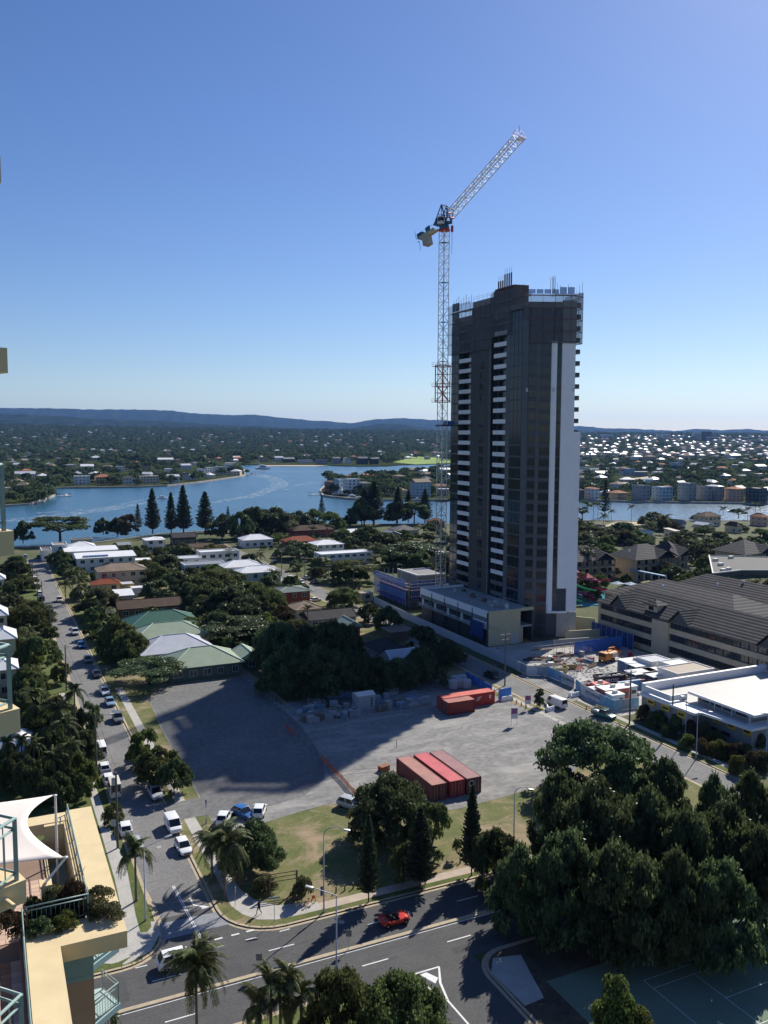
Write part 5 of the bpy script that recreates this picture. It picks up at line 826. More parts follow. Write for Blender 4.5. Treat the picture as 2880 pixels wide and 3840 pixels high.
for (x,y,z,c_) in ((1,4,7,(.5,.05,.04)),(-4,5,9,(.45,.04,.08)),(5,5,5,(.55,.35,.05))):
    link('play_tower', MB().box(x-1.3,y-1.3,z-2,x+1.3,y+1.3,z-1.7).box(x-1.2,y-1.2,0,x-1,y-1,z).box(x+1,y-1.2,0,x+1.2,y-1,z).box(x+1,y+1,0,x+1.2,y+1.2,z).box(x-1.2,y+1,0,x-1,y+1.2,z).mesh('play_tower', mat('play_%d'%z,c_,.5,.1)), ws); link('play_roof', MB().add([(x-1.6,y-1.6,z),(x+1.6,y-1.6,z),(x+1.6,y+1.6,z),(x-1.6,y+1.6,z),(x,y,z+1.5)],[(0,1,4),(1,2,4),(2,3,4),(3,0,4),(3,2,1,0)]).mesh('play_roof', REDP), ws)
pool = struct('pool', MB().sheet(rect(sc_.x-10,sc_.y-9,sc_.x+12,sc_.y+10), BZ+.02), mat('pool_blue',(.10,.36,.48),.15,.1))
# ---------------------------------------------------------------- flat white building on the right
RG_ = mat('retail_grey', (.27,.265,.27), .8, .08, .5); RWH = mat('retail_white', (.74,.74,.74), .5, .03); RROOF = ribbed('retail_roof', (.47,.445,.41), 1.2, 1, .5, 0, .25, .05)
rt = thing('flat_white_building', 'low grey-walled commercial building with broad white flat roofs', 'building'); 
part('wall', MB().box(119.4,103,0,150,126.2,5.0), RG_, rt); part('lower_roof', MB().box(119,104,5.0,150,126.3,5.35), RROOF, rt)
part('awning_roof', MB().prism([(115.2,126.6),(115.8,112.6),(117.3,112.4),(118.4,102.2),(150,102.2),(150,104),(119.6,104),(119.4,126.6)],4.9,5.15), RWH, rt); part('awning_edge', MB().box(118.2,102.0,4.75,150,102.19,5.2).prism([(115.0,126.7),(115.6,112.4),(117.1,112.2),(118.2,102.2),(118.4,102.25),(117.3,112.5),(115.85,112.62),(115.2,126.7)],4.75,5.2), RWH, rt)
part('parapet', MB().box(116.2,126.3,5.0,150,127.0,6.9).box(116.2,119.5,5.36,116.6,126.3,6.5).box(116.2,119.2,5.36,120.5,119.5,6.4), RWH, rt)
part('upper_wall', MB().box(121,105,5.36,150,117,6.6), mat('clerestory_grey',(.36,.36,.37),.7,.05), rt); part('upper_roof', MB().box(119.9,103.0,6.85,150,118.2,7.1), RROOF, rt); part('upper_fascia', MB().box(119.75,102.85,6.7,119.89,118.35,7.15).box(119.9,102.85,6.7,150,102.99,7.15), RWH, rt)
for i in range(4): link('clerestory_window', MB().box(120.93,105.6+i*2.9,5.75,121.0,108.0+i*2.9,6.35).mesh('clerestory_window', GLASSB), rt); link('roof_prop', MB().tube((120.2,104.2+i*4,5.3),(120.2,104.2+i*4,6.8),.09,.09,6).mesh('roof_prop', RWH), rt)
YEL = mat('sign_yellow',(.62,.42,.04),.6,.05); BLS = mat('sign_black',(.03,.03,.03),.6,.1)
for (b_) in (123.5,119.5,115.5): sgn = link('wall_sign', MB().box(115.35,b_-1.0,3.5,115.45,b_+1.0,4.7).mesh('wall_sign', YEL), rt); link('sign_mark', MB().box(115.3,b_-.7,3.9,115.348,b_+.7,4.3).mesh('sign_mark', BLS), sgn)
for (b_) in (110.8,107.4,103.9): sgn = link('wall_sign', MB().box(119.25,b_-.9,3.4,119.35,b_+.9,4.6).mesh('wall_sign', YEL), rt); link('sign_mark', MB().box(119.2,b_-.6,3.8,119.248,b_+.6,4.2).mesh('sign_mark', BLS), sgn)
for (b_) in (111.5,108.6): link('window', MB().box(119.3,b_-1,1.7,119.38,b_+1,2.4).mesh('window', GLASSB), rt)
part('front_wall', MB().box(115.6,113,0,119.4,126.2,4.9), RG_, rt); link('roof_vent', MB().lathe([(.25,0),(.25,.5),(.35,.55),(.1,.8)],8).mesh('roof_vent', WHITE), rt, (141,116,5.4)) if False else None
hs('U',(800,245),(1010,250),3.6,5,'flat',0,'white','lightgrey','small white flat-roofed block behind the site sheds, far one',par_h=.3,win=False); hs('U',(960,275),(1190,280),4.0,5,'flat',0,'white','white','white flat-roofed block behind the commercial building, middle one',par_h=.3,win=False); hs('U',(985,330),(1320,315),4.2,6,'flat',0,'white','beige','white block with a tan flat roof behind the commercial building',par_h=.3,win=False)
print('houses ok')
# ================================================================ THE NEAR CREAM BUILDING (terrace and balconies at left)
TEALW = mat('teal_wall',(.27,.36,.34),.8,.05,.6); BRNW = mat('tan_wall',(.46,.28,.18),.8,.06,.6); SAILM = mat('shade_sail_cloth',(.78,.70,.62),.7,.03,.5); TEALP = mat('pale_teal_fascia',(.33,.46,.46),.6,.05)
PAV1 = mat('pink_paver',(.56,.40,.30),.85,.1,3.0,orand=.12); PAV2 = mat('terracotta_paver',(.42,.20,.11),.85,.1,3.0,orand=.1); RECF = mat('recess_floor',(.22,.12,.08),.85,.15,1.5)
lw = thing('terrace_building', 'cream terraced apartment building with broad ledges at the lower left', 'building'); LZ = 33.3
part('wall', MB().box(-14,41.0,29.6,3.95,51.6,31.0), TEALW, lw)
zs = gd('O',750,1815,(3,41)); part('teal_wall', MB().box(-14,40.98,zs,3.95,51.6,29.6).box(-14,40.98,31.0,3.95,41.3,32.3), TEALW, lw); part('tan_wall', MB().box(-14,40.98,0,3.95,51.6,zs), BRNW, lw)
part('ledge', MB().prism([(3.7,51.8),(5.1,51.8),(5.1,37.7),(2.3,37.7),(2.3,24),(.95,24),(.95,39.55),(3.7,39.55)], LZ-.78, LZ), CREAM, lw)
part('back_ledge', MB().box(-6,50.6,32.6,3.69,51.75,33.25), CREAM, lw)
part('recess_wall', MB().box(3.45,41.5,30.9,3.69,50.6,33.22).box(2.25,41.5,30.9,2.4,50.6,32.35).box(2.25,41.35,30.9,3.69,41.5,33.0).box(2.4,50.3,30.9,3.45,50.6,33.2), CREAM, lw); part('recess_floor', MB().box(2.4,41.5,30.7,3.45,50.3,30.95), RECF, lw)
part('terrace_floor', MB().box(-8,39.6,31.9,2.25,50.6,32.27).box(-8,24,31.9,.7,39.6,32.27).box(2.25,39.56,31.9,3.69,41.34,32.27), mat('paver_joint',(.25,.17,.12),.9,.1), lw); part('low_wall', MB().box(.70,24,31.9,.94,39.5,33.0), RECF, lw)
pv = MB().box(.01,.01,0,.41,.41,.03).mesh('paver', PAV1)
for i in range(6):
    for j in range(24):
        o = link('paver', pv, lw, (-1.75+i*.42-.05, 29+j*.42, 32.272))
        if i == 4: omat(o, PAV2)
for i in range(13):
    for j in range(13):
        if i < 8 and j > 7: continue
        o = link('paver', pv, lw, (-3.2+i*.42, 40.6+j*.42, 32.272))
        if i in (3,) : omat(o, PAV2)
link('floor_drain', MB().lathe([(.22,0),(.22,.02)],14).mesh('floor_drain', STEELD), lw, (.35,42.2,32.305)); part('pillar', MB().box(1.75,41.0,32.3,2.15,41.5,34.4).box(1.68,40.93,34.4,2.22,41.57,34.5), CREAM, lw); part('drain_pipe', MB().tube((1.35,41.2,32.3),(1.35,44.5,33.2),.05), mat('brown_pipe',(.12,.06,.05),.6,.1), lw)
def railing(par, pts, z, h=1.05, sp=.16, mid=True, balus=True, rad=.032, gap=.19):
    mb = MB(); mb.path([(p[0],p[1],z+h) for p in pts], rad, 7).path([(p[0],p[1],z+h-gap) for p in pts], rad*.85, 6); link('top_rail', mb.mesh('top_rail', TEALR, True), par)
    link('bottom_rail', MB().path([(p[0],p[1],z+.12) for p in pts], rad*.8, 6).mesh('bottom_rail', TEALR, True), par)
    bm_ = MB().tube((0,0,.12),(0,0,h-gap),.011,.011,5).mesh('baluster', TEALR); pm_ = MB().box(-.035,-.035,0,.035,.035,h).mesh('post', TEALR)
    for i in range(len(pts)-1):
        p, q = Vector(pts[i]), Vector(pts[i+1]); L_ = (q-p).length; n = max(1, int(L_/1.7))
        for k in range(n): c_ = p.lerp(q, k/n); link('post', pm_, par, (c_.x,c_.y,z))
        if balus:
            m = int(L_/sp)
            for k in range(1, m): c_ = p.lerp(q, k/m); link('baluster', bm_, par, (c_.x,c_.y,z))
    link('post', pm_, par, (pts[-1][0],pts[-1][1],z))
r1 = thing('terrace_railing', 'teal tubular railing around the planted terrace ledge', 'railing'); railing(r1, [(3.62,41.4),(3.66,39.62),(.86,39.6),(.84,37.2),(.84,26)], LZ, 1.08, .2)
r2 = thing('recess_railing', 'teal railing along the inner edge of the long cream ledge', 'railing'); railing(r2, [(3.74,51.4),(3.74,42.2)], LZ-.02, .55, .5, True, False)
# planter shrubs
for i,(a_,b_,h,w_,m,lb) in enumerate(((1.3,40.5,1.1,.8,LEAFD,'dark cycad-like shrub at the left of the terrace planter'),(2.2,40.6,1.5,.9,LEAFO,'bushy brown-green shrub in the middle of the terrace planter'),(3.1,40.4,1.6,.9,LEAFB,'straggly bronze shrub at the planter corner'),(4.1,40.2,.95,.8,LEAFO,'shrub spilling over the cream ledge, upper one'),(4.4,39.0,.75,.7,LEAFO,'shrub spilling over the cream ledge, lower one'),(1.6,39.2,.6,.65,LEAFD,'low green shrub in front of the railing, left'),(2.6,39.25,.7,.6,LEAFL,'low bright green shrub in front of the railing, right'),(.2,39.9,1.2,.9,LEAFB,'dry brown shrub under the near balcony'))):
    put_tree((a_,b_,LZ if b_<40 or a_>3.7 else 32.3), h+(.0 if b_<40 or a_>3.7 else .9), w_*1.0, 'bu%d'%(i%2), lb, m, None, 'shrub', 'shrub')
tw_ = MB(); rs_ = random.Random(3)
for i in range(10):
    p = Vector((3.2,40.6,34.4)); q = p
    for s_ in range(3): n_ = q+Vector((rs_.uniform(-.2,.25),rs_.uniform(-.2,.2),rs_.uniform(.12,.35))); tw_.tube(q,n_,.014,.008,4); q = n_
tw_.tube((3.2,40.6,32.3),(3.2,40.6,34.45),.03,.02,5); solo('bare_twigs', tw_, BARK, 'bare branching twigs standing above the planter', 'twigs')
# shade sail
sm = MB(); c1, c2, c3, c4 = Vector((2.75,47.5,36.1)), Vector((2.72,40.75,35.8)), Vector((-6,39.8,36.4)), Vector((-6,48.3,36.6)); n = 16; gv = []
for i in range(n+1):
    for j in range(n+1):
        u, v = i/n, j/n; uu = u+( -.16*math.sin(math.pi*v))*u*u; vv = v+(.5-v)*.14*math.sin(math.pi*u)*abs(2*v-1)
        p = c4.lerp(c1,uu).lerp(c3.lerp(c2,uu), vv); p.z += -.35*math.sin(math.pi*u)*math.sin(math.pi*v)+.25*math.sin(math.pi*v); gv.append(p)
sm.add(gv, [(i*(n+1)+j,(i+1)*(n+1)+j,(i+1)*(n+1)+j+1,i*(n+1)+j+1) for i in range(n) for j in range(n)])
sail = thing('shade_sail', 'large white shade sail stretched over the terrace', 'shade sail', (0,0,0)); so1 = part('cloth', sm, SAILM, sail, None, None, True); so1.modifiers.new('thick','SOLIDIFY').thickness = .03
for (p, base) in ((c1,(2.87,47.5,31.0)),(c2,(1.95,41.25,34.5)),(c3,(-6.5,39.2,32.3)),(c4,(-6.5,48.9,32.3))): link('mast', MB().tube(base,(p.x+.12*(1 if p.x > 0 else -1),p.y,p.z-.03),.07,.06,8).lathe([(.10,0),(.10,.05),(.02,.07)],8,(p.x+.12*(1 if p.x > 0 else -1),p.y,p.z-.04)).mesh('mast', WHITE), sail); link('corner_plate', MB().box(p.x-.18,p.y-.06,p.z-.02,p.x+.12,p.y+.06,p.z+.03).mesh('corner_plate', GREYM), sail)
# lower balconies on the street side
for z, lb in ((30.0,'pale teal corner balcony just under the cream ledge'),(26.95,'pale teal corner balcony second below the cream ledge'),(23.8,'pale teal corner balcony third below the cream ledge')):
    t = thing('corner_balcony', lb, 'balcony'); poly = [(3.9,41.0),(5.3,42.15),(4.6,43.8),(3.9,43.8)]; part('slab', MB().prism(poly, z-.32, z), TEALP, t); railing(t, [(3.95,41.15),(5.2,42.17),(4.6,43.6)], z, 1.1, .17)
# stack of near balconies at the left edge
cor = g('V',310,1380,48.3); cor.x += .03; tops = [gd('Z',x,y,cor) for (x,y) in ((8,588),(36,1305),(57,1990),(77,2656),(90,3299))]; tops.append(tops[-1]-3.0)
T0, T1, T2 = g('V',185,570,49.35), g('V',-60,727,49.35), g('V',-60,517,49.35); E1 = g('V',0,1510,48.3); dN = Vector((E1.x-cor.x, E1.y-cor.y)).normalized(); dF = Vector((T2.x-T0.x, T2.y-T0.y)).normalized(); dR = Vector((T1.x-T0.x, T1.y-T0.y)).normalized()
for z, lb in zip(tops, ('cream balcony slab highest at the left edge','cream balcony slab above eye level at the left edge','cream balcony at the left edge level with the river','cream balcony at the left edge above the street trees','cream balcony at the left edge over the shade sail','balcony railing at the lowest left corner')):
    t = thing('balcony', lb, 'balcony'); c_ = Vector((cor.x,cor.y)); poly = [tuple(c_), tuple(c_+dN*5), tuple(c_+dN*5+Vector((-3,4))), tuple(c_+dF*4.0), tuple(c_+Vector((-.10,.30)))]
    part('slab', MB().prism(poly, z-.38, z), CREAM, t); r0 = Vector((T0.x,T0.y)); railing(t, [tuple(r0+dF*3.6), tuple(r0), tuple(r0+dR*3.6)], z, 1.03, .24, True, True, .027, .17)
    if z == tops[4]: q_ = c_+dN*.35; link('spout', MB().tube((q_.x-.05,q_.y+.1,z-.2),(q_.x+.12,q_.y-.22,z-.23),.045,.045,10).mesh('spout', CREAM), t)
print('terrace ok')
# ================================================================ VEHICLES, PEOPLE, STREET FURNITURE
def paint(n, c): return mat('car_'+n, c, .28, .02, .5, spec=.6)
PNT = {n: paint(n,c) for n,c in dict(white=(.78,.78,.77), silver=(.42,.44,.46), grey=(.14,.15,.16), blue=(.035,.13,.34), skyblue=(.22,.33,.44), dark=(.025,.027,.03), red=(.55,.04,.02), green=(.02,.16,.14), cream=(.66,.62,.50)).items()}
HEADL = mat('headlight',(.75,.75,.72),.15,.02); TAILL = mat('tail_light',(.35,.015,.012),.25,.05); PLATE = mat('number_plate_blank',(.6,.6,.55),.5,.03)
TYRE = MB().lathe([(.20,-.11),(.31,-.11),(.325,-.08),(.325,.08),(.31,.11),(.20,.11)],16).mesh('tyre', BLACK, True); RIM = MB().lathe([(.02,-.10),(.20,-.09),(.20,.09),(.05,.12)],12).mesh('rim', CHROME)
def bevel_mesh(mb, name, mt, off=.05, seg=2):
    me = mb.mesh(name, mt); bm = bmesh.new(); bm.from_mesh(me); bmesh.ops.remove_doubles(bm, verts=bm.verts, dist=1e-4); bmesh.ops.recalc_face_normals(bm, faces=bm.faces)
    ed = [e for e in bm.edges if len(e.link_faces) == 2 and e.calc_face_angle(0) > .25]; bmesh.ops.bevel(bm, geom=ed, offset=off, segments=seg, profile=.6, affect='EDGES', clamp_overlap=True); bm.to_mesh(me); bm.free()
    me.polygons.foreach_set('use_smooth', [True]*len(me.polygons)); me.set_sharp_from_angle(angle=R(38)) if hasattr(me,'set_sharp_from_angle') else None; me.update(); return me
CARS = {}
def car_proto(kind):
    # stations: x, floor z, belt z, half width ; greenhouse: base front, roof front, roof rear, base rear (x), roof z
    S = dict(hatch=([(-1.98,.42,.80,.66),(-1.90,.24,.92,.80),(-1.2,.2,.94,.87),(.0,.2,.92,.88),(.85,.2,.92,.87),(1.6,.2,.78,.82),(1.95,.28,.66,.70),(2.02,.36,.56,.60)],(1.05,.30,-1.35,-1.86),1.47),
      sedan=([(-2.28,.42,.82,.68),(-2.2,.26,.95,.82),(-1.5,.2,.96,.88),(.0,.2,.92,.89),(1.0,.2,.92,.88),(1.85,.2,.80,.83),(2.22,.28,.68,.72),(2.3,.36,.56,.62)],(1.15,.40,-.95,-1.70),1.45),
      suv=([(-2.25,.46,.90,.74),(-2.18,.30,1.05,.86),(-1.4,.26,1.06,.92),(.0,.26,1.04,.93),(1.0,.26,1.04,.92),(1.8,.26,.92,.88),(2.18,.34,.80,.78),(2.26,.42,.66,.68)],(1.15,.45,-1.70,-2.12),1.68),
      van=([(-2.15,.40,1.0,.84),(-2.12,.26,1.12,.90),(-1.2,.24,1.12,.92),(.0,.24,1.10,.92),(1.15,.24,1.08,.90),(1.7,.24,.98,.86),(2.05,.30,.86,.78),(2.15,.38,.66,.68)],(1.45,.75,-2.0,-2.13),1.85),
      minibus=([(-2.4,.40,1.0,.86),(-2.36,.26,1.15,.91),(-1.2,.24,1.15,.93),(.0,.24,1.15,.93),(1.4,.24,1.12,.92),(2.05,.24,1.05,.90),(2.32,.30,.98,.84),(2.4,.38,.80,.74)],(2.18,1.50,-2.28,-2.38),1.98),
      camper=([(-2.4,.40,1.0,.86),(-2.36,.26,1.15,.91),(-1.2,.24,1.15,.93),(.0,.24,1.15,.93),(1.4,.24,1.12,.92),(2.05,.24,1.05,.90),(2.32,.30,.98,.84),(2.4,.38,.80,.74)],(2.18,1.35,-2.28,-2.38),2.35),
      ute=([(-2.55,.46,.98,.80),(-2.5,.34,1.02,.86),(-1.4,.28,1.02,.90),(.0,.26,1.02,.91),(1.2,.26,1.02,.90),(2.0,.26,.94,.87),(2.4,.34,.82,.78),(2.48,.42,.66,.68)],(1.30,.60,-.55,-.80),1.72))[kind]
    st, (xf, xrf, xrr, xb), zr_ = S; mb = MB(); rings = []
    for (x,z0,zb,hw) in st: rings.append([(x,-hw*.86,z0),(x,-hw,z0+(zb-z0)*.45),(x,-hw*.95,zb),(x,hw*.95,zb),(x,hw,z0+(zb-z0)*.45),(x,hw*.86,z0)])
    vs = [p for r in rings for p in r]; fs = []
    for i in range(len(rings)-1):
        for j in range(6): fs.append((i*6+j,i*6+(j+1)%6,(i+1)*6+(j+1)%6,(i+1)*6+j))
    fs += [tuple(range(5,-1,-1)), tuple((len(rings)-1)*6+j for j in range(6))]; mb.add(vs, fs); body = bevel_mesh(mb, 'body', PNT['white'], .06)
    def bz(x):
        for a_, b_ in zip(st, st[1:]):
            if a_[0] <= x <= b_[0]: t = (x-a_[0])/(b_[0]-a_[0]); return a_[2]+(b_[2]-a_[2])*t-.03, a_[3]+(b_[3]-a_[3])*t
        return st[0][2]-.03, st[0][3]
    (zf_,wf),(zb_,wb_) = bz(xf), bz(xb); wt = .66 if kind in ('hatch','sedan') else (.72 if kind in ('suv','ute') else .80); q = [(xf,-wf*.93,zf_),(xf,wf*.93,zf_),(xrf,wt,zr_),(xrf,-wt,zr_),(xrr,wt,zr_-.02),(xrr,-wt,zr_-.02),(xb,wb_*.92,zb_),(xb,-wb_*.92,zb_)]
    cb = bevel_mesh(MB().add(q, [(0,1,2,3),(3,2,4,5),(5,4,6,7),(0,3,5,7),(1,6,4,2),(0,7,6,1)]), 'cabin', PNT['white'], .05)
    def pane(c4, ins, name='window'):
        c4 = [Vector(c) for c in c4]; cen = sum(c4, Vector())/4; n_ = (c4[1]-c4[0]).cross(c4[3]-c4[0]).normalized(); 
        if n_.dot(cen-Vector((0,0,.9))) < 0: n_ = -n_
        o = [c.lerp(cen, ins)+n_*.025 for c in c4]; return MB().add(o+[p-n_*.03 for p in o], [(0,1,2,3),(7,6,5,4),(0,4,5,1),(1,5,6,2),(2,6,7,3),(3,7,4,0)]).mesh(name, DARK)
    parts = [('windscreen', pane([q[0],q[1],q[2],q[3]],.10)), ('rear_window', pane([q[5],q[4],q[6],q[7]],.16))]
    for s_, (f0,f1,r1,r0) in ((1,(q[0],q[3],q[5],q[7])),(1,(q[1],q[2],q[4],q[6]))):
        F0,F1,R1,R0 = (Vector(v) for v in (f0,f1,r1,r0)); F0.z += .06; R0.z += .06
        if kind in ('van',): sp_ = ((.04,.32),)
        elif kind in ('minibus','camper'): sp_ = ((.05,.26),(.30,.60),(.64,.94)) if kind == 'camper' else ((.05,.26),)
        else: sp_ = ((.06,.48),(.52,.93))
        for (u,v) in sp_: parts.append(('side_window', pane([F0.lerp(R0,u),F1.lerp(R1,u),F1.lerp(R1,v),F0.lerp(R0,v)],.10)))
    x1, x0 = st[-2], st[1]; hl = MB().box(x1[0]-.16,-.02,.62*x1[2]/.66-.06,x1[0]+.045,.30,.62*x1[2]/.66+.10); L_ = []
    for s_ in (-1,1): L_.append(('headlight', MB().box(x1[0]-.18,min(s_*.36,s_*.70),x1[2]-.16,x1[0]+.03,max(s_*.36,s_*.70),x1[2]-.02).mesh('headlight', HEADL))); L_.append(('tail_light', MB().box(x0[0]-.05,min(s_*.52,s_*.78),x0[2]-.26,x0[0]+.1,max(s_*.52,s_*.78),x0[2]-.06).mesh('tail_light', TAILL))); L_.append(('mirror', MB().box(xf-.30,min(s_*.90,s_*1.06),zf_+.06,xf-.14,max(s_*.90,s_*1.06),zf_+.2).mesh('mirror', PNT['white'])))
    L_.append(('grille', MB().box(x1[0]+.0,-.42,x1[1]+.10,x1[0]+.085,.42,x1[1]+.26).mesh('grille', BLACK))); L_.append(('number_plate', MB().box(x0[0]-.10,-.22,.50,x0[0]-.02,.22,.62).mesh('number_plate', PLATE)))
    wh = [(st[-3][0]-.28 if kind not in ('minibus','camper') else 1.45), st[2][0]+(.0 if kind not in ('minibus','camper') else -.1)]
    return body, cb, parts, L_, wh
def car(kind, col, p, rz, label, group='parked and moving vehicles', tray=None, z=None):
    if kind not in CARS: CARS[kind] = car_proto(kind)
    body, cb, parts, L_, wh = CARS[kind]; nm = {'van':'van','minibus':'van','camper':'camper_van','ute':'utility_truck'}.get(kind,'car'); t = thing(nm, label, nm.replace('_',' ') if nm != 'utility_truck' else 'pickup', (p[0],p[1],gz(p) if z is None else z), rz, group)
    o = link('body', body, t); omat(o, PNT[col]); o = link('cabin', cb, t); omat(o, PNT[col])
    for n_, m in parts: link(n_, m, t)
    for n_, m in L_:
        o = link(n_, m, t)
        if n_ == 'mirror': omat(o, PNT[col])
    for x in wh:
        for s_ in (-1,1): wv = link('wheel', TYRE, t, (x,s_*.76,.325), (R(90)*s_*-1,0,0)); link('rim', RIM, wv)
    return t
def cpx(kind, col, k, x, y, rz, label, **kw): p = g(k,x,y,.6); return car(kind, col, (p.x,p.y), rz, label, **kw)
DN, UP, RT = -math.pi/2, math.pi/2, 0.0
cpx('van','white','P',660,430,DN+.04,'small white van parked at the right kerb nearest the lot driveway'); cpx('hatch','white','P',745,605,DN+.05,'white hatchback parked at the right kerb nearest the corner'); cpx('suv','silver','P',512,160,DN+.03,'silver four-wheel drive parked at the right kerb in the shadow edge')
cpx('sedan','white','T',505,310,DN,'white sedan half hidden by the tree over the motorcycles'); cpx('hatch','white','P',265,450,UP-.06,'white hatchback parked at the left kerb by the small sign'); cpx('sedan','silver','P',345,580,UP,'pale silver car at the left kerb behind the palm'); cpx('camper','cream','T',305,620,UP-.02,'cream high-roof camper van at the left kerb'); cpx('hatch','white','T',250,520,UP,'white hatchback at the left kerb in front of the camper'); cpx('hatch','white','T',215,420,UP,'white hatchback at the left kerb behind the second van'); cpx('minibus','white','T',182,270,UP,'long white van at the left kerb by the street lamp')
cpx('sedan','white','N',930,215,DN,'white sedan at the right kerb in a patch of sun'); cpx('sedan','skyblue','N',975,310,DN,'pale blue sedan at the right kerb in a patch of sun'); cpx('suv','grey','N',1045,455,DN,'dark grey car at the right kerb under the umbrella tree'); cpx('sedan','dark','I',860,1485,DN,'black car at the right kerb in tree shade'); cpx('sedan','grey','I',780,1355,DN,'grey sedan at the right kerb in tree shade'); cpx('hatch','blue','I',722,1230,DN,'bright blue hatchback at the right kerb'); cpx('suv','silver','I',668,1115,DN,'silver wagon at the right kerb by the thin young tree'); cpx('suv','cream','I',528,828,DN,'pale four-wheel drive at the right kerb in the middle distance')
for (x,y,c_,k_,l) in ((395,900,'dark','sedan','dark car at the left kerb, middle distance'),(370,820,'dark','suv','black wagon at the left kerb before the dark car'),(350,770,'white','hatch','white hatchback at the left kerb, far'),(330,712,'silver','sedan','silver sedan at the left kerb, far'),(312,640,'white','sedan','white sedan at the left kerb, very far'),(225,445,'silver','suv','silver car where the left street meets the river road'),(345,445,'dark','sedan','dark car in the shade at the river end of the left street')): cpx(k_,c_,'I',x,y,UP,l)
cpx('hatch','white','P',1085,370,UP-.5,'white hatchback leftmost of three on the lot edge'); cpx('hatch','blue','P',1245,330,DN+.45,'small blue car between the two white hatchbacks'); cpx('hatch','white','P',1378,310,UP-.45,'white hatchback rightmost of three on the lot edge'); cpx('suv','silver','Q',692,198,DN+.55,'silver four-wheel drive parked beside the orange barrier net')
cpx('suv','white','P',710,1545,RT,'white four-wheel drive turning on the main road behind the palm'); cpx('minibus','white','M',898,622,UP+.12,'white delivery van parked on the right-hand street'); cpx('suv','dark','M',445,425,UP,'black car in the shade at the power pole')
cpx('hatch','white','K',200,590,DN+.3,'white car at the kerb by the white house'); cpx('sedan','dark','K',395,625,UP,'dark car parked opposite the white house'); cpx('sedan','white','K',290,625,DN,'white car beside the palm by the power pole'); cpx('hatch','cream','K',325,590,UP,'tan car on the far street'); cpx('sedan','grey','J',1100,375,UP,'grey car far along the street by the trees'); cpx('suv','dark','J',1095,435,UP,'black car by the tan roof corner'); cpx('sedan','white','K',400,775,0.3,'white car half hidden behind the bungalow')
u = cpx('ute','green','M',1225,700,DN+.25,'teal green pickup with ladders and tray on the right-hand street')
ch = u.children; link('tray', MB().box(-2.5,-.9,1.0,-.95,.9,1.12).box(-2.5,-.9,1.12,-2.42,.9,1.5).box(-2.42,-.9,1.12,-.95,-.83,1.4).box(-2.42,.83,1.12,-.95,.9,1.4).mesh('tray', GREYM), u); link('ladder_rack', MB().tube((-2.4,.6,1.9),(1.0,.6,2.0),.05).tube((-2.4,.2,1.9),(1.0,.2,2.0),.05).tube((-2.4,-.5,1.85),(1.4,-.5,1.95),.09).box(-2.3,-.85,1.1,-2.2,-.75,1.9).box(-2.3,.75,1.1,-2.2,.85,1.9).mesh('ladder_rack', mat('ladder_yellow',(.6,.5,.2),.5,.1)), u)
# red open buggy with driver
rb = g('Q',958,905,.5); bg_ = thing('red_buggy', 'small red open-topped buggy driving on the main road', 'car', (rb.x,rb.y,.004), RT, 'parked and moving vehicles')
mb = MB(); vs = []
for (x,z0,z1,hw) in ((-1.75,.45,.75,.45),(-1.5,.3,.85,.72),(-.6,.28,.72,.80),(.5,.28,.74,.80),(1.2,.3,.82,.76),(1.7,.4,.66,.55)): vs.append([(x,-hw,z0),(x,-hw,z1),(x,hw,z1),(x,hw,z0)])
mb.add([p for r_ in vs for p in r_], [(i*4+j,i*4+(j+1)%4,(i+1)*4+(j+1)%4,(i+1)*4+j) for i in range(5) for j in range(4)]+[(3,2,1,0),(20,21,22,23)])
link('body', bevel_mesh(mb,'body',PNT['red'],.08), bg_); link('cockpit', MB().box(-.75,-.62,.735,.45,.62,.76).mesh('cockpit', BLACK), bg_)
for y in (-.35,.35): link('seat', MB().box(-.55,y-.24,.76,-.1,y+.24,.92).box(-.65,y-.24,.8,-.5,y+.24,1.3).mesh('seat', BLACK), bg_)
link('windscreen', MB().add([(.55,-.66,.80),(.55,.66,.80),(.30,.60,1.22),(.30,-.60,1.22),(.52,-.66,.80),(.52,.66,.80),(.27,.60,1.22),(.27,-.60,1.22)],[(0,1,2,3),(7,6,5,4)]).mesh('windscreen', DARK), bg_); link('roll_bar', MB().path([(-.75,-.66,.7),(-.8,-.6,1.35),(-.8,.6,1.35),(-.75,.66,.7)],.045,7).mesh('roll_bar', STEELD), bg_)
for x in (-1.15,1.12):
    for s_ in (-1,1): wv = link('wheel', TYRE, bg_, (x,s_*.82,.325), (R(90)*-s_,0,0)); link('rim', RIM, wv); link('mudguard', MB().path([(x-.42,s_*.82,.45),(x-.25,s_*.82,.72),(x,s_*.82,.8),(x+.25,s_*.82,.72),(x+.42,s_*.82,.45)],.13,7).mesh('mudguard', PNT['red']), bg_)
for s_ in (-1,1): link('headlight', MB().lathe([(.1,0),(.11,.05),(.02,.09)],10).mesh('headlight', HEADL), bg_, (1.62,s_*.45,.78), (0,R(80),0))
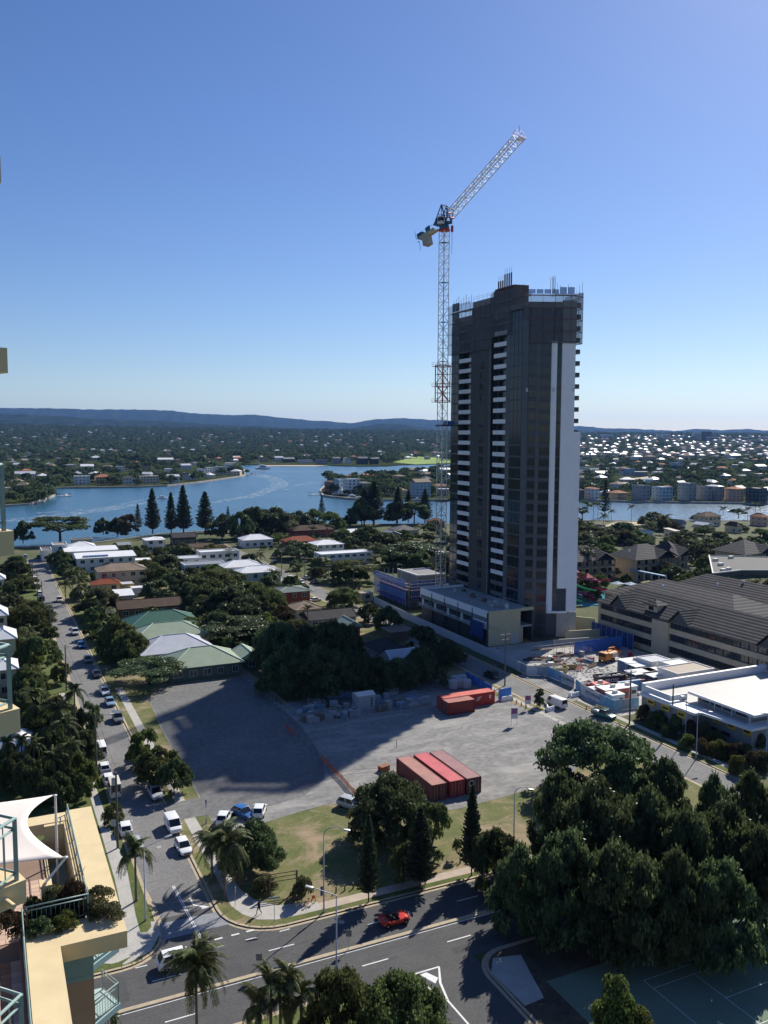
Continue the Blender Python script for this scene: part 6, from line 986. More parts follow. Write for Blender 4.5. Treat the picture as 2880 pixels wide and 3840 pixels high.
# people
def person(p, rz, label, pose, shirt, trousers, hair, skin=(.32,.19,.13), z=None, seated=False):
    t = thing('person', label, 'person', (p[0],p[1],gz(p) if z is None else z), rz)
    V_ = dict(pel=((0,0,.92),.15), chest=((.02,0,1.28),.165), neck=((.03,0,1.47),.06), head=((.05,0,1.60),.095), crown=((.04,0,1.72),.085))
    E_ = [('pel','chest'),('chest','neck'),('neck','head'),('head','crown')]
    for s_, n in ((-1,'r'),(1,'l')):
        hx, kx, ax, tx = pose['leg'][n]
        V_['hip'+n] = ((0,s_*.10,.86),.10); V_['kn'+n] = (kx[:1]+(s_*.10,)+kx[1:],.062); V_['an'+n] = (ax[:1]+(s_*.10,)+ax[1:],.042); V_['to'+n] = (tx[:1]+(s_*.12,)+tx[1:],.04)
        el, ha_ = pose['arm'][n]; V_['sh'+n] = ((.02,s_*.19,1.40),.062); V_['el'+n] = ((el[0],s_*.25,el[1]),.045); V_['wr'+n] = ((ha_[0],s_*.22,ha_[1]),.032); V_['ha'+n] = ((ha_[0]+.06,s_*.21,ha_[1]-.07),.036)
        E_ += [('pel','hip'+n),('hip'+n,'kn'+n),('kn'+n,'an'+n),('an'+n,'to'+n),('chest','sh'+n),('sh'+n,'el'+n),('el'+n,'wr'+n),('wr'+n,'ha'+n)]
    ks = list(V_); me = bpy.data.meshes.new('body'); me.from_pydata([V_[k][0] for k in ks], [(ks.index(a_),ks.index(b_)) for a_,b_ in E_], []); o = link('body', me, t); o.modifiers.new('skin','SKIN'); o.modifiers.new('sub','SUBSURF').levels = 1
    for k, sv in zip(ks, me.skin_vertices[0].data): sv.radius = (V_[k][1],)*2; sv.use_root = (k == 'pel')
    m = bpy.data.materials.new('clothing'); m.use_nodes = True; N = m.node_tree.nodes; L = m.node_tree.links; tc = N.new('ShaderNodeTexCoord'); sx = N.new('ShaderNodeSeparateXYZ'); L.new(tc.outputs['Object'], sx.inputs[0]); rp = N.new('ShaderNodeValToRGB'); cr_ = rp.color_ramp; cr_.interpolation = 'CONSTANT'
    cr_.elements[0].color = (.03,.03,.03,1); cr_.elements[1].position = .05; cr_.elements[1].color = (*trousers,1)
    for ps, c_ in ((.52,shirt),(.835,skin)): e = cr_.elements.new(ps); e.color = (*c_,1)
    dv_ = N.new('ShaderNodeMath'); dv_.operation = 'DIVIDE'; dv_.inputs[1].default_value = 1.8; L.new(sx.outputs[2], dv_.inputs[0]); L.new(dv_.outputs[0], rp.inputs[0]); L.new(rp.outputs[0], N['Principled BSDF'].inputs['Base Color']); N['Principled BSDF'].inputs['Roughness'].default_value = .9; me.materials.append(m)
    link('hair', MB().lathe([(.03,-.09),(.095,-.05),(.108,.02),(.09,.09),(.03,.125)],10).mesh('hair', mat('hair_dark',hair,.8,.2), True), t, (.025,0,1.68)); link('nose', MB().lathe([(.018,0),(.012,.02),(.003,.035)],6).mesh('nose', mat('skin',skin,.6,.05)), t, (.135,0,1.60), (0,R(90),0))
    for s_ in (-1,1):
        for f_ in range(4): link('finger', MB().tube((0,0,0),(.03,0,-.07+.008*abs(f_-1)),.009,.007,5).mesh('finger', mat('skin',skin,.6,.05)), t, Vector(V_['ha'+('l' if s_ > 0 else 'r')][0])+Vector((-.02+f_*.016,0,-.025)))
    return t
WALK = dict(leg=dict(r=((0,),(.22,.50),(.30,.09),(.46,.045)), l=((0,),(-.05,.50),(-.32,.16),(-.20,.06))), arm=dict(r=((-.14,1.14),(-.10,.90)), l=((.12,1.14),(.30,.98))))
wp = g('P',1375,1170,BZ); person((wp.x,wp.y), R(200), 'person in dark clothes striding along the corner footpath', WALK, (.015,.015,.018), (.02,.02,.025), (.02,.015,.012))
# bicycle (orange share bike by the lamp)
def torus(mb, c_, r, rr, ax='y', n=20):
    for i in range(n):
        a_, b_ = 2*math.pi*i/n, 2*math.pi*(i+1)/n; mb.tube((c_[0]+r*math.cos(a_),c_[1],c_[2]+r*math.sin(a_)),(c_[0]+r*math.cos(b_),c_[1],c_[2]+r*math.sin(b_)),rr,rr,5,False)
    return mb
bp_ = g('Q',435,820,BZ); bk = thing('bicycle', 'orange share bicycle standing by the lamp post', 'bicycle', (bp_.x,bp_.y,BZ), R(15)); ORB = mat('bike_orange',(.65,.13,.03),.5,.05)
for x in (-.52,.52): wv = link('wheel', torus(MB(),(0,0,0),.32,.025).mesh('wheel', BLACK), bk, (x,0,.345)); link('rim', torus(MB(),(0,0,0),.29,.018).mesh('rim', ORB), wv)
link('frame', MB().tube((-.52,0,.345),(-.05,0,.36),.025).tube((-.05,0,.36),(.38,0,.75),.03).tube((-.05,0,.36),(-.2,0,.85),.025).tube((-.52,0,.345),(-.17,0,.75),.02).tube((.38,0,.75),(.52,0,.345),.025).tube((.38,0,.75),(.33,0,.98),.022).mesh('frame', ORB), bk); link('saddle', MB().box(-.32,-.08,.86,-.06,.08,.92).mesh('saddle', BLACK), bk); link('handlebar', MB().tube((.32,-.28,1.0),(.32,.28,1.0),.018).mesh('handlebar', BLACK), bk); link('basket', MB().box(.40,-.16,.72,.68,.16,.74).box(.66,-.16,.74,.68,.16,.95).box(.4,-.16,.74,.66,-.14,.95).box(.4,.14,.74,.66,.16,.95).mesh('basket', ORB), bk)
for i,(x,y,lb) in enumerate(((525,395,'motorcycle at the shaded kerb nearer the white sedan'),(562,505,'motorcycle at the shaded kerb nearer the silver four-wheel drive'))):
    q = g('T',x,y,.1); m_ = thing('motorcycle', lb, 'motorcycle', (q.x-.5,q.y,.01), R(75))
    for xx in (-.62,.65): wv = link('wheel', torus(MB(),(0,0,0),.27,.06).mesh('wheel', BLACK), m_, (xx,0,.33))
    link('frame', MB().tube((-.62,0,.33),(.1,0,.45),.05).tube((.1,0,.45),(.45,0,.9),.05).tube((.45,0,.95),(.65,0,.33),.04).box(-.2,-.14,.3,.3,.14,.62).mesh('frame', STEELD), m_); link('tank', bevel_mesh(MB().box(-.05,-.15,.62,.42,.15,.92),'tank',PNT['silver'],.06), m_); link('seat', MB().box(-.75,-.13,.72,-.05,.13,.84).mesh('seat', BLACK), m_); link('handlebar', MB().tube((.42,-.35,1.05),(.42,.35,1.05),.02).mesh('handlebar', STEELD), m_)
# lamps, poles, wires
def lamp(p, h, arm, label, kind='curve', g_=None):
    p = (p[0],p[1],gz(p)); t = thing('street_lamp', label, 'street lamp', p, 0, g_); ax, ay = arm; d = Vector((ax,ay,0)); L_ = d.length
    part('pole', MB().lathe([(.14,0),(.14,.5),(.09,.55),(.06,h-.8)],9), GREYM, t, smooth=True)
    if kind == 'curve': pts = [Vector((0,0,h-.8))+d*(1-math.cos(u))*.5*.9+Vector((0,0,math.sin(u)*.8)) for u in (0,.4,.8,1.2,1.57)]+[d*.8+Vector((0,0,h-.05)), d+Vector((0,0,h-.45))]
    else: pts = [Vector((0,0,h-.8)), Vector((0,0,h-.3)), d+Vector((0,0,h+.15))]
    part('arm', MB().path(pts,.05,7), GREYM, t); dn = d.normalized(); e = pts[-1]; link('lantern', bevel_mesh(MB().box(-.4,-.17,-.09,.42,.17,.09),'lantern',GREYM,.05), t, e+dn*.3, (0,.2 if kind == 'curve' else -.1,math.atan2(dn.y,dn.x))); return t
LG = 'street lamps'
lamp((34.0,88.2),10.2,(2.3,-.6),'tall lamp post by the orange bicycle with its arm to the right',g_=LG); q = g('Q',565,1225,0); lamp((29.6,73.4),11.0,(-1.9,1.6),'tall lamp post in front of the main road with its arm to the left','straight',LG); lamp((14.9,95.1),9.0,(2.6,.6),'lamp post on the left verge reaching over the street mouth','straight',LG)
lp = g('S',200,475,9.5); lamp((lp.x,lp.y),9.5,(2.0,-.3),'lamp post at the foot of the fig wood',g_=LG); lamp((114.6,113.5),8.0,(-.6,.1),'plain lamp post before the flat white building','straight',LG); lamp((106+3.4,105.7),8.5,(2.2,-.4),'curved lamp post on the right-hand street',g_=LG); lamp((120.3,100.6),8.0,(-.6,.1),'lamp post at the right edge before the flat white building','straight',LG)
def pole(p, h, label, arm=True, lampa=None, box=False):
    p = (p[0],p[1],gz(p)); t = thing('power_pole', label, 'power pole', p, 0, 'timber power poles'); part('pole', MB().tube((0,0,0),(0,0,h),.17,.12,8), mat('pole_timber',(.13,.115,.10),.9,.2,2.0), t)
    if arm: part('crossarm', MB().box(-1.3,-.08,h-.5,1.3,.06,h-.36).box(-.9,-.07,h-1.6,.9,.05,h-1.48), mat('crossarm_pale',(.40,.38,.35),.85,.1), t); [link('insulator', MB().lathe([(.04,0),(.07,.06),(.03,.16)],6).mesh('insulator', OFFW), t, (x,0,h-.36)) for x in (-1.2,-.5,.5,1.2)]
    if lampa: part('lamp_arm', MB().path([(0,0,h-.9),(lampa*.5,0,h-.4),(lampa,0,h-.3)],.04,6), GREYM, t); link('lantern', MB().box(-.3,-.12,-.08,.35,.12,.05).mesh('lantern', OFFW), t, (lampa,0,h-.3))
    if box: link('transformer', MB().lathe([(.25,0),(.25,.8),(.1,.9)],10).mesh('transformer', GREYM), t, (-.35,0,h-1.6))
    return Vector((p[0],p[1],p[2]+h-.25))
A_ = [pole((14.5,114.2),10.5,'power pole with a box at the left kerb by the white hatchback',False,None,True), pole((14.8,140.1),10.5,'power pole with a lamp arm at the left kerb by the garden',False,2.6), pole((14.5,191.5),10.0,'power pole at the left kerb beside the round clipped tree',False,1.2), pole((14.7,241.1),10.0,'power pole at the left kerb in the middle of the street'), pole((14.9,278.7),10.0,'power pole at the left kerb, fifth from the corner',False), pole((14.7,300.3),10.0,'power pole at the left kerb, sixth from the corner'), pole((14.4,323.0),10.0,'power pole at the left kerb, seventh from the corner')]
B_ = [pole((103.2,155.8),12.0,'tall power pole with white crossarm at the edge of the tower shadow'), pole((111.1,124.4),10.5,'power pole before the flat white building')]; Cc = [pole((105.1,291.1),11.0,'power pole with many wires across from the white house'), pole((104.9,317.5),11.0,'grey power pole behind the white house'), pole((118.5,277.2),10.0,'thin power pole before the blue scaffold',False), pole((112,285),8.5,'short power pole by the site shed'), pole((115.7,118.0),9.0,'power pole with a meter box among the shrubs',False)]
def wires(p, q, n, lb, sag=.8):
    t = thing('power_lines', lb, 'wires', (0,0,0))
    for k in range(n):
        o = Vector(((k-(n-1)/2)*.8,0,0)); pts = [p.lerp(q,i/8)+o-Vector((0,0,sag*4*(i/8)*(1-i/8))) for i in range(9)]; link('wire', MB().path(pts,.022,4).mesh('wire', BLACK), t)
wires(B_[0], B_[1], 4, 'power lines between the crossarm poles of the right-hand street'); wires(B_[0], Cc[2], 3, 'power lines running back along the shaded street'); wires(Cc[0], Cc[1], 4, 'power lines between the two poles by the white house'); wires(Cc[0], Cc[3], 4, 'power lines from the white house poles towards the site shed')
for i in range(6): wires(A_[i], A_[i+1], 2, 'thin power lines along the left street, span %s from the corner' % ('first','second','third','fourth','fifth','sixth')[i])
# signs, bollards, timber sign frame
def sign(p, h, w_, hh, col, label, rz=0.0, posts=1, col2=None, name='sign'):
    t = thing(name, label, 'sign', (p[0],p[1],gz(p)), rz); n = posts
    for i in range(n): x = 0 if n == 1 else (-w_/2+.1 if i == 0 else w_/2-.1); link('post', MB().tube((x,0,0),(x,0,h),.035,.035,6).mesh('post', GREYM), t)
    link('board', MB().box(-w_/2,-.06,h-hh,w_/2,-.035,h).mesh('board', mat('sign_%s'%str(col),col,.6,.06)), t)
    if col2: link('board_print', MB().box(-w_/2+.06,-.066,h-hh*.55,w_/2-.06,-.0605,h-.1).mesh('board_print', mat('sign_%s'%str(col2),col2,.6,.1)), t)
    return t
RS = 'road signs on the median'
sign((23.9,80.5),2.3,.62,.75,(.20,.20,.20),'grey back of a road sign on the median, left one',-TH,1,None); sign((33.9,80.5),2.3,.62,.75,(.20,.20,.20),'grey back of a road sign on the median, right one',-TH,1,None); sign((25.0,93.8),2.4,.25,.7,(.28,.26,.24),'narrow parking sign on the corner grass',.8); sign((28.2,88.8),3.0,1.3,.25,(.35,.42,.40),'street name sign at the corner kerb',-.2); sign((14.5,116.9),2.8,1.0,.9,(.40,.40,.40),'grey sign back on a pole by the white hatchback',-TH)
sign((26.7,115.1),4.2,.35,1.3,(.55,.55,.58),'tall narrow advertising sign at the lot corner',-.9,1,(.35,.06,.16)); sign((90.3,132.9),3.4,1.3,2.1,(.62,.60,.62),'white advertising board on posts in the middle of the gravel',-.35,2,(.25,.10,.22)); sign((98.0,139.5),3.0,1.2,1.8,(.62,.60,.62),'white advertising board near the delivery van',-.35,2,(.35,.08,.2)); sign((96.9,123.6),2.6,1.2,1.6,(.62,.60,.62),'white advertising board near the kerb behind the fig tree',-.35,2,(.3,.1,.2))
bm2 = MB().tube((0,0,0),(0,0,.75),.10,.10,8).mesh('bollard', TIMB); BP = [(26.9,101.0),(26.95,100.0),(27.0,99.0),(27.1,97.9)]+[(36.9+i*1.13,91.6) for i in range(6)]+[(54.2,91.5),(55.3,91.4)]+[(98.3,140.5+i*1.7) for i in range(9)]+[(26.8,113),(27.0,116.5)]
for (a_,b_) in BP: tag(link('bollard', bm2, None, (a_,b_,BZ)), 'short timber bollard along the edge of the grass', 'bollard', 'timber bollards round the lot')
fr = thing('timber_sign', 'empty dark timber sign frame on two posts in the park', 'sign frame', (*g('Q',270,745,BZ)[:2],BZ), R(-8))
for x in (-1.65,1.65): link('post', MB().box(x-.09,-.09,0,x+.09,.09,2.7).mesh('post', TIMB), fr)
for z in (2.55,2.1,1.6): link('rail', MB().box(-1.56,-.05,z,1.56,.05,z+.10).mesh('rail', TIMB), fr)
sgp = thing('lamp_banner', 'small blue banner on the lamp post by the bicycle', 'banner', (33.82,88.05,BZ+2.2)); part('banner', MB().box(-.3,-.02,0,.0,.02,1.1), mat('banner_blue',(.04,.10,.30),.6,.1), sgp)
dw = thing('drain_grate', 'concrete drain cover on the left corner footpath', 'drain cover', (14.4,90.6,BZ+.015)); part('frame', MB().box(-.6,-.6,0,.6,.6,.012), CONC, dw); part('cover', MB().box(-.45,-.45,.012,.45,.45,.022), PATHM, dw)
print('street ok')
# ================================================================ CONTAINERS, STORAGE YARD, BUILDING SITE
def container(L_, col, cols_roof, p, rz, label, extra=None):
    t = thing('shipping_container', label, 'container', (p[0],p[1],BZ+.012), rz, 'shipping containers on the lot'); m = mat('container_%s'%str(col),col,.6,.18,.7); W, Hh = 1.22, 2.59; n = int(L_/.28); prof = []
    for i in range(n+1): x = L_*i/n; prof.append((x, W-.05 if i % 2 else W-.005))
    for s_ in (-1,1):
        mb = MB()
        for i in range(n): (x0,y0),(x1,y1) = prof[i],prof[i+1]; f = [(x0,s_*y0,.15),(x1,s_*y1,.15),(x1,s_*y1,Hh-.1),(x0,s_*y0,Hh-.1)]; mb.add(f, [(0,1,2,3) if s_ < 0 else (3,2,1,0)])
        part('side_wall', mb, m, t)
    fm = MB()
    for y in (-W,W):
        for z in (.08,Hh-.07): fm.bar((0,y,z),(L_,y,z),.14)
        for x in (.05,L_-.05): fm.bar((x,y,0),(x,y,Hh),.15)
    for x in (.05,L_-.05):
        for z in (.08,Hh-.07): fm.bar((x,-W,z),(x,W,z),.14)
    part('frame', fm, m, t); rm = MB(); k = int(L_/.3)
    for i in range(k): x0, x1 = L_*i/k, L_*(i+1)/k; h0, h1 = (Hh-.03,Hh) if i % 2 else (Hh,Hh-.03); rm.add([(x0,-W+.05,h0),(x1,-W+.05,h1),(x1,W-.05,h1),(x0,W-.05,h0)],[(0,1,2,3)])
    part('roof', rm, mat('container_roof_%s'%str(cols_roof),cols_roof,.65,.2,.35,detail=8), t); part('end_wall', MB().box(L_-.1,-W+.05,.1,L_-.06,W-.05,Hh-.1), m, t)
    for s_ in (0,1): d = link('door', MB().box(.02,-W+.06+s_*(W-.03),.14,.07,-.03+s_*(W-.03),Hh-.14).mesh('door', m), t); [link('lock_bar', MB().tube((-.02,y,.2),(-.02,y,Hh-.2),.025,.025,5).mesh('lock_bar', GREYM), d) for y in ((-.75,-.3) if s_ == 0 else (.35,.8))]
    if extra == 'disc': link('emblem', MB().lathe([(.02,0),(.48,0),(.48,.02),(.02,.02)],20).mesh('emblem', OFFW), t, (-.03,.45,1.75), (0,R(90),0)); link('emblem_ring', MB().lathe([(.36,0),(.36,.03),(.26,.03),(.26,0)],20).mesh('emblem_ring', m), t, (-.04,.45,1.75), (0,-R(90),0)); link('marking', MB().box(-.02,-.25+.45,.95,.015,.25+.45,1.05).mesh('marking', OFFW), t)
    if extra == 'stripes':
        for i in range(3): link('emblem', MB().add([(7.6+i*.15,-W-.02,1.0+i*.32),(8.5+i*.2,-W-.02,1.12+i*.32),(8.8+i*.2,-W-.02,1.32+i*.32),(7.9+i*.15,-W-.02,1.2+i*.32)],[(0,1,2,3)]).mesh('emblem', OFFW), t)
        link('marking', MB().box(10.9,-W-.02,1.2,11.3,-W-.012,2.0).mesh('marking', OFFW), t)
    return t
for (x,y,c_,r_,ex,lb) in ((900,722,(.16,.045,.035),(.36,.15,.12),None,'dull rusty red container, left of the three in front'),(1018,700,(.30,.035,.04),(.50,.075,.09),None,'bright red container in the middle of the three in front'),(1128,683,(.11,.04,.04),(.27,.12,.12),'disc','faded maroon container with a round white emblem, right of the three')):
    P = g('X',x,y,2.72); container(12.19,c_,r_,(P.x+1.22,P.y-12.19),R(90),lb,ex)
container(12.19,(.42,.035,.025),(.55,.10,.07),(81.9,147.0),0,'long bright red container with white stripes at the back of the lot','stripes'); container(6.06,(.20,.03,.025),(.35,.11,.08),(81.5,144.1),0,'short dark red container in front of the long bright red one')
bx = g('X',810,800,.4); solo('timber_crate', MB().box(-.9,-.6,0,.9,.6,.15).box(-.85,-.55,.15,.85,.55,.75).box(-.9,-.6,.75,.9,.6,.9), mat('rusty_box',(.26,.10,.05),.8,.2), 'small rusty box on the gravel left of the containers', 'box', None, (bx.x,bx.y,BZ+.01), .3)
solo('marker_post', MB().tube((0,0,0),(0,0,1.3),.05).tube((0,0,1.3),(.0,0,1.42),.08), STEELD, 'single thin post standing in the gravel', 'post', None, (*g('X',897,650,BZ)[:2],BZ+.01))
# orange barrier net
ob = thing('barrier_net', 'bright orange plastic barrier net strung across the lot', 'barrier net'); ORN = meshmat('orange_net',(.70,.13,.03),.72); pts = [g('X',*q,BZ) for q in ((135,520),(185,575),(260,640),(345,705),(380,735),(430,790),(480,845),(520,880),(560,930),(600,975),(650,1005),(690,1030))]
for i in range(len(pts)-1):
    p, q = pts[i], pts[i+1]; n = max(1,int((q-p).length/2.2))
    for k in range(n):
        u, v = p.lerp(q,k/n), p.lerp(q,(k+1)/n); u.z = v.z = BZ; 
        if not (1 <= i <= 3): link('net_panel', MB().add([u+Vector((0,0,.05)),v+Vector((0,0,.05)),v+Vector((0,0,.95)),u+Vector((0,0,1.0))],[(0,1,2,3)]).mesh('net_panel', ORN), ob)
        link('post', MB().tube(u,u+Vector((0,0,1.15)),.03).mesh('post', STEELD), ob)
# temporary fencing
def tfence(p, q, lb, h=2.0):
    t = thing('temporary_fence', lb, 'fence'); p, q = Vector((*p,BZ+.01)), Vector((*q,BZ+.01)); n = max(1, round((q-p).length/2.4)); L_ = (q-p).length/n; an = math.atan2(q.y-p.y,q.x-p.x)
    mb = MB().tube((.03,0,.1),(.03,0,h),.022).tube((L_-.03,0,.1),(L_-.03,0,h),.022).tube((.03,0,h),(L_-.03,0,h),.022).tube((.03,0,.15),(L_-.03,0,.15),.022)
    for k in range(1,8): mb.tube((L_*k/8,0,.15),(L_*k/8,0,h),.006,.006,3,False)
    for k in range(1,7): mb.tube((0,0,h*k/7),(L_,0,h*k/7),.006,.006,3,False)
    me = mb.mesh('fence_panel', GREYM); ft = MB().box(-.35,-.12,0,.35,.12,.14).mesh('concrete_foot', CONC)
    for i in range(n): c_ = p.lerp(q,i/n); link('fence_panel', me, t, c_, an); link('concrete_foot', ft, t, c_, an+R(90))
tfence((53.4,149.8),(81,148.6),'wire panel fence along the front of the storage yard'); tfence((52.0,187),(53.3,150),'wire panel fence along the left side of the storage yard')
# stored goods in the tower's shadow
rs_ = random.Random(11); SG_ = 'goods stored behind the wire fence'
def crate(kind, p, s, rz, mt, lb):
    t = MB()
    if kind == 'pallet':
        for i in range(3): t.box(-.6*s,-.5*s+i*.42*s,0,.6*s,-.34*s+i*.42*s,.1)
        t.box(-.6*s,-.5*s,.1,.6*s,.5*s,.14); lev = rs_.randint(2,4)
        for i in range(lev): o = rs_.uniform(-.03,.03); t.box(-.56*s+o,-.46*s,.14+i*.28,.56*s+o,.46*s,.14+i*.28+.26)
    elif kind == 'bag': t.lathe([(.42,0),(.56,.12),(.6,.5),(.56,.9),(.40,1.02),(.2,1.05)],10)
    elif kind == 'frame':
        for x in (-1.2,0,1.2):
            for y in (-.5,.5): t.bar((x,y,0),(x,y,1.6),.08)
        for z in (.15,.8,1.5):
            for y in (-.5,.5): t.bar((-1.2,y,z),(1.2,y,z),.07)
        t.box(-1.1,-.45,.2,1.1,.45,.7)
    elif kind == 'pipes':
        for i in range(5): t.tube((-1.8,-.5+i*.24,.14),(1.8,-.5+i*.24,.14),.11,.11,7); 
        for i in range(4): t.tube((-1.8,-.38+i*.24,.34),(1.8,-.38+i*.24,.34),.11,.11,7)
    elif kind == 'toilet': t.box(-.55,-.55,0,.55,.55,2.1).lathe([(.55,2.1),(.5,2.25),(.2,2.4)],8).box(-.4,-.58,.1,.4,-.552,1.95)
    return tag(link({'pallet':'loaded_pallet','bag':'bulk_bag','frame':'steel_stillage','pipes':'pipe_stack','toilet':'site_toilet'}[kind], t.mesh(kind,mt), None, (p[0],p[1],BZ+.012), rz), lb, {'pallet':'pallet','bag':'bag','frame':'rack','pipes':'pipes','toilet':'toilet'}[kind], SG_)
GW = mat('wrapped_white',(.36,.37,.38),.6,.1); GB = mat('grey_blocks',(.30,.31,.32),.8,.1); BLT = mat('faded_blue_steel',(.16,.24,.34),.6,.12)
for i in range(64):
    a_ = 54.6+rs_.random()*26; b_ = 150.6+rs_.random()**1.4*9; k_ = rs_.choice(('pallet','pallet','pallet','bag','frame','pipes')); crate(k_,(a_,b_),rs_.uniform(1.0,1.5),rs_.uniform(-.3,.3),rs_.choice((GW,GB,GW,TIMB,BLT)),{'pallet':'loaded pallet behind the wire fence in the tower shadow','bag':'white bulk bag behind the wire fence','frame':'steel stillage behind the wire fence','pipes':'stack of pipes behind the wire fence'}[k_])
for (x,y) in ((1290,235),(1330,225),(1380,230),(1300,205),(1350,200)): q = g('X',x,y,.5); o = crate('bag',(q.x,q.y),1,0,GW,'large white bulk bag stacked behind the red container'); o.scale = (1.9,1.9,2.0)
q = g('X',655,400,0); sh = thing('site_shed', 'pale grey metal shed behind the wire fence', 'shed', (q.x+1.2,q.y+1.6,BZ+.01)); part('wall', MB().box(-1.9,-1.5,0,1.9,1.5,2.9), GW, sh); part('roof', MB().add([(-2,-1.6,2.9),(2,-1.6,2.9),(2,1.6,2.9),(-2,1.6,2.9),(-2,0,3.4),(2,0,3.4)],[(0,1,5,4),(2,3,4,5),(0,4,3),(1,2,5)]), OFFW, sh); [link('vent', MB().box(.9,-1.53,.5+i*.5,1.3,-1.505,.85+i*.5).mesh('vent', STEELD), sh) for i in range(4)]
q = g('X',500,300,0); cab = thing('cabin', 'long white and blue site cabin under the dark trees', 'site cabin', (q.x,q.y,BZ+.01)); part('wall', MB().box(-3,-1.2,0,3,1.2,1.3), BLT, cab); part('upper_wall', MB().box(-3,-1.2,1.3,3,1.2,2.6), GW, cab); part('roof', MB().box(-3.1,-1.3,2.6,3.1,1.3,2.75), OFFW, cab)
q = g('X',618,290,0); crate('toilet',(q.x,q.y),1,0,STEELD,'dark portable toilet beside the long cabin'); q = g('X',1075,320,0); crate('pipes',(q.x,q.y),1,.1,GW,'pale plank stack beside the short red container'); q = g('X',840,380,0); crate('toilet',(q.x,q.y),1,.2,GW,'small white tank standing at the wire fence').scale = (.9,.9,.7)
# plastic water barriers
def wbar(p, rz, lb): 
    mb = MB(); mb.add([(-.95,-.28,0),(.95,-.28,0),(.95,.28,0),(-.95,.28,0),(-.95,-.10,.95),(.95,-.10,.95),(.95,.10,.95),(-.95,.10,.95),(-.95,-.24,.35),(.95,-.24,.35),(.95,.24,.35),(-.95,.24,.35)],[(3,2,1,0),(0,1,9,8),(8,9,5,4),(4,5,6,7),(7,6,10,11),(11,10,2,3),(1,2,10,9),(9,10,6,5),(3,0,8,11),(11,8,4,7)]); mb.box(-.5,-.27,.5,-.3,-.14,.75).box(.3,-.27,.5,.5,-.14,.75)
    solo('water_barrier', mb, WHITE, lb, 'barrier', 'white plastic barriers', (p[0],p[1],gz(p)+.012), rz)
for (k,x,y,rz,lb) in (('M',545,605,.1,'white plastic barrier in front of the blue gate, left'),('M',570,600,.2,'white plastic barrier in front of the blue gate, right'),('M',835,670,1.0,'tilted white plastic barrier behind the white van'),('M',860,672,.3,'white plastic barrier touching the white van'),('M',1000,572,.4,'white plastic barrier at the site hoarding, left'),('M',1030,575,.2,'white plastic barrier at the site hoarding, right')): q = g(k,x,y,BZ); wbar((q.x,q.y),rz,lb)
# hoardings
def hoarding(pts, lb, mats, h=2.3, texts=None, name='site_hoarding'):
    t = thing(name, lb, 'hoarding'); i = 0
    for p, q in zip(pts, pts[1:]):
        p, q = Vector((*p,BZ)), Vector((*q,BZ)); n = max(1, round((q-p).length/2.4)); L_ = (q-p).length/n; an = math.atan2(q.y-p.y,q.x-p.x)
        for k in range(n): c_ = p.lerp(q,k/n); link('panel', MB().box(.03,-.03,.05,L_-.03,.03,h).mesh('panel', mats[i % len(mats)]), t, c_, an); link('post', MB().box(-.05,-.0,0,.05,.12,h+.1).mesh('post', GREYM), t, c_, an); i += 1
    for (s, a_, b_, z, rz, sz, m) in (texts or []): link('lettering', text_mesh(s,m,sz), t, (a_,b_,z), (R(90),0,rz))
    return t
HW_ = mat('hoarding_white',(.52,.54,.57),.6,.06); HB = mat('hoarding_blue',(.16,.36,.52),.6,.25,.6); HB2 = mat('hoarding_sky',(.34,.50,.60),.6,.3,.5,col2=(.10,.30,.50)); HD = mat('hoarding_bluegrey',(.28,.34,.40),.6,.2,.5); LTX = mat('lettering_dark',(.05,.06,.09),.6,.05); LTR = mat('lettering_red',(.45,.08,.05),.6,.05)
hoarding([(115,252),(113.4,225),(113.0,200),(112.6,166)], 'long white site hoarding along the shaded street', [HW_]); hoarding([(112.6,166),(112.2,160.5),(116.1,157.5)], 'pale hoarding turning in at the site entrance', [HW_,HD])
hoarding([(116.1,157.5),(116.0,147.7)], 'blue printed hoarding with lettering along the site yard', [HB,HB2,HW_,HW_], 2.3, [('HUTCHINSON',115.92,150.2,1.35,-R(90),.86,LTX)]); hoarding([(115.9,147.2),(114.3,141.6),(113.3,131.6)], 'printed hoarding with lettering in front of the site sheds', [HB2,HW_,HW_,HW_,HB2,HB], 2.2, [('HUTCHINSON',113.96,139.0,1.3,-R(95.7),.82,LTX)])
hoarding([(113.3,131.6),(119.5,131.2)], 'printed blue-green hoarding beside the flat white building', [HB2,HD], 2.2); hoarding([(96.8,151),(97.4,163)], 'bright blue hoarding behind the red container', [mat('gate_blue',(.05,.20,.58),.6,.1)], 2.0); q = g('M',530,560,1); hoarding([(q.x-1.5,q.y-.6),(q.x+1.8,q.y-.3)], 'bright blue gate panels beside the red container', [mat('gate_blue',(.05,.20,.58),.6,.1)], 2.3)
hoarding([(134,171),(150,171.5)], 'blue netted scaffold fence behind the orange machine', [BLUEM], 3.2, None, 'scaffold_fence'); hoarding([(150.5,168),(151.5,186)], 'dark blue netted fence before the hotel wing', [meshmat('dark_blue_netting',(.02,.06,.22),.8)], 4.0, None, 'scaffold_fence')
sc2 = thing('scaffold', 'low steel scaffold rails along the back of the site yard', 'scaffold'); scaff(sc2,(122,173.5),(149,172.5),1,2.4)
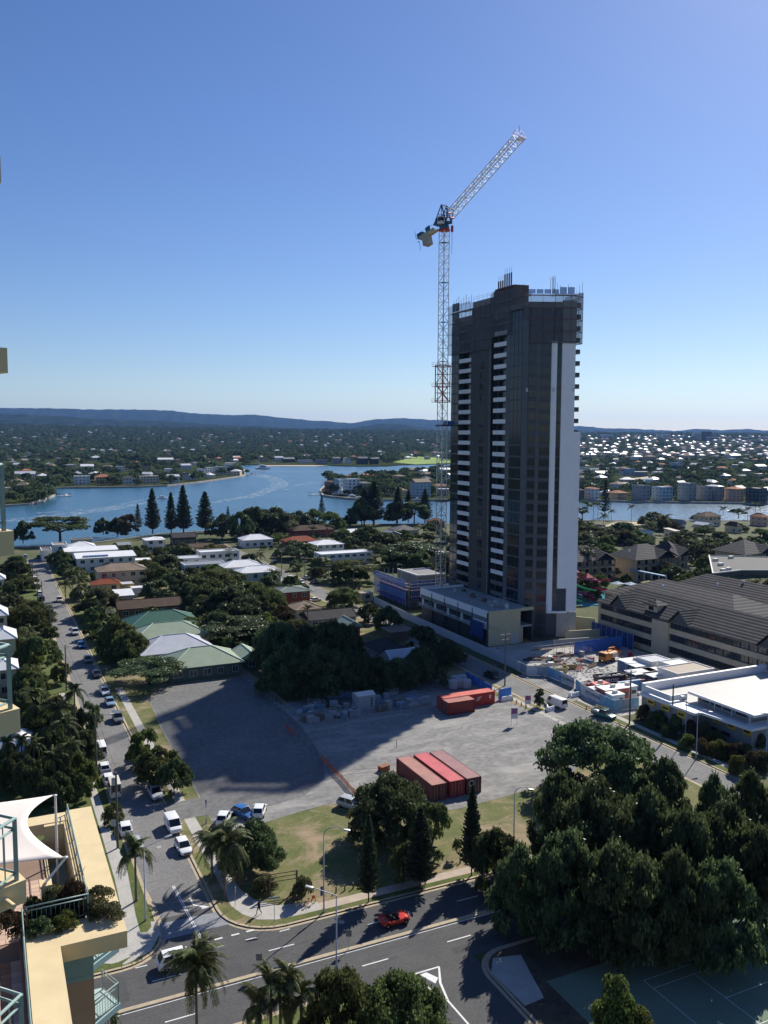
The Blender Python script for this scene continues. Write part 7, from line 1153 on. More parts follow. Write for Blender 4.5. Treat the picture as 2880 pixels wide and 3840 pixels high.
# walls behind the yard
for (p0_,p1_,h_,m,lb) in (((146,196),(153,186.5),4.5,CREAMP,'long plain cream boundary wall beside the tower'),((141,184),(152,182),2.6,CREAMP,'lower cream retaining wall behind the yard'),((134,180),(150,177),1.8,CONC,'low grey retaining wall at the tower foot')):
    d_ = Vector(p1_)-Vector(p0_); n_ = Vector((-d_.y,d_.x)).normalized()*.25; solo('boundary_wall', MB().prism([p0_,p1_,tuple(Vector(p1_)+n_),tuple(Vector(p0_)+n_)],0,h_).prism([tuple(Vector(p0_)-n_*.2),tuple(Vector(p1_)-n_*.2),tuple(Vector(p1_)+n_*1.2),tuple(Vector(p0_)+n_*1.2)],h_,h_+.12), m, lb, 'wall')
# skips, machine, sheds, rubble
def skip(p, L_, W, Hh, col, lb, rz=0, text=None):
    t = thing('skip_bin', lb, 'skip', (p[0],p[1],BZ+.02), rz); m = mat('skip_%s'%str(col),col,.6,.15,1.0); o, i_ = L_/2, L_/2-.5; mb = MB(); w_ = W/2
    for (s0,s1) in ((1,0),): pass
    mb.add([(-i_,-w_,0),(i_,-w_,0),(i_,w_,0),(-i_,w_,0),(-o,-w_,Hh),(o,-w_,Hh),(o,w_,Hh),(-o,w_,Hh)],[(3,2,1,0),(0,1,5,4),(1,2,6,5),(2,3,7,6),(3,0,4,7)]); mb.bar((-o,-w_,Hh),(o,-w_,Hh),.12).bar((-o,w_,Hh),(o,w_,Hh),.12).bar((-o,-w_,Hh),(-o,w_,Hh),.12).bar((o,-w_,Hh),(o,w_,Hh),.12)
    for k in range(1,int(L_/1.2)): x = -i_+2*i_*k/int(L_/1.2); mb.bar((x,-w_-.03,.1),(x,-w_-.03,Hh),.08)
    part('bin', mb, m, t); lm = MB(); 
    for k in range(26): x,y,z,s_ = rs_.uniform(-i_,i_),rs_.uniform(-w_+.2,w_-.2),Hh-.25+rs_.random()*.35,rs_.uniform(.15,.45); lm.box(x-s_,y-s_*.6,z-.3,x+s_,y+s_*.6,z)
    part('rubble', lm, GB, t)
    if text: link('lettering', text_mesh(text,WHITE,1.15), t, (0,-w_-.10,Hh*.5), (R(90),0,0))
q = g('M',1262,462,.8); skip((q.x,q.y),7.2,2.4,1.9,(.035,.02,.035),'dark skip bin with white lettering full of rubble',-R(8),'PROSK'); q = g('M',925,400,.5); skip((q.x,q.y),3.4,1.9,1.3,(.42,.33,.14),'yellow-tan skip bin by the printed hoarding, front one',-.3); q = g('M',985,375,.5); skip((q.x,q.y),3.4,1.9,1.3,(.38,.29,.12),'yellow-tan skip bin by the printed hoarding, back one',-.2); q = g('M',1105,505,.5); skip((q.x,q.y),3.0,1.8,1.2,(.20,.02,.03),'small dark red skip bin near the site sheds',.2); q = g('M',1345,455,.5); skip((q.x,q.y),2.4,1.6,1.1,(.45,.30,.08),'small yellow bin beside the lettered skip',.1); q = g('M',1290,340,.5)
q = g('M',1275,300,1.0); cp = thing('concrete_pump', 'orange concrete pump machine parked at the back of the yard', 'machine', (q.x,q.y,BZ+.02), R(20)); OR = mat('machine_orange',(.55,.20,.03),.5,.12)
link('body', bevel_mesh(MB().box(-2.6,-1.1,.9,1.2,1.1,2.3),'body',OR,.1), cp); link('hopper', MB().add([(1.2,-1.0,.9),(2.2,-.8,.9),(2.2,.8,.9),(1.2,1.0,.9),(1.1,-1.2,2.0),(2.9,-1.2,2.0),(2.9,1.2,2.0),(1.1,1.2,2.0)],[(3,2,1,0),(0,1,5,4),(1,2,6,5),(2,3,7,6),(3,0,4,7)]).mesh('hopper', OR), cp); link('cab', bevel_mesh(MB().box(-4.2,-1.1,.7,-2.7,1.1,2.6),'cab',OR,.12), cp); link('cab_window', MB().box(-4.24,-.9,1.6,-4.19,.9,2.4).mesh('cab_window', DARK), cp); link('boom', MB().path([(-2,0,2.4),(-1.0,.2,3.2),(1.8,.2,2.9),(2.6,.3,2.2)],.16,7).mesh('boom', OR), cp); link('engine_cover', MB().box(-1.2,-1.3,1.0,.9,-1.11,2.1).mesh('engine_cover', OFFW), cp)
for x in (-3.6,-1.4,-.5):
    for s_ in (-1,1): wv = link('wheel', TYRE, cp, (x,s_*1.0,.48), (R(90)*-s_,0,0), 1.45); link('rim', RIM, wv)
for (k,x,y,L_,W,Hh,c_,rc,lb) in (('M',1285,560,6.0,3.0,2.7,(.42,.10,.08),(.72,.70,.68),'red-sided site office with a white roof behind the hoarding'),('M',1300,600,3.0,2.4,2.5,(.62,.62,.62),(.75,.75,.75),'white site hut with an air conditioner at the hoarding'),('M',1200,515,3.4,2.2,1.7,(.45,.06,.04),(.50,.07,.05),'bright red site container behind the lettered hoarding'),('M',1180,555,3.2,2.2,2.2,(.55,.55,.56),(.6,.6,.6),'pale round-cornered site tank hut at the hoarding'),('M',1385,545,3.4,2.4,2.6,(.60,.60,.60),(.70,.70,.70),'white site hut against the flat white building'),('M',1440,370,7.0,4.0,2.9,(.07,.13,.24),(.62,.64,.66),'dark blue site shed with pale roof at the yard end'),('M',1400,505,6.0,.4,2.0,(.12,.30,.50),(.3,.4,.5),'blue printed screen in front of the canopies')):
    q = g(k,x,y,Hh/2); t = thing('site_hut', lb, 'hut', (q.x,q.y,BZ+.02), R(-3)); part('wall', MB().box(-L_/2,-W/2,0,L_/2,W/2,Hh), mat('hut_%s'%str(c_),c_,.6,.08), t); part('roof', MB().box(-L_/2-.12,-W/2-.12,Hh,L_/2+.12,W/2+.12,Hh+.12), mat('hutroof_%s'%str(rc),rc,.5,.06), t)
    if L_ > 2.5 and W > 1: link('door', MB().box(-L_/2+.3,-W/2-.03,.1,-L_/2+1.2,-W/2-.002,2.1).mesh('door', OFFW), t); link('window', MB().box(.2,-W/2-.03,1.1,L_/2-.3,-W/2-.002,1.9).mesh('window', GLASSB), t); link('air_conditioner', MB().box(-.5,-.3,Hh+.12,.5,.3,Hh+.7).mesh('air_conditioner', OFFW), t)
for (x,y,L_,W,lb) in ((1480,350,6,4,'flat white canopy at the yard end, left one'),(1490,400,7,4,'flat white canopy over benches, front one'),(1590,420,5,4,'flat white canopy over benches, right one'),(1560,385,4,3,'flat white canopy with black sheeting')):
    q = g('M',x,y,3.0); t = thing('canopy', lb, 'canopy', (q.x,q.y,BZ+.02), R(-3)); part('roof', MB().box(-L_/2,-W/2,2.8,L_/2,W/2,2.9), ROOFM['white'], t); [link('post', MB().tube((sx*(L_/2-.2),sy*(W/2-.2),0),(sx*(L_/2-.2),sy*(W/2-.2),2.8),.05).mesh('post', GREYM), t) for sx in (-1,1) for sy in (-1,1)]
for i in range(46):
    a_, b_ = rs_.uniform(118,134), rs_.uniform(158,172); L_ = rs_.uniform(1.2,5); k_ = i % 4; mt = (TIMB,STEELD,GREYM,RUST)[k_] if i % 7 else REDP; mb = MB()
    for j in range(rs_.randint(3,6)): o = rs_.uniform(-.3,.3); mb.box(-L_/2+o,-.5+j*.2,.0+(j%2)*.1,L_/2+o,-.36+j*.2,.12+(j%2)*.1)
    solo('timber_stack', mb, mt, ('loose stack of weathered timber in the site yard','heap of dark steel beams in the site yard','bundle of galvanised rails in the site yard','bundle of rusty steel in the site yard')[k_] if i % 7 else 'red painted formwork stack in the site yard', 'stack', 'building material stacked in the yard', (a_,b_,BZ+.02+(i%3)*.22), rs_.uniform(-.6,.6))
for (x,y,lb) in ((860,700,0),): pass
for i in range(52):
    a_, b_ = rs_.uniform(117,148), rs_.uniform(136,171)
    if 118 < a_ < 132 and 138 < b_ < 150 or b_ < 143 and a_ < 124 or (121 < a_ < 140 and 148 < b_ < 163): continue
    k_ = rs_.choice(('pallet','frame','pipes','pallet','bag')); o = crate(k_,(a_,b_),rs_.uniform(.9,1.5),rs_.uniform(-1.5,1.5),rs_.choice((GW,GB,TIMB,BLT,REDP,RUST,OFFW)),{'pallet':'loaded pallet out in the sunlit site yard','bag':'white bulk bag out in the sunlit site yard','frame':'steel stillage out in the sunlit site yard','pipes':'stack of pipes out in the sunlit site yard'}[k_]); o['group'] = 'loose goods in the site yard'
rb_ = MB()
for i in range(700): x, y, s_ = rs_.gauss(126,6), rs_.gauss(163,5), rs_.uniform(.05,.3); rb_.box(x-s_,y-s_*.7,BZ,x+s_,y+s_*.7,BZ+.03+s_*.5)
struct('rubble', rb_, GB, None, 'stuff')
cn = MB().lathe([(.2,0),(.2,.04),(.14,.05),(.03,.7)],10)
for (k,x,y,lb) in (('M',1105,660,'orange traffic cone beside the pickup'),('M',590,690,'orange traffic cone by the lot entrance')): q = g(k,x,y,BZ); solo('traffic_cone', cn, mat('cone_orange',(.6,.12,.03),.6,.05), lb, 'cone', None, (q.x,q.y,gz(q)+.01))
q = g('U',375,705,.5); rbn = thing('red_bin', 'red wheeled bin at the kerb behind the fig tree', 'bin', (q.x,q.y,BZ+.01)); part('body', MB().add([(-.22,-.25,0),(.22,-.25,0),(.22,.25,0),(-.22,.25,0),(-.3,-.34,1.0),(.3,-.34,1.0),(.3,.34,1.0),(-.3,.34,1.0)],[(3,2,1,0),(0,1,5,4),(1,2,6,5),(2,3,7,6),(3,0,4,7)]), mat('bin_red',(.35,.04,.03),.5,.1), rbn); part('lid', MB().box(-.33,-.38,1.0,.33,.36,1.08), REDP, rbn)
q = g('N',215,245,1.5); tk = thing('water_tank', 'round cream water tank beside the footpath at left', 'water tank', (q.x,q.y,BZ+.01)); part('tank', MB().lathe([(1.5,0),(1.5,1.7),(1.35,1.9),(.3,2.15),(.05,2.17)],22), mat('tank_cream',(.58,.50,.36),.6,.05), tk, smooth=True); part('lid', MB().lathe([(.3,2.15),(.3,2.28),(.05,2.3)],12), OFFW, tk)
# people at work and flags near the shed
for (k,x,y,c_) in (('K',755,690,(.6,.06,.03)),('K',890,515,(.6,.07,.04))):
    q = g(k,x,y,4); f = thing('flag', 'small red flag on a pole by the %s' % ('site shed' if x == 755 else 'blue scaffold'), 'flag', (q.x,q.y,BZ)); part('pole', MB().tube((0,0,0),(0,0,5),.04), GREYM, f); part('cloth', MB().add([(0,0,4.9),(.5,.1,4.6),(.9,0,4.8),(.9,.02,3.9),(.5,.12,3.7),(0,.02,4.0)],[(0,1,4,5),(1,2,3,4)]), mat('flag_red',c_,.8,.05), f)
# a stump and debris out on the shaded lot
q = g('T',1330,520,BZ); bp2 = thing('traffic_spikes', 'small broken timber post group standing in the shaded lot', 'posts', (q.x,q.y,BZ+.012)); 
for i in range(5): link('stake', MB().tube((i*.3,-i*.5,0),(i*.3+.05,-i*.5,.5+.8*(i < 2)),.05).mesh('stake', TIMB), bp2)
print('site ok')
# ================================================================ RIVER, FAR SHORES, HILLS, HAZE
def far(k, x, Y): X, _ = px(k, x, 0); d = ray(X, 1700); t = Y/(d.x*ST+d.y*CT); return Vector((d.x*t, d.y*t, 0))
def fh(k, x0, x1, yb, yt, wall, rcol, roof, lb, hr=None, group=None, d=12, wins=True, panes=False):       # a house whose foot line shows at yb and eave at yt
    p, q = g(k,x0,yb,0), g(k,x1,yb,0); w_ = abs(x1-x0)*ZT[k][2]*depth(p)/FPX; m = p.lerp(q,.5); ze = max(2.6, gd(k,(x0+x1)/2,yt,m)); wd = w_*.74
    return house(m.x-wd/2, m.y, m.x+wd/2, m.y+d, ze, roof, hr or min(3.0,wd*.18), wall, rcol, lb, group=group, win=wins, panes=panes, caps=False, oh=.7, z0=0.0)
LB = 'houses on the left river bank'
for a_ in ((470,598,722,668,'white','white','flat','white two-storey house left of the terracotta house'),(605,745,718,672,'tan','terracotta','hip','big tan house with an arched front and terracotta roof on the water'),(782,888,718,678,'white','blue' if False else 'dark','hip','white house with a dark hip roof right of the terracotta house'),(892,1050,715,668,'cream','white','flat','long pale flat-roofed house on the water'),(1080,1175,712,668,'white','lightgrey','gable','white gabled house beside the dark modern house'),(1070,1250,690,648,'dark','grey','flat','dark blue-grey modern house under scaffold on the bank'),(1170,1290,690,660,'white','white','flat','white house right of the dark modern house'),(85,245,690,652,'white','lightgrey','gable','large pale gabled house at the left bank'),(120,225,768,728,'grey','tilegrey','flat','grey unit house at the left jetty'),(225,330,772,724,'grey','lightgrey','flat','pale grey unit house at the left jetty'),(0,75,800,745,'cream','lightgrey','flat','pale house at the left edge by the jetty'),(1275,1340,672,622,'white','white','flat','white waterfront house first towards the point'),(1335,1400,668,612,'white','white','flat','white waterfront house second towards the point'),(1395,1460,660,606,'white','white','flat','white waterfront house third towards the point'),(1455,1520,652,590,'white','white','flat','tall white waterfront house at the point'),(515,620,640,602,'white','white','gable','white gabled house behind the waterfront'),(750,815,640,605,'white','white','flat','white box house behind the waterfront'),(815,1000,622,602,'tan','terracotta','flat','long terracotta wall house behind the waterfront'),(1010,1140,590,558,'beige','white','gable','pale long roofs behind the waterfront trees'),(1500,1590,572,550,'brick','terracotta','hip','red-roofed house beyond the point'),(1550,1659,480,455,'grey','lightgrey','flat','long pale roof far behind the point')): fh('A',*a_,group=LB,panes=a_[2] > 640)
MP = 'houses on the middle peninsula'
for a_ in ((600,690,775,690,'brick','brown','hip','brick house at the tip of the middle peninsula'),(685,760,790,670,'blue','white','flat','grey-blue waterfront block at the tip of the middle peninsula'),(750,900,800,668,'white','lightgrey','flat','large white arched waterfront house on the middle peninsula'),(880,985,800,700,'grey','tilegrey','hip','grey house beside the large white one'),(1040,1130,770,720,'white','tan','hip','cream house behind the jetty'),(1090,1310,800,760,'cream','tan','hip','low house with tan hip roofs at the jetty'),(1310,1500,820,690,'blue','tan','gable','tall pale blue house with balconies near the crane'),(760,880,660,640,'pink','terracotta','hip','terracotta roof behind the arched house, left'),(880,1000,650,630,'pink','terracotta','hip','terracotta roof behind the arched house, middle'),(960,1100,655,632,'cream','terracotta','hip','terracotta roof behind the arched house, right'),(1180,1270,680,640,'cream','tan','hip','tan roof in the middle of the peninsula'),(1270,1420,600,585,'cream','tan','hip','tan roof at the far side of the peninsula')): fh('B',*a_,group=MP,panes=a_[2] > 760)
FS = 'houses on the far bank'
for a_ in ((35,110,520,490,'tan','beige','flat','small tan boathouse on the far bank'),(150,245,515,485,'white','lightgrey','gable','pale gabled house on the far bank'),(215,345,525,495,'dark','grey','gable','dark gabled house on the far bank'),(345,500,530,505,'white','white','flat','long white low house on the far bank'),(500,620,540,500,'grey','lightgrey','flat','grey house on the far bank'),(640,725,535,490,'grey','tilegrey','gable','grey gabled house on the far bank'),(740,810,535,490,'white','tilegrey','gable','white gabled house on the far bank'),(845,960,540,490,'dark','tilegrey','gable','dark gabled house on the far bank, left of a pair'),(960,1045,540,495,'dark','tilegrey','gable','dark gabled house on the far bank, right of a pair'),(1315,1400,475,450,'brick','red','hip','red-roofed pavilion on the lawn'),(885,940,425,380,'brick','red','gable','red gabled house in the far trees'),(1010,1045,370,345,'tan','tan','flat','pale tower house in the far trees')): fh('B',*a_,group=FS)
WR = 'waterfront houses right of the tower'
for a_ in ((285,370,775,690,'white','terracotta','hip','white house with red hip roof right of the tall open pine'),(450,615,775,722,'tan','terracotta','hip','low house with broad terracotta roof on the canal'),(645,780,785,668,'grey','tilegrey','flat','modern grey three-storey house on the water'),(790,970,785,680,'blue','lightgrey','flat','pale grey-blue modern house on the water'),(1005,1140,785,650,'grey','lightgrey','flat','tall pale house with a roof terrace on the water'),(1160,1250,785,675,'grey','grey','flat','grey house with balconies on the water, left of a pair'),(1245,1335,785,672,'grey','lightgrey','hip','grey house with balconies on the water, right of a pair'),(1375,1510,790,692,'pink','terracotta','hip','pink house with terracotta roof on the water'),(1540,1700,805,690,'dark','lightgrey','flat','dark modern house at the right edge on the water'),(170,250,775,700,'brown','brown','hip','brown house beside the tower wall on the water')): fh('C',a_[0]+(a_[1]-a_[0])*.08,a_[1]-(a_[1]-a_[0])*.12,*a_[2:],group=WR,panes=True,d=13)
for a_ in ((705,805,1490-1000+0,440,'tan','tan','hip','long tan house in the canal suburb'),(595,705,480,440,'white','white','hip','bright white house in the canal suburb'),(1340,1480,460,430,'white','white','gable','large bright white gabled hall in the canal suburb'),(910,1020,545,490,'blue','lightgrey','flat','pale blue block in the canal suburb'),(530,655,585,535,'blue','white','flat','pale blue cylinder-fronted house on the canal'),(1180,1330,545,520,'white','lightgrey','flat','long white flat house in the canal suburb'),(720,940,640,618,'cream','white','flat','long pale roof along the canal'),(300,480,600,570,'grey','white','gable','low pale house left of the canal'),(1545,1680,550,515,'blue','grey','gable','blue-grey gabled house near the right edge'),(200,290,560,525,'white','white','flat','white house by the canal beside the tower')): fh('C',*a_,group='larger houses of the canal suburb')
# scattered houses of the far suburbs, each its own
rs_ = random.Random(5); placed = []
SUBH = {}
def subhouse(p, w_, d_, ze, hr, wall, rcol, roof, lb, grp):
    key = (round(w_),round(d_),round(ze,0),wall,rcol,roof)
    if key not in SUBH:
        W, D = key[0]/2, key[1]/2; mb = MB(); 
        if roof == 'flat': mb.box(-W-.3,-D-.3,ze,W+.3,D+.3,ze+.5)
        else: hip(mb,-W,-D,W,D,ze,hr,.6,'auto',roof == 'gable')
        wb_ = MB(); 
        for s_ in range(max(1,int(ze/2.8))):
            for i in range(max(1,int(2*W/4))): x = -W+2*W*(i+.5)/max(1,int(2*W/4)); wb_.box(x-.9,-D-.05,s_*2.8+.9,x+.9,-D+.02,s_*2.8+2.1)
        SUBH[key] = (MB().box(-W,-D,0,W,D,ze).mesh('wall',WALLM[wall]), mb.mesh('roof',ROOFM[rcol]), wb_.mesh('windows',GLASSB))
    t = thing('house', lb, 'house', (p.x,p.y,0), rs_.choice((0,R(90),R(35),R(-30),R(15))), grp); a_ = SUBH[key]; link('wall',a_[0],t); link('roof',a_[1],t); link('window_row',a_[2],t)
RC = (('white','white roof'),('white','white roof'),('lightgrey','pale grey roof'),('tan','tan tiled roof'),('terracotta','terracotta roof'),('brown','brown roof'),('tilegrey','grey tiled roof'),('beige','beige roof'))
def scatter(n, xr, yr, mind, grp, where, wr=(10,18), bias=1.0):
    c_ = 0; tr = 0
    while c_ < n and tr < 20000:
        tr += 1; x, y = rs_.uniform(*xr), yr[0]+(yr[1]-yr[0])*rs_.random()**bias; sp_ = mind*(y-1628)/120
        if any(abs(x-u) < sp_*1.3 and abs(y-v) < sp_*.38 for u,v in placed): continue
        p = g('Z',x,y,0)
        placed.append((x,y)); rc, rn = rs_.choice(RC); wl = rs_.choice(('white','white','cream','beige','grey','tan','pink')); st = rs_.choice((3.2,3.2,5.8,6.0)); rf = rs_.choice(('hip','hip','gable','flat')) ; rf = 'hip' if rc in ('terracotta','tan','brown','tilegrey') else rf
        subhouse(p, rs_.choice((10,13,16)), rs_.choice((9,11)), st, 2.6, wl, rc, rf, 'distant house with a %s %s' % (rn, where), grp); c_ += 1
for y_ in (1873,): pass
scatter(190,(2170,2960),(1700,1862),34,'houses of the canal suburb','in the canal suburb right of the tower',bias=.8); scatter(40,(1560,1700),(1770,1860),30,'houses behind the crane mast','behind the crane mast'); scatter(34,(0,900),(1700,1735),30,'houses in the far left woods','in the woods beyond the left bank',bias=.7); scatter(22,(930,1660),(1700,1725),30,'houses in the far central woods','in the woods beyond the far bank'); scatter(16,(-60,200),(1735,1860),26,'houses of the left bank suburb','in the left bank suburb'); scatter(16,(240,900),(1735,1800),28,'houses behind the left waterfront','behind the left waterfront')
# far lawn, canal, beaches and sea walls
struct('lawn', MB().sheet(P2([(1470,1733),(1500,1725),(1545,1711),(1640,1716),(1720,1718),(1720,1735),(1560,1742)]), .15), groundmat('bright_lawn',[(.16,.24,.045),(.20,.29,.06),(.24,.32,.08)],.03))
struct('canal', MB().sheet(P2([(2310,1826),(2335,1818),(2370,1800),(2425,1795),(2440,1800),(2420,1808),(2400,1828)]), .12), WM); struct('canal_beach', MB().sheet(P2([(2290,1818),(2320,1812),(2370,1794),(2430,1787),(2432,1794),(2372,1801),(2335,1819),(2310,1825)]), .16), SAND)
struct('canal', MB().sheet(P2([(2160,1758),(2320,1752),(2326,1757),(2165,1764)]), .12), WM); struct('sand_beach', MB().sheet(P2([(960,1742.5),(1040,1741),(1180,1741),(1240,1744),(1180,1746.5),(1000,1745.5)]), -.9), SAND)
SW = mat('sea_wall_stone',(.34,.31,.27),.9,.25,.2)
def seawall(i0, i1, z1=.9): 
    mb = MB()
    for i in range(i0,i1): p, q = Vector(FAR_SHORE[i]), Vector(FAR_SHORE[i+1]); d = (q-p).normalized(); n_ = Vector((-d.y,d.x)); mb.prism([tuple(p-d*.3-n_*.8),tuple(q+d*.3-n_*.8),tuple(q+d*.3+n_*.8),tuple(p-d*.3+n_*.8)],-2,z1)
    struct('sea_wall', mb, SW)
seawall(1,13,.5); seawall(26,37,.6); mb = MB()
for p, q in zip(NEAR[2:-3], NEAR[3:-2]): p, q = Vector(p), Vector(q); d = (q-p).normalized(); n_ = Vector((-d.y,d.x)); mb.prism([tuple(p-n_*.6),tuple(q-n_*.6),tuple(q+n_*.6),tuple(p+n_*.6)],-2,.35)
struct('sea_wall', mb, SW)
# jetties and boats
def jetty(k, x, y, L_, rz, lb):
    p = g(k,x,y,-.6); t = thing('jetty', lb, 'jetty', (p.x,p.y,-1.2), rz, 'jetties on the river'); part('deck', MB().box(0,-1.5,.45,L_,1.5,.75), OFFW, t); [link('pile', MB().tube((u,s_*1.7,-1),(u,s_*1.7,3.2),.18,.18,6).mesh('pile', STEELD), t) for u in (1,L_-1) for s_ in (-1,1)]
for (k,x,y,L_,rz,lb) in (('B',445,795,14,.1,'floating jetty off the tip of the middle peninsula'),('B',590,808,18,.2,'jetty below the brick house on the peninsula'),('B',1050,825,24,-.2,'long jetty below the tan-roofed house'),('A',1000,728,20,.1,'jetty below the long pale house on the left bank'),('A',180,828,14,-.4,'jetty at the left edge of the left bank'),('A',375,795,12,.3,'jetty at the tip of the left bank'),('A',1590,655,16,.1,'jetty off the white houses at the point'),('C',870,793,16,-.1,'pontoon below the pale grey-blue house'),('C',1060,796,20,-.1,'pontoon below the tall pale house'),('C',1215,797,20,-.1,'pontoon below the grey pair of houses'),('C',655,790,22,-.1,'pontoon below the modern grey house'),('C',485,771,22,-.1,'pontoon below the broad terracotta roof')): jetty(k,x,y,L_,rz,lb)
HULL = {}
def boat(k, x, y, L_, rz, lb, cabin=True):
    p = g(k,x,y,-1.0); t = thing('boat', lb, 'boat', (p.x,p.y,-1.25), rz, 'boats on the river'); b_ = L_*.16; rg = []
    for (u,w_,z0,z1) in ((-.5,.8,.0,.9),(-.2,1,-.1,.95),(.2,.9,-.05,1.1),(.42,.4,.25,1.35),(.5,.03,.9,1.5)): s_ = L_/9; rg.append([(u*L_,-b_*w_,z1*s_),(u*L_,-b_*w_*.6,z0*s_),(u*L_,b_*w_*.6,z0*s_),(u*L_,b_*w_,z1*s_)])
    part('hull', MB().add([q for r_ in rg for q in r_],[(i*4+j,i*4+(j+1)%4,(i+1)*4+(j+1)%4,(i+1)*4+j) for i in range(4) for j in range(4)]+[(3,2,1,0)]), WHITE, t, smooth=False); s_ = L_/9
    if cabin: part('cabin', MB().box(-.25*L_,-b_*.7,.9*s_,.18*L_,b_*.7,2.0*s_).box(-.2*L_,-b_*.6,2.0*s_,.05*L_,b_*.6,2.6*s_), WHITE, t); part('cabin_window', MB().box(-.22*L_,-b_*.72,1.3*s_,.185*L_,b_*.72,1.75*s_), GLASSB, t)
for (k,x,y,L_,rz,lb) in (('A',1052,812,10,R(20),'white cruiser running with a long wake behind the pines'),('A',425,796,8,R(60),'white boat moored at the left bank jetty'),('A',1632,652,9,.4,'white boat moored off the point'),('B',60,580,26,.1,'long white speedboat crossing the far water'),('B',815,828,13,-.2,'white motor cruiser moored under the peninsula'),('B',740,800,22,-.1,'large white motor yacht at the peninsula wall'),('B',870,828,8,-.2,'small white boat behind the motor cruiser'),('B',1355,838,9,.9,'white sailing dinghy left of the crane'),('C',910,785,8,.1,'small boat on the pontoon right of the tower'),('C',1105,788,8,.1,'small boat at the pontoon of the tall pale house'),('B',140,533,10,.1,'white boat moored at the far bank'),('C',610,655,9,.4,'boat moored in the canal'),('B',10,535,12,.1,'pale boat moored at the far bank left')): boat(k,x,y,L_,rz,lb)
FOAM = bpy.data.materials.new('wake_foam'); FOAM.use_nodes = True; N = FOAM.node_tree.nodes; L = FOAM.node_tree.links; N['Principled BSDF'].inputs['Base Color'].default_value = (.55,.62,.68,1); N['Principled BSDF'].inputs['Roughness'].default_value = .7
tc = N.new('ShaderNodeTexCoord'); nz = N.new('ShaderNodeTexNoise'); nz.inputs['Scale'].default_value = .22; nz.inputs['Detail'].default_value = 6; L.new(tc.outputs['Object'],nz.inputs[0]); mr = N.new('ShaderNodeMapRange'); mr.inputs[1].default_value = .44; mr.inputs[2].default_value = .72; mr.inputs[4].default_value = .5; L.new(nz.outputs['Fac'],mr.inputs[0]); tr = N.new('ShaderNodeBsdfTransparent'); mx = N.new('ShaderNodeMixShader'); L.new(mr.outputs[0],mx.inputs[0]); L.new(tr.outputs[0],mx.inputs[1]); L.new(N['Principled BSDF'].outputs[0],mx.inputs[2]); L.new(mx.outputs[0],N['Material Output'].inputs[0])
def wake(pts, w0, w1):
    P = [g(k,x,y,-1.15) for k,x,y in pts]; v = []; n = len(P)
    for i,p in enumerate(P): d = (P[min(n-1,i+1)]-P[max(0,i-1)]).normalized(); o = Vector((-d.y,d.x,0))*(w0+(w1-w0)*i/(n-1)); v += [p-o,p+o]
    struct('wake', MB().add(v,[(2*i,2*i+1,2*i+3,2*i+2) for i in range(n-1)]), FOAM, None, 'stuff')
wake([('A',1052,815),('A',960,835),('A',850,855),('A',720,878),('A',560,900),('A',400,920),('A',200,945),('A',60,965)],1.5,16); wake([('A',1150,795),('A',1100,803),('A',1052,815)],3,1.5); wake([('A',1380,838),('A',1480,820),('A',1580,805),('A',1659,790),('B',90,760),('B',180,735),('B',205,700),('B',150,660),('B',60,640),('B',0,628)],5,12); wake([('B',0,800),('B',90,770),('B',180,745),('B',280,755)],6,4); wake([('B',320,718),('B',450,700),('B',590,685)],5,3); wake([('B',120,603),('B',500,605),('B',900,603),('B',1260,597)],10,14); wake([('A',1560,622),('A',1659,624),('B',120,603)],6,10); wake([('A',240,905),('A',480,890),('A',700,868),('A',930,818)],4,2)
# ---- woods that read as one mass
def wood(name, pts, hs_, mat_, nq=26, seed=1):
    rs2 = np.random.RandomState(seed); n = len(pts); P = np.array(pts); Hh = np.array(hs_)
    d = nrm(rs2.normal(0,1,(n*nq,3))); d[:,2] = abs(d[:,2])*.9; base = np.repeat(P,nq,0); h = np.repeat(Hh,nq)[:,None]; r = h*np.repeat(rs2.uniform(.55,.85,n),nq)[:,None]; C = (base if base.shape[1] == 3 else np.hstack([base, np.zeros((n*nq,1))]))+d*np.hstack([r,r,h*.55])*(1-rs2.uniform(0,1,(n*nq,1))**2*.4); C[:,2] += h[:,0]*.42
    U, V = leaves(rs2, C, d, 1.0, .32); s_ = h*.26; o = link(name, quads_mesh(name, C, U*s_, V*s_, mat_)); o['kind'] = 'stuff'; o['label'] = 'dark eucalypt woodland beyond the river'; return o
FW = leafmat('far_leaf',(.055,.076,.038),(.095,.118,.058),.35,0); FW.node_tree.nodes['Principled BSDF'].inputs['Specular IOR Level'].default_value = 0; pts = []; hs_ = []
shore_f = [(x,y) for x,y in ((-400,1735),(200,1735),(520,1745),(760,1745),(900,1735),(960,1734),(1440,1738),(1480,1736),(1560,1722),(1700,1728))]
def ymax(x):
    for (x0,y0),(x1,y1) in zip(shore_f, shore_f[1:]):
        if x0 <= x <= x1: return y0+(y1-y0)*(x-x0)/(x1-x0)
    return 1735
def clear(x, y, m):
    return not any(abs(x-u) < m*1.0 and -m*.1 < y-v < m*.55 for u,v in placed)
LOWR = [(-500,1600),(0,1604),(300,1612),(700,1616),(1100,1620),(1500,1622),(2000,1628),(2500,1628),(3300,1628)]
def lowtop(x):
    for (x0,y0),(x1,y1) in zip(LOWR,LOWR[1:]):
        if x0 <= x <= x1: return CH-4+(1634-(y0+(y1-y0)*(x-x0)/(x1-x0)))/FPX*5600
    return 60
def lowz(x, Y): return lowtop(x)*min(1, max(0,(Y-2500)/3100))**1.15
def atY(x, Y): d = ray(x,1700); t = Y/(d.x*ST+d.y*CT); return d.x*t, d.y*t
FSM = [WALLM['beige'],ROOFM['lightgrey'],ROOFM['lightgrey'],ROOFM['terracotta'],ROOFM['tan']]; fs_ = MB()
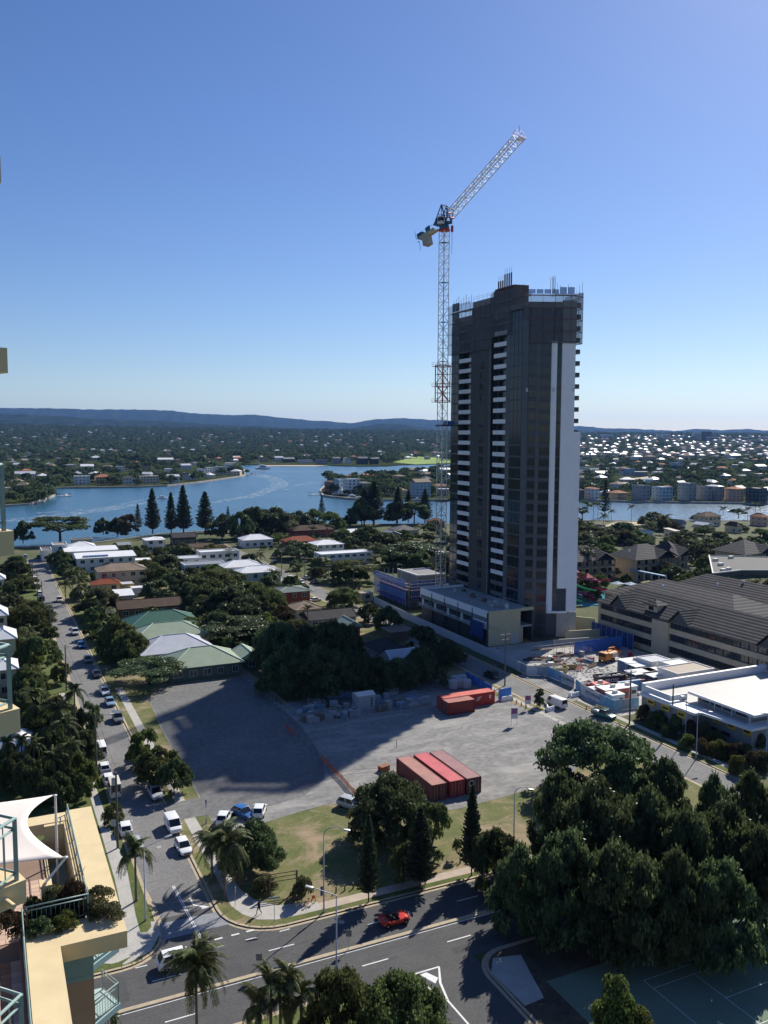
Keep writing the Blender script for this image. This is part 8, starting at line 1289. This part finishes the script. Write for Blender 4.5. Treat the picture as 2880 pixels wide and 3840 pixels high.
for i in range(400):
    right = i < 300; x = rs_.uniform(2150,2980) if right else rs_.uniform(-100,1700); Y = rs_.uniform(2100,5200) if right else rs_.uniform(2300,5000)
    a_, b_ = atY(x,Y); z_ = lowz(x,Y); W, D = rs_.uniform(6,10), rs_.uniform(4,6); zz = z_+(6.5 if right else 7); fs_.cm = 0; fs_.box(a_-W,b_-D,z_-1,a_+W,b_+D,zz); fs_.cm = rs_.choice((1,1,2,3,4)); fs_.add([(a_-W-.6,b_-D-.6,zz),(a_+W+.6,b_-D-.6,zz),(a_+W+.6,b_+D+.6,zz),(a_-W-.6,b_+D+.6,zz),(a_-W*.4,b_,zz+3),(a_+W*.4,b_,zz+3)],[(0,1,5,4),(1,2,5),(2,3,4,5),(3,0,4)]); placed.append((x,1632+CH*FPX/Y))
struct('far_suburb', fs_, FSM, None, 'stuff')['label'] = 'small pale houses scattered through the far woods'
for i in range(19000):
    x = rs_.uniform(-160,1760) if i < 16000 else rs_.uniform(1760,2980); Y = (1500 if i < 16000 else 2300)*((5600/1500) if i < 16000 else (5600/2300))**(rs_.random()**.85); yy = 1632+CH*FPX/Y
    if yy > ymax(x) and i < 16000: continue
    if 1700 < yy < 1720 and 1490 < x < 1720: continue
    if not clear(x,yy,13*(yy-1628)/60): continue
    a_, b_ = atY(x,Y); pts.append((a_,b_,lowz(x,Y)-1)); hs_.append(rs_.uniform(9,17)*(1+max(0,Y-2500)/7000))
wood('woodland', pts, hs_, FW, 20, 2); pts = []; hs_ = []
for i in range(2600):
    x = rs_.uniform(2150,3000); y = 1640+rs_.random()**1.5*232
    if 2300 < x < 2445 and 1785 < y < 1832: continue
    if y > 1690 and not clear(x,y,15*(y-1628)/120): continue
    if y > 1700 and rs_.random() < .35: continue
    p = g('Z',x,y,0); pts.append((p.x,p.y)); hs_.append(rs_.uniform(5,11) if y > 1680 else rs_.uniform(9,16))
wood('suburb_trees', pts, hs_, FW, 34, 3)['label'] = 'garden trees scattered through the canal suburb'; pts = []; hs_ = []
for i in range(1500):
    z_ = rs_.random()
    if z_ < .55: x = rs_.uniform(-150,930); y = rs_.uniform(1735,1822); ok = y < 1822-(max(0,x-600)*.14) and (x > 230 or True)
    elif z_ < .75: x = rs_.uniform(-150,200); y = rs_.uniform(1790,1885); ok = True
    else: x = rs_.uniform(1230,1720); y = rs_.uniform(1758,1862); ok = y > 1790-(x-1300)*.09 
    if not ok or not clear(x,y,12*(y-1628)/120): continue
    if rs_.random() < .55: continue
    p = g('Z',x,y,0); pts.append((p.x,p.y)); hs_.append(rs_.uniform(5,12))
wood('bank_trees', pts, hs_, FW, 40, 4)['label'] = 'garden trees along the far river banks'
# low filler foliage between the near houses
pts = []; hs_ = []; fill = [o for o in bpy.data.objects if o.parent is None and o.get('category') in ('house','hotel','building')]
occ = [(o.location.x,o.location.y) for o in fill]
for i in range(900):
    side = rs_.random()
    if side < .45: a_, b_ = rs_.uniform(26,99), rs_.uniform(200,400)
    elif side < .7: a_, b_ = rs_.uniform(-60,12), rs_.uniform(150,385)
    else: a_, b_ = rs_.uniform(113,330), rs_.uniform(235,420)
    if any(abs(a_-u) < 11 and abs(b_-v) < 9 for u,v in occ): continue
    if 113 < a_ < 160 and b_ < 275: continue
    pts.append((a_,b_)); hs_.append(rs_.uniform(1.5,5.5))
SPOT = [(26,99,198,398,36,'between the two streets'),(-45,11,150,385,28,'left of the left street'),(150,330,262,425,74,'between the tower and the river'),(150,330,205,300,26,'behind the hotel wings')]
tocc = [(o.location.x,o.location.y) for o in bpy.data.objects if o.parent is None and o.get('category') in ('tree','palm','pine tree')]
for (u0,u1,v0,v1,n_,wh) in SPOT:
    c_ = 0; tr_ = 0
    while c_ < n_ and tr_ < 4000:
        tr_ += 1; a_, b_ = rs_.uniform(u0,u1), rs_.uniform(v0,v1)
        if any(abs(a_-u) < 11.5 and abs(b_-v) < 9.5 for u,v in occ) or any(math.hypot(a_-u,b_-v) < 5 for u,v in tocc): continue
        if 113 < a_ < 172 and b_ < 278 or (150 < a_ < 208 and b_ < 205): continue
        tocc.append((a_,b_)); c_ += 1; h_ = rs_.uniform(4.5,8.5); m_, ml_ = rs_.choice(((LEAF,'mid-green'),(LEAFD,'dark green'),(LEAFO,'olive'),(LEAFL,'yellow-green'),(LEAFB,'bronze') if c_ % 4 == 0 else (LEAFD,'dark green')))
        put_tree((a_,b_,gz((a_,b_))), h_, h_*rs_.uniform(.5,.75), 'md%d'%(c_%3), '%s backyard tree among the houses %s' % (ml_,wh), m_, 'backyard trees')
wood('garden_foliage', pts, hs_, leafmat('garden_leaf',(.025,.045,.014),(.085,.11,.036),.2,0), 90, 6)['label'] = 'hedges and shrubs filling the gardens between the houses'
# distant blocks
for (x0,x1,yb,yt,Y,lb) in ((360,455,318,272,2800,'pale apartment block on the right skyline, leftmost'),(790,830,318,268,3000,'narrow white block on the right skyline'),(830,892,335,268,2600,'grey apartment block on the right skyline beside the narrow white one'),(1065,1140,330,258,2600,'pale apartment block left of the dark skyline block'),(1140,1212,320,245,2500,'dark apartment block on the right skyline'),(1175,1275,358,292,2300,'wide grey block below the dark skyline block'),(1430,1500,345,295,2700,'grey block near the right skyline edge'),(1495,1570,390,312,2000,'tall grey block near the right edge'),(1600,1680,330,288,2800,'pale block at the right skyline edge'),(930,1030,312,284,3200,'long low white block on the right skyline')):
    Y = 4300+(Y-2500)*.6; p = far('C',(x0+x1)/2,Y); w_ = (x1-x0)*.4822*Y/FPX; h = gd('C',(x0+x1)/2,yt,p); t = thing('apartment_block', lb, 'building', (p.x,p.y,0), -R(10)); wl = 'dark' if 'dark apartment' in lb else ('white' if 'white' in lb or 'pale' in lb else 'grey'); part('wall', MB().box(-w_/2,-8,0,w_/2,8,h), WALLM[wl], t); part('roof', MB().box(-w_/2+2,-6,h,w_/2-2,6,h+2.5).box(-w_/2-.4,-8.4,h,w_/2+.4,8.4,h+.6), WALLM['white'], t)
    for s_ in range(1,int(h/3.2)): link('window_band', MB().box(-w_/2+1,-8.15,s_*3.2+.8,w_/2-1,-7.9,s_*3.2+2.3).mesh('window_band', GLASSB), t)
# ---- hills
HILL = groundmat('forested_hill',[(.006,.012,.007),(.018,.030,.016),(.045,.055,.03)],.007,bump=.0); HILL.node_tree.nodes['Principled BSDF'].inputs['Specular IOR Level'].default_value = 0
def ridge(name, prof, Y, front, backd, seed, amp):
    rs2 = random.Random(seed); xs = list(range(prof[0][0],prof[-1][0]+1,16)); v = []; rows = [(-front,0),(-front*.66,.30),(-front*.33,.66),(0,1),(backd*.5,.7),(backd,0)]; j = 0
    def yv(x):
        for (x0,y0),(x1,y1) in zip(prof,prof[1:]):
            if x0 <= x <= x1: return y0+(y1-y0)*(x-x0)/(x1-x0)
    for x in xs:
        X, _ = x, 0; top = yv(x)+rs2.uniform(-amp,amp); d = ray(x,1700); f = d.x*ST+d.y*CT; dt = ray(x,top); zt = CH+dt.z*Y/(dt.x*ST+dt.y*CT)
        for (o,hh) in rows: t = (Y+o+rs2.uniform(-60,60)*(hh not in (1,)))/f; v.append((d.x*t,d.y*t,max(-2,zt*hh*(1+rs2.uniform(-.12,.12)*(hh != 1)))))
    n = len(rows); struct(name, MB().add(v,[(i*n+k,(i+1)*n+k,(i+1)*n+k+1,i*n+k+1) for i in range(len(xs)-1) for k in range(n-1)]), HILL, smooth=True)
ridge('mountain_range',[(-500,1535),(0,1529),(200,1531),(330,1536),(480,1535),(640,1539),(740,1551),(870,1556),(960,1555),(1060,1567),(1170,1576),(1290,1584),(1325,1587),(1390,1574),(1500,1567),(1600,1574),(1700,1578),(1800,1586),(2000,1594),(2150,1597),(2200,1599),(2260,1606),(2400,1609),(2530,1616),(2600,1609),(2700,1613),(2800,1609),(2880,1615),(3300,1618)],15000,4000,4500,1,1.3)
ridge('foothills',[(-500,1550),(0,1553),(150,1556),(300,1566),(420,1573),(600,1579),(800,1591),(960,1597),(1100,1607),(1250,1612),(1330,1604),(1420,1590),(1500,1590),(1560,1600),(1640,1611),(1900,1618),(2200,1617),(2500,1622),(2900,1621),(3300,1622)],9000,1500,2500,2,1.6)
xs = list(range(-500,3301,50)); rows = [2500,3100,3800,4600,5600,7200]; v = [(*atY(x,Y), lowz(x,Y)-1.5 if Y < 6000 else -2) for x in xs for Y in rows]
struct('low_hills', MB().add(v,[(i*6+k,(i+1)*6+k,(i+1)*6+k+1,i*6+k+1) for i in range(len(xs)-1) for k in range(5)]), FARG, smooth=True)
# ---- air
hz = MB(); c_ = [cw(-16000,-300),cw(16000,-300),cw(16000,26000),cw(-16000,26000)]; hz.prism(c_, -4.5, 640); HM = bpy.data.materials.new('haze_air'); HM.use_nodes = True; N = HM.node_tree.nodes; N.remove(N['Principled BSDF']); pv_ = N.new('ShaderNodeVolumePrincipled'); pv_.inputs['Color'].default_value = (.22,.44,1.0,1); pv_.inputs['Density'].default_value = 2.2e-5; pv_.inputs['Anisotropy'].default_value = .25; HM.node_tree.links.new(pv_.outputs[0], N['Material Output'].inputs['Volume'])
ho = link('haze', hz.mesh('haze', HM)); ho['kind'] = 'stuff'; ho['label'] = 'thin blue haze over the whole landscape'
print('all ok', len(bpy.data.objects))
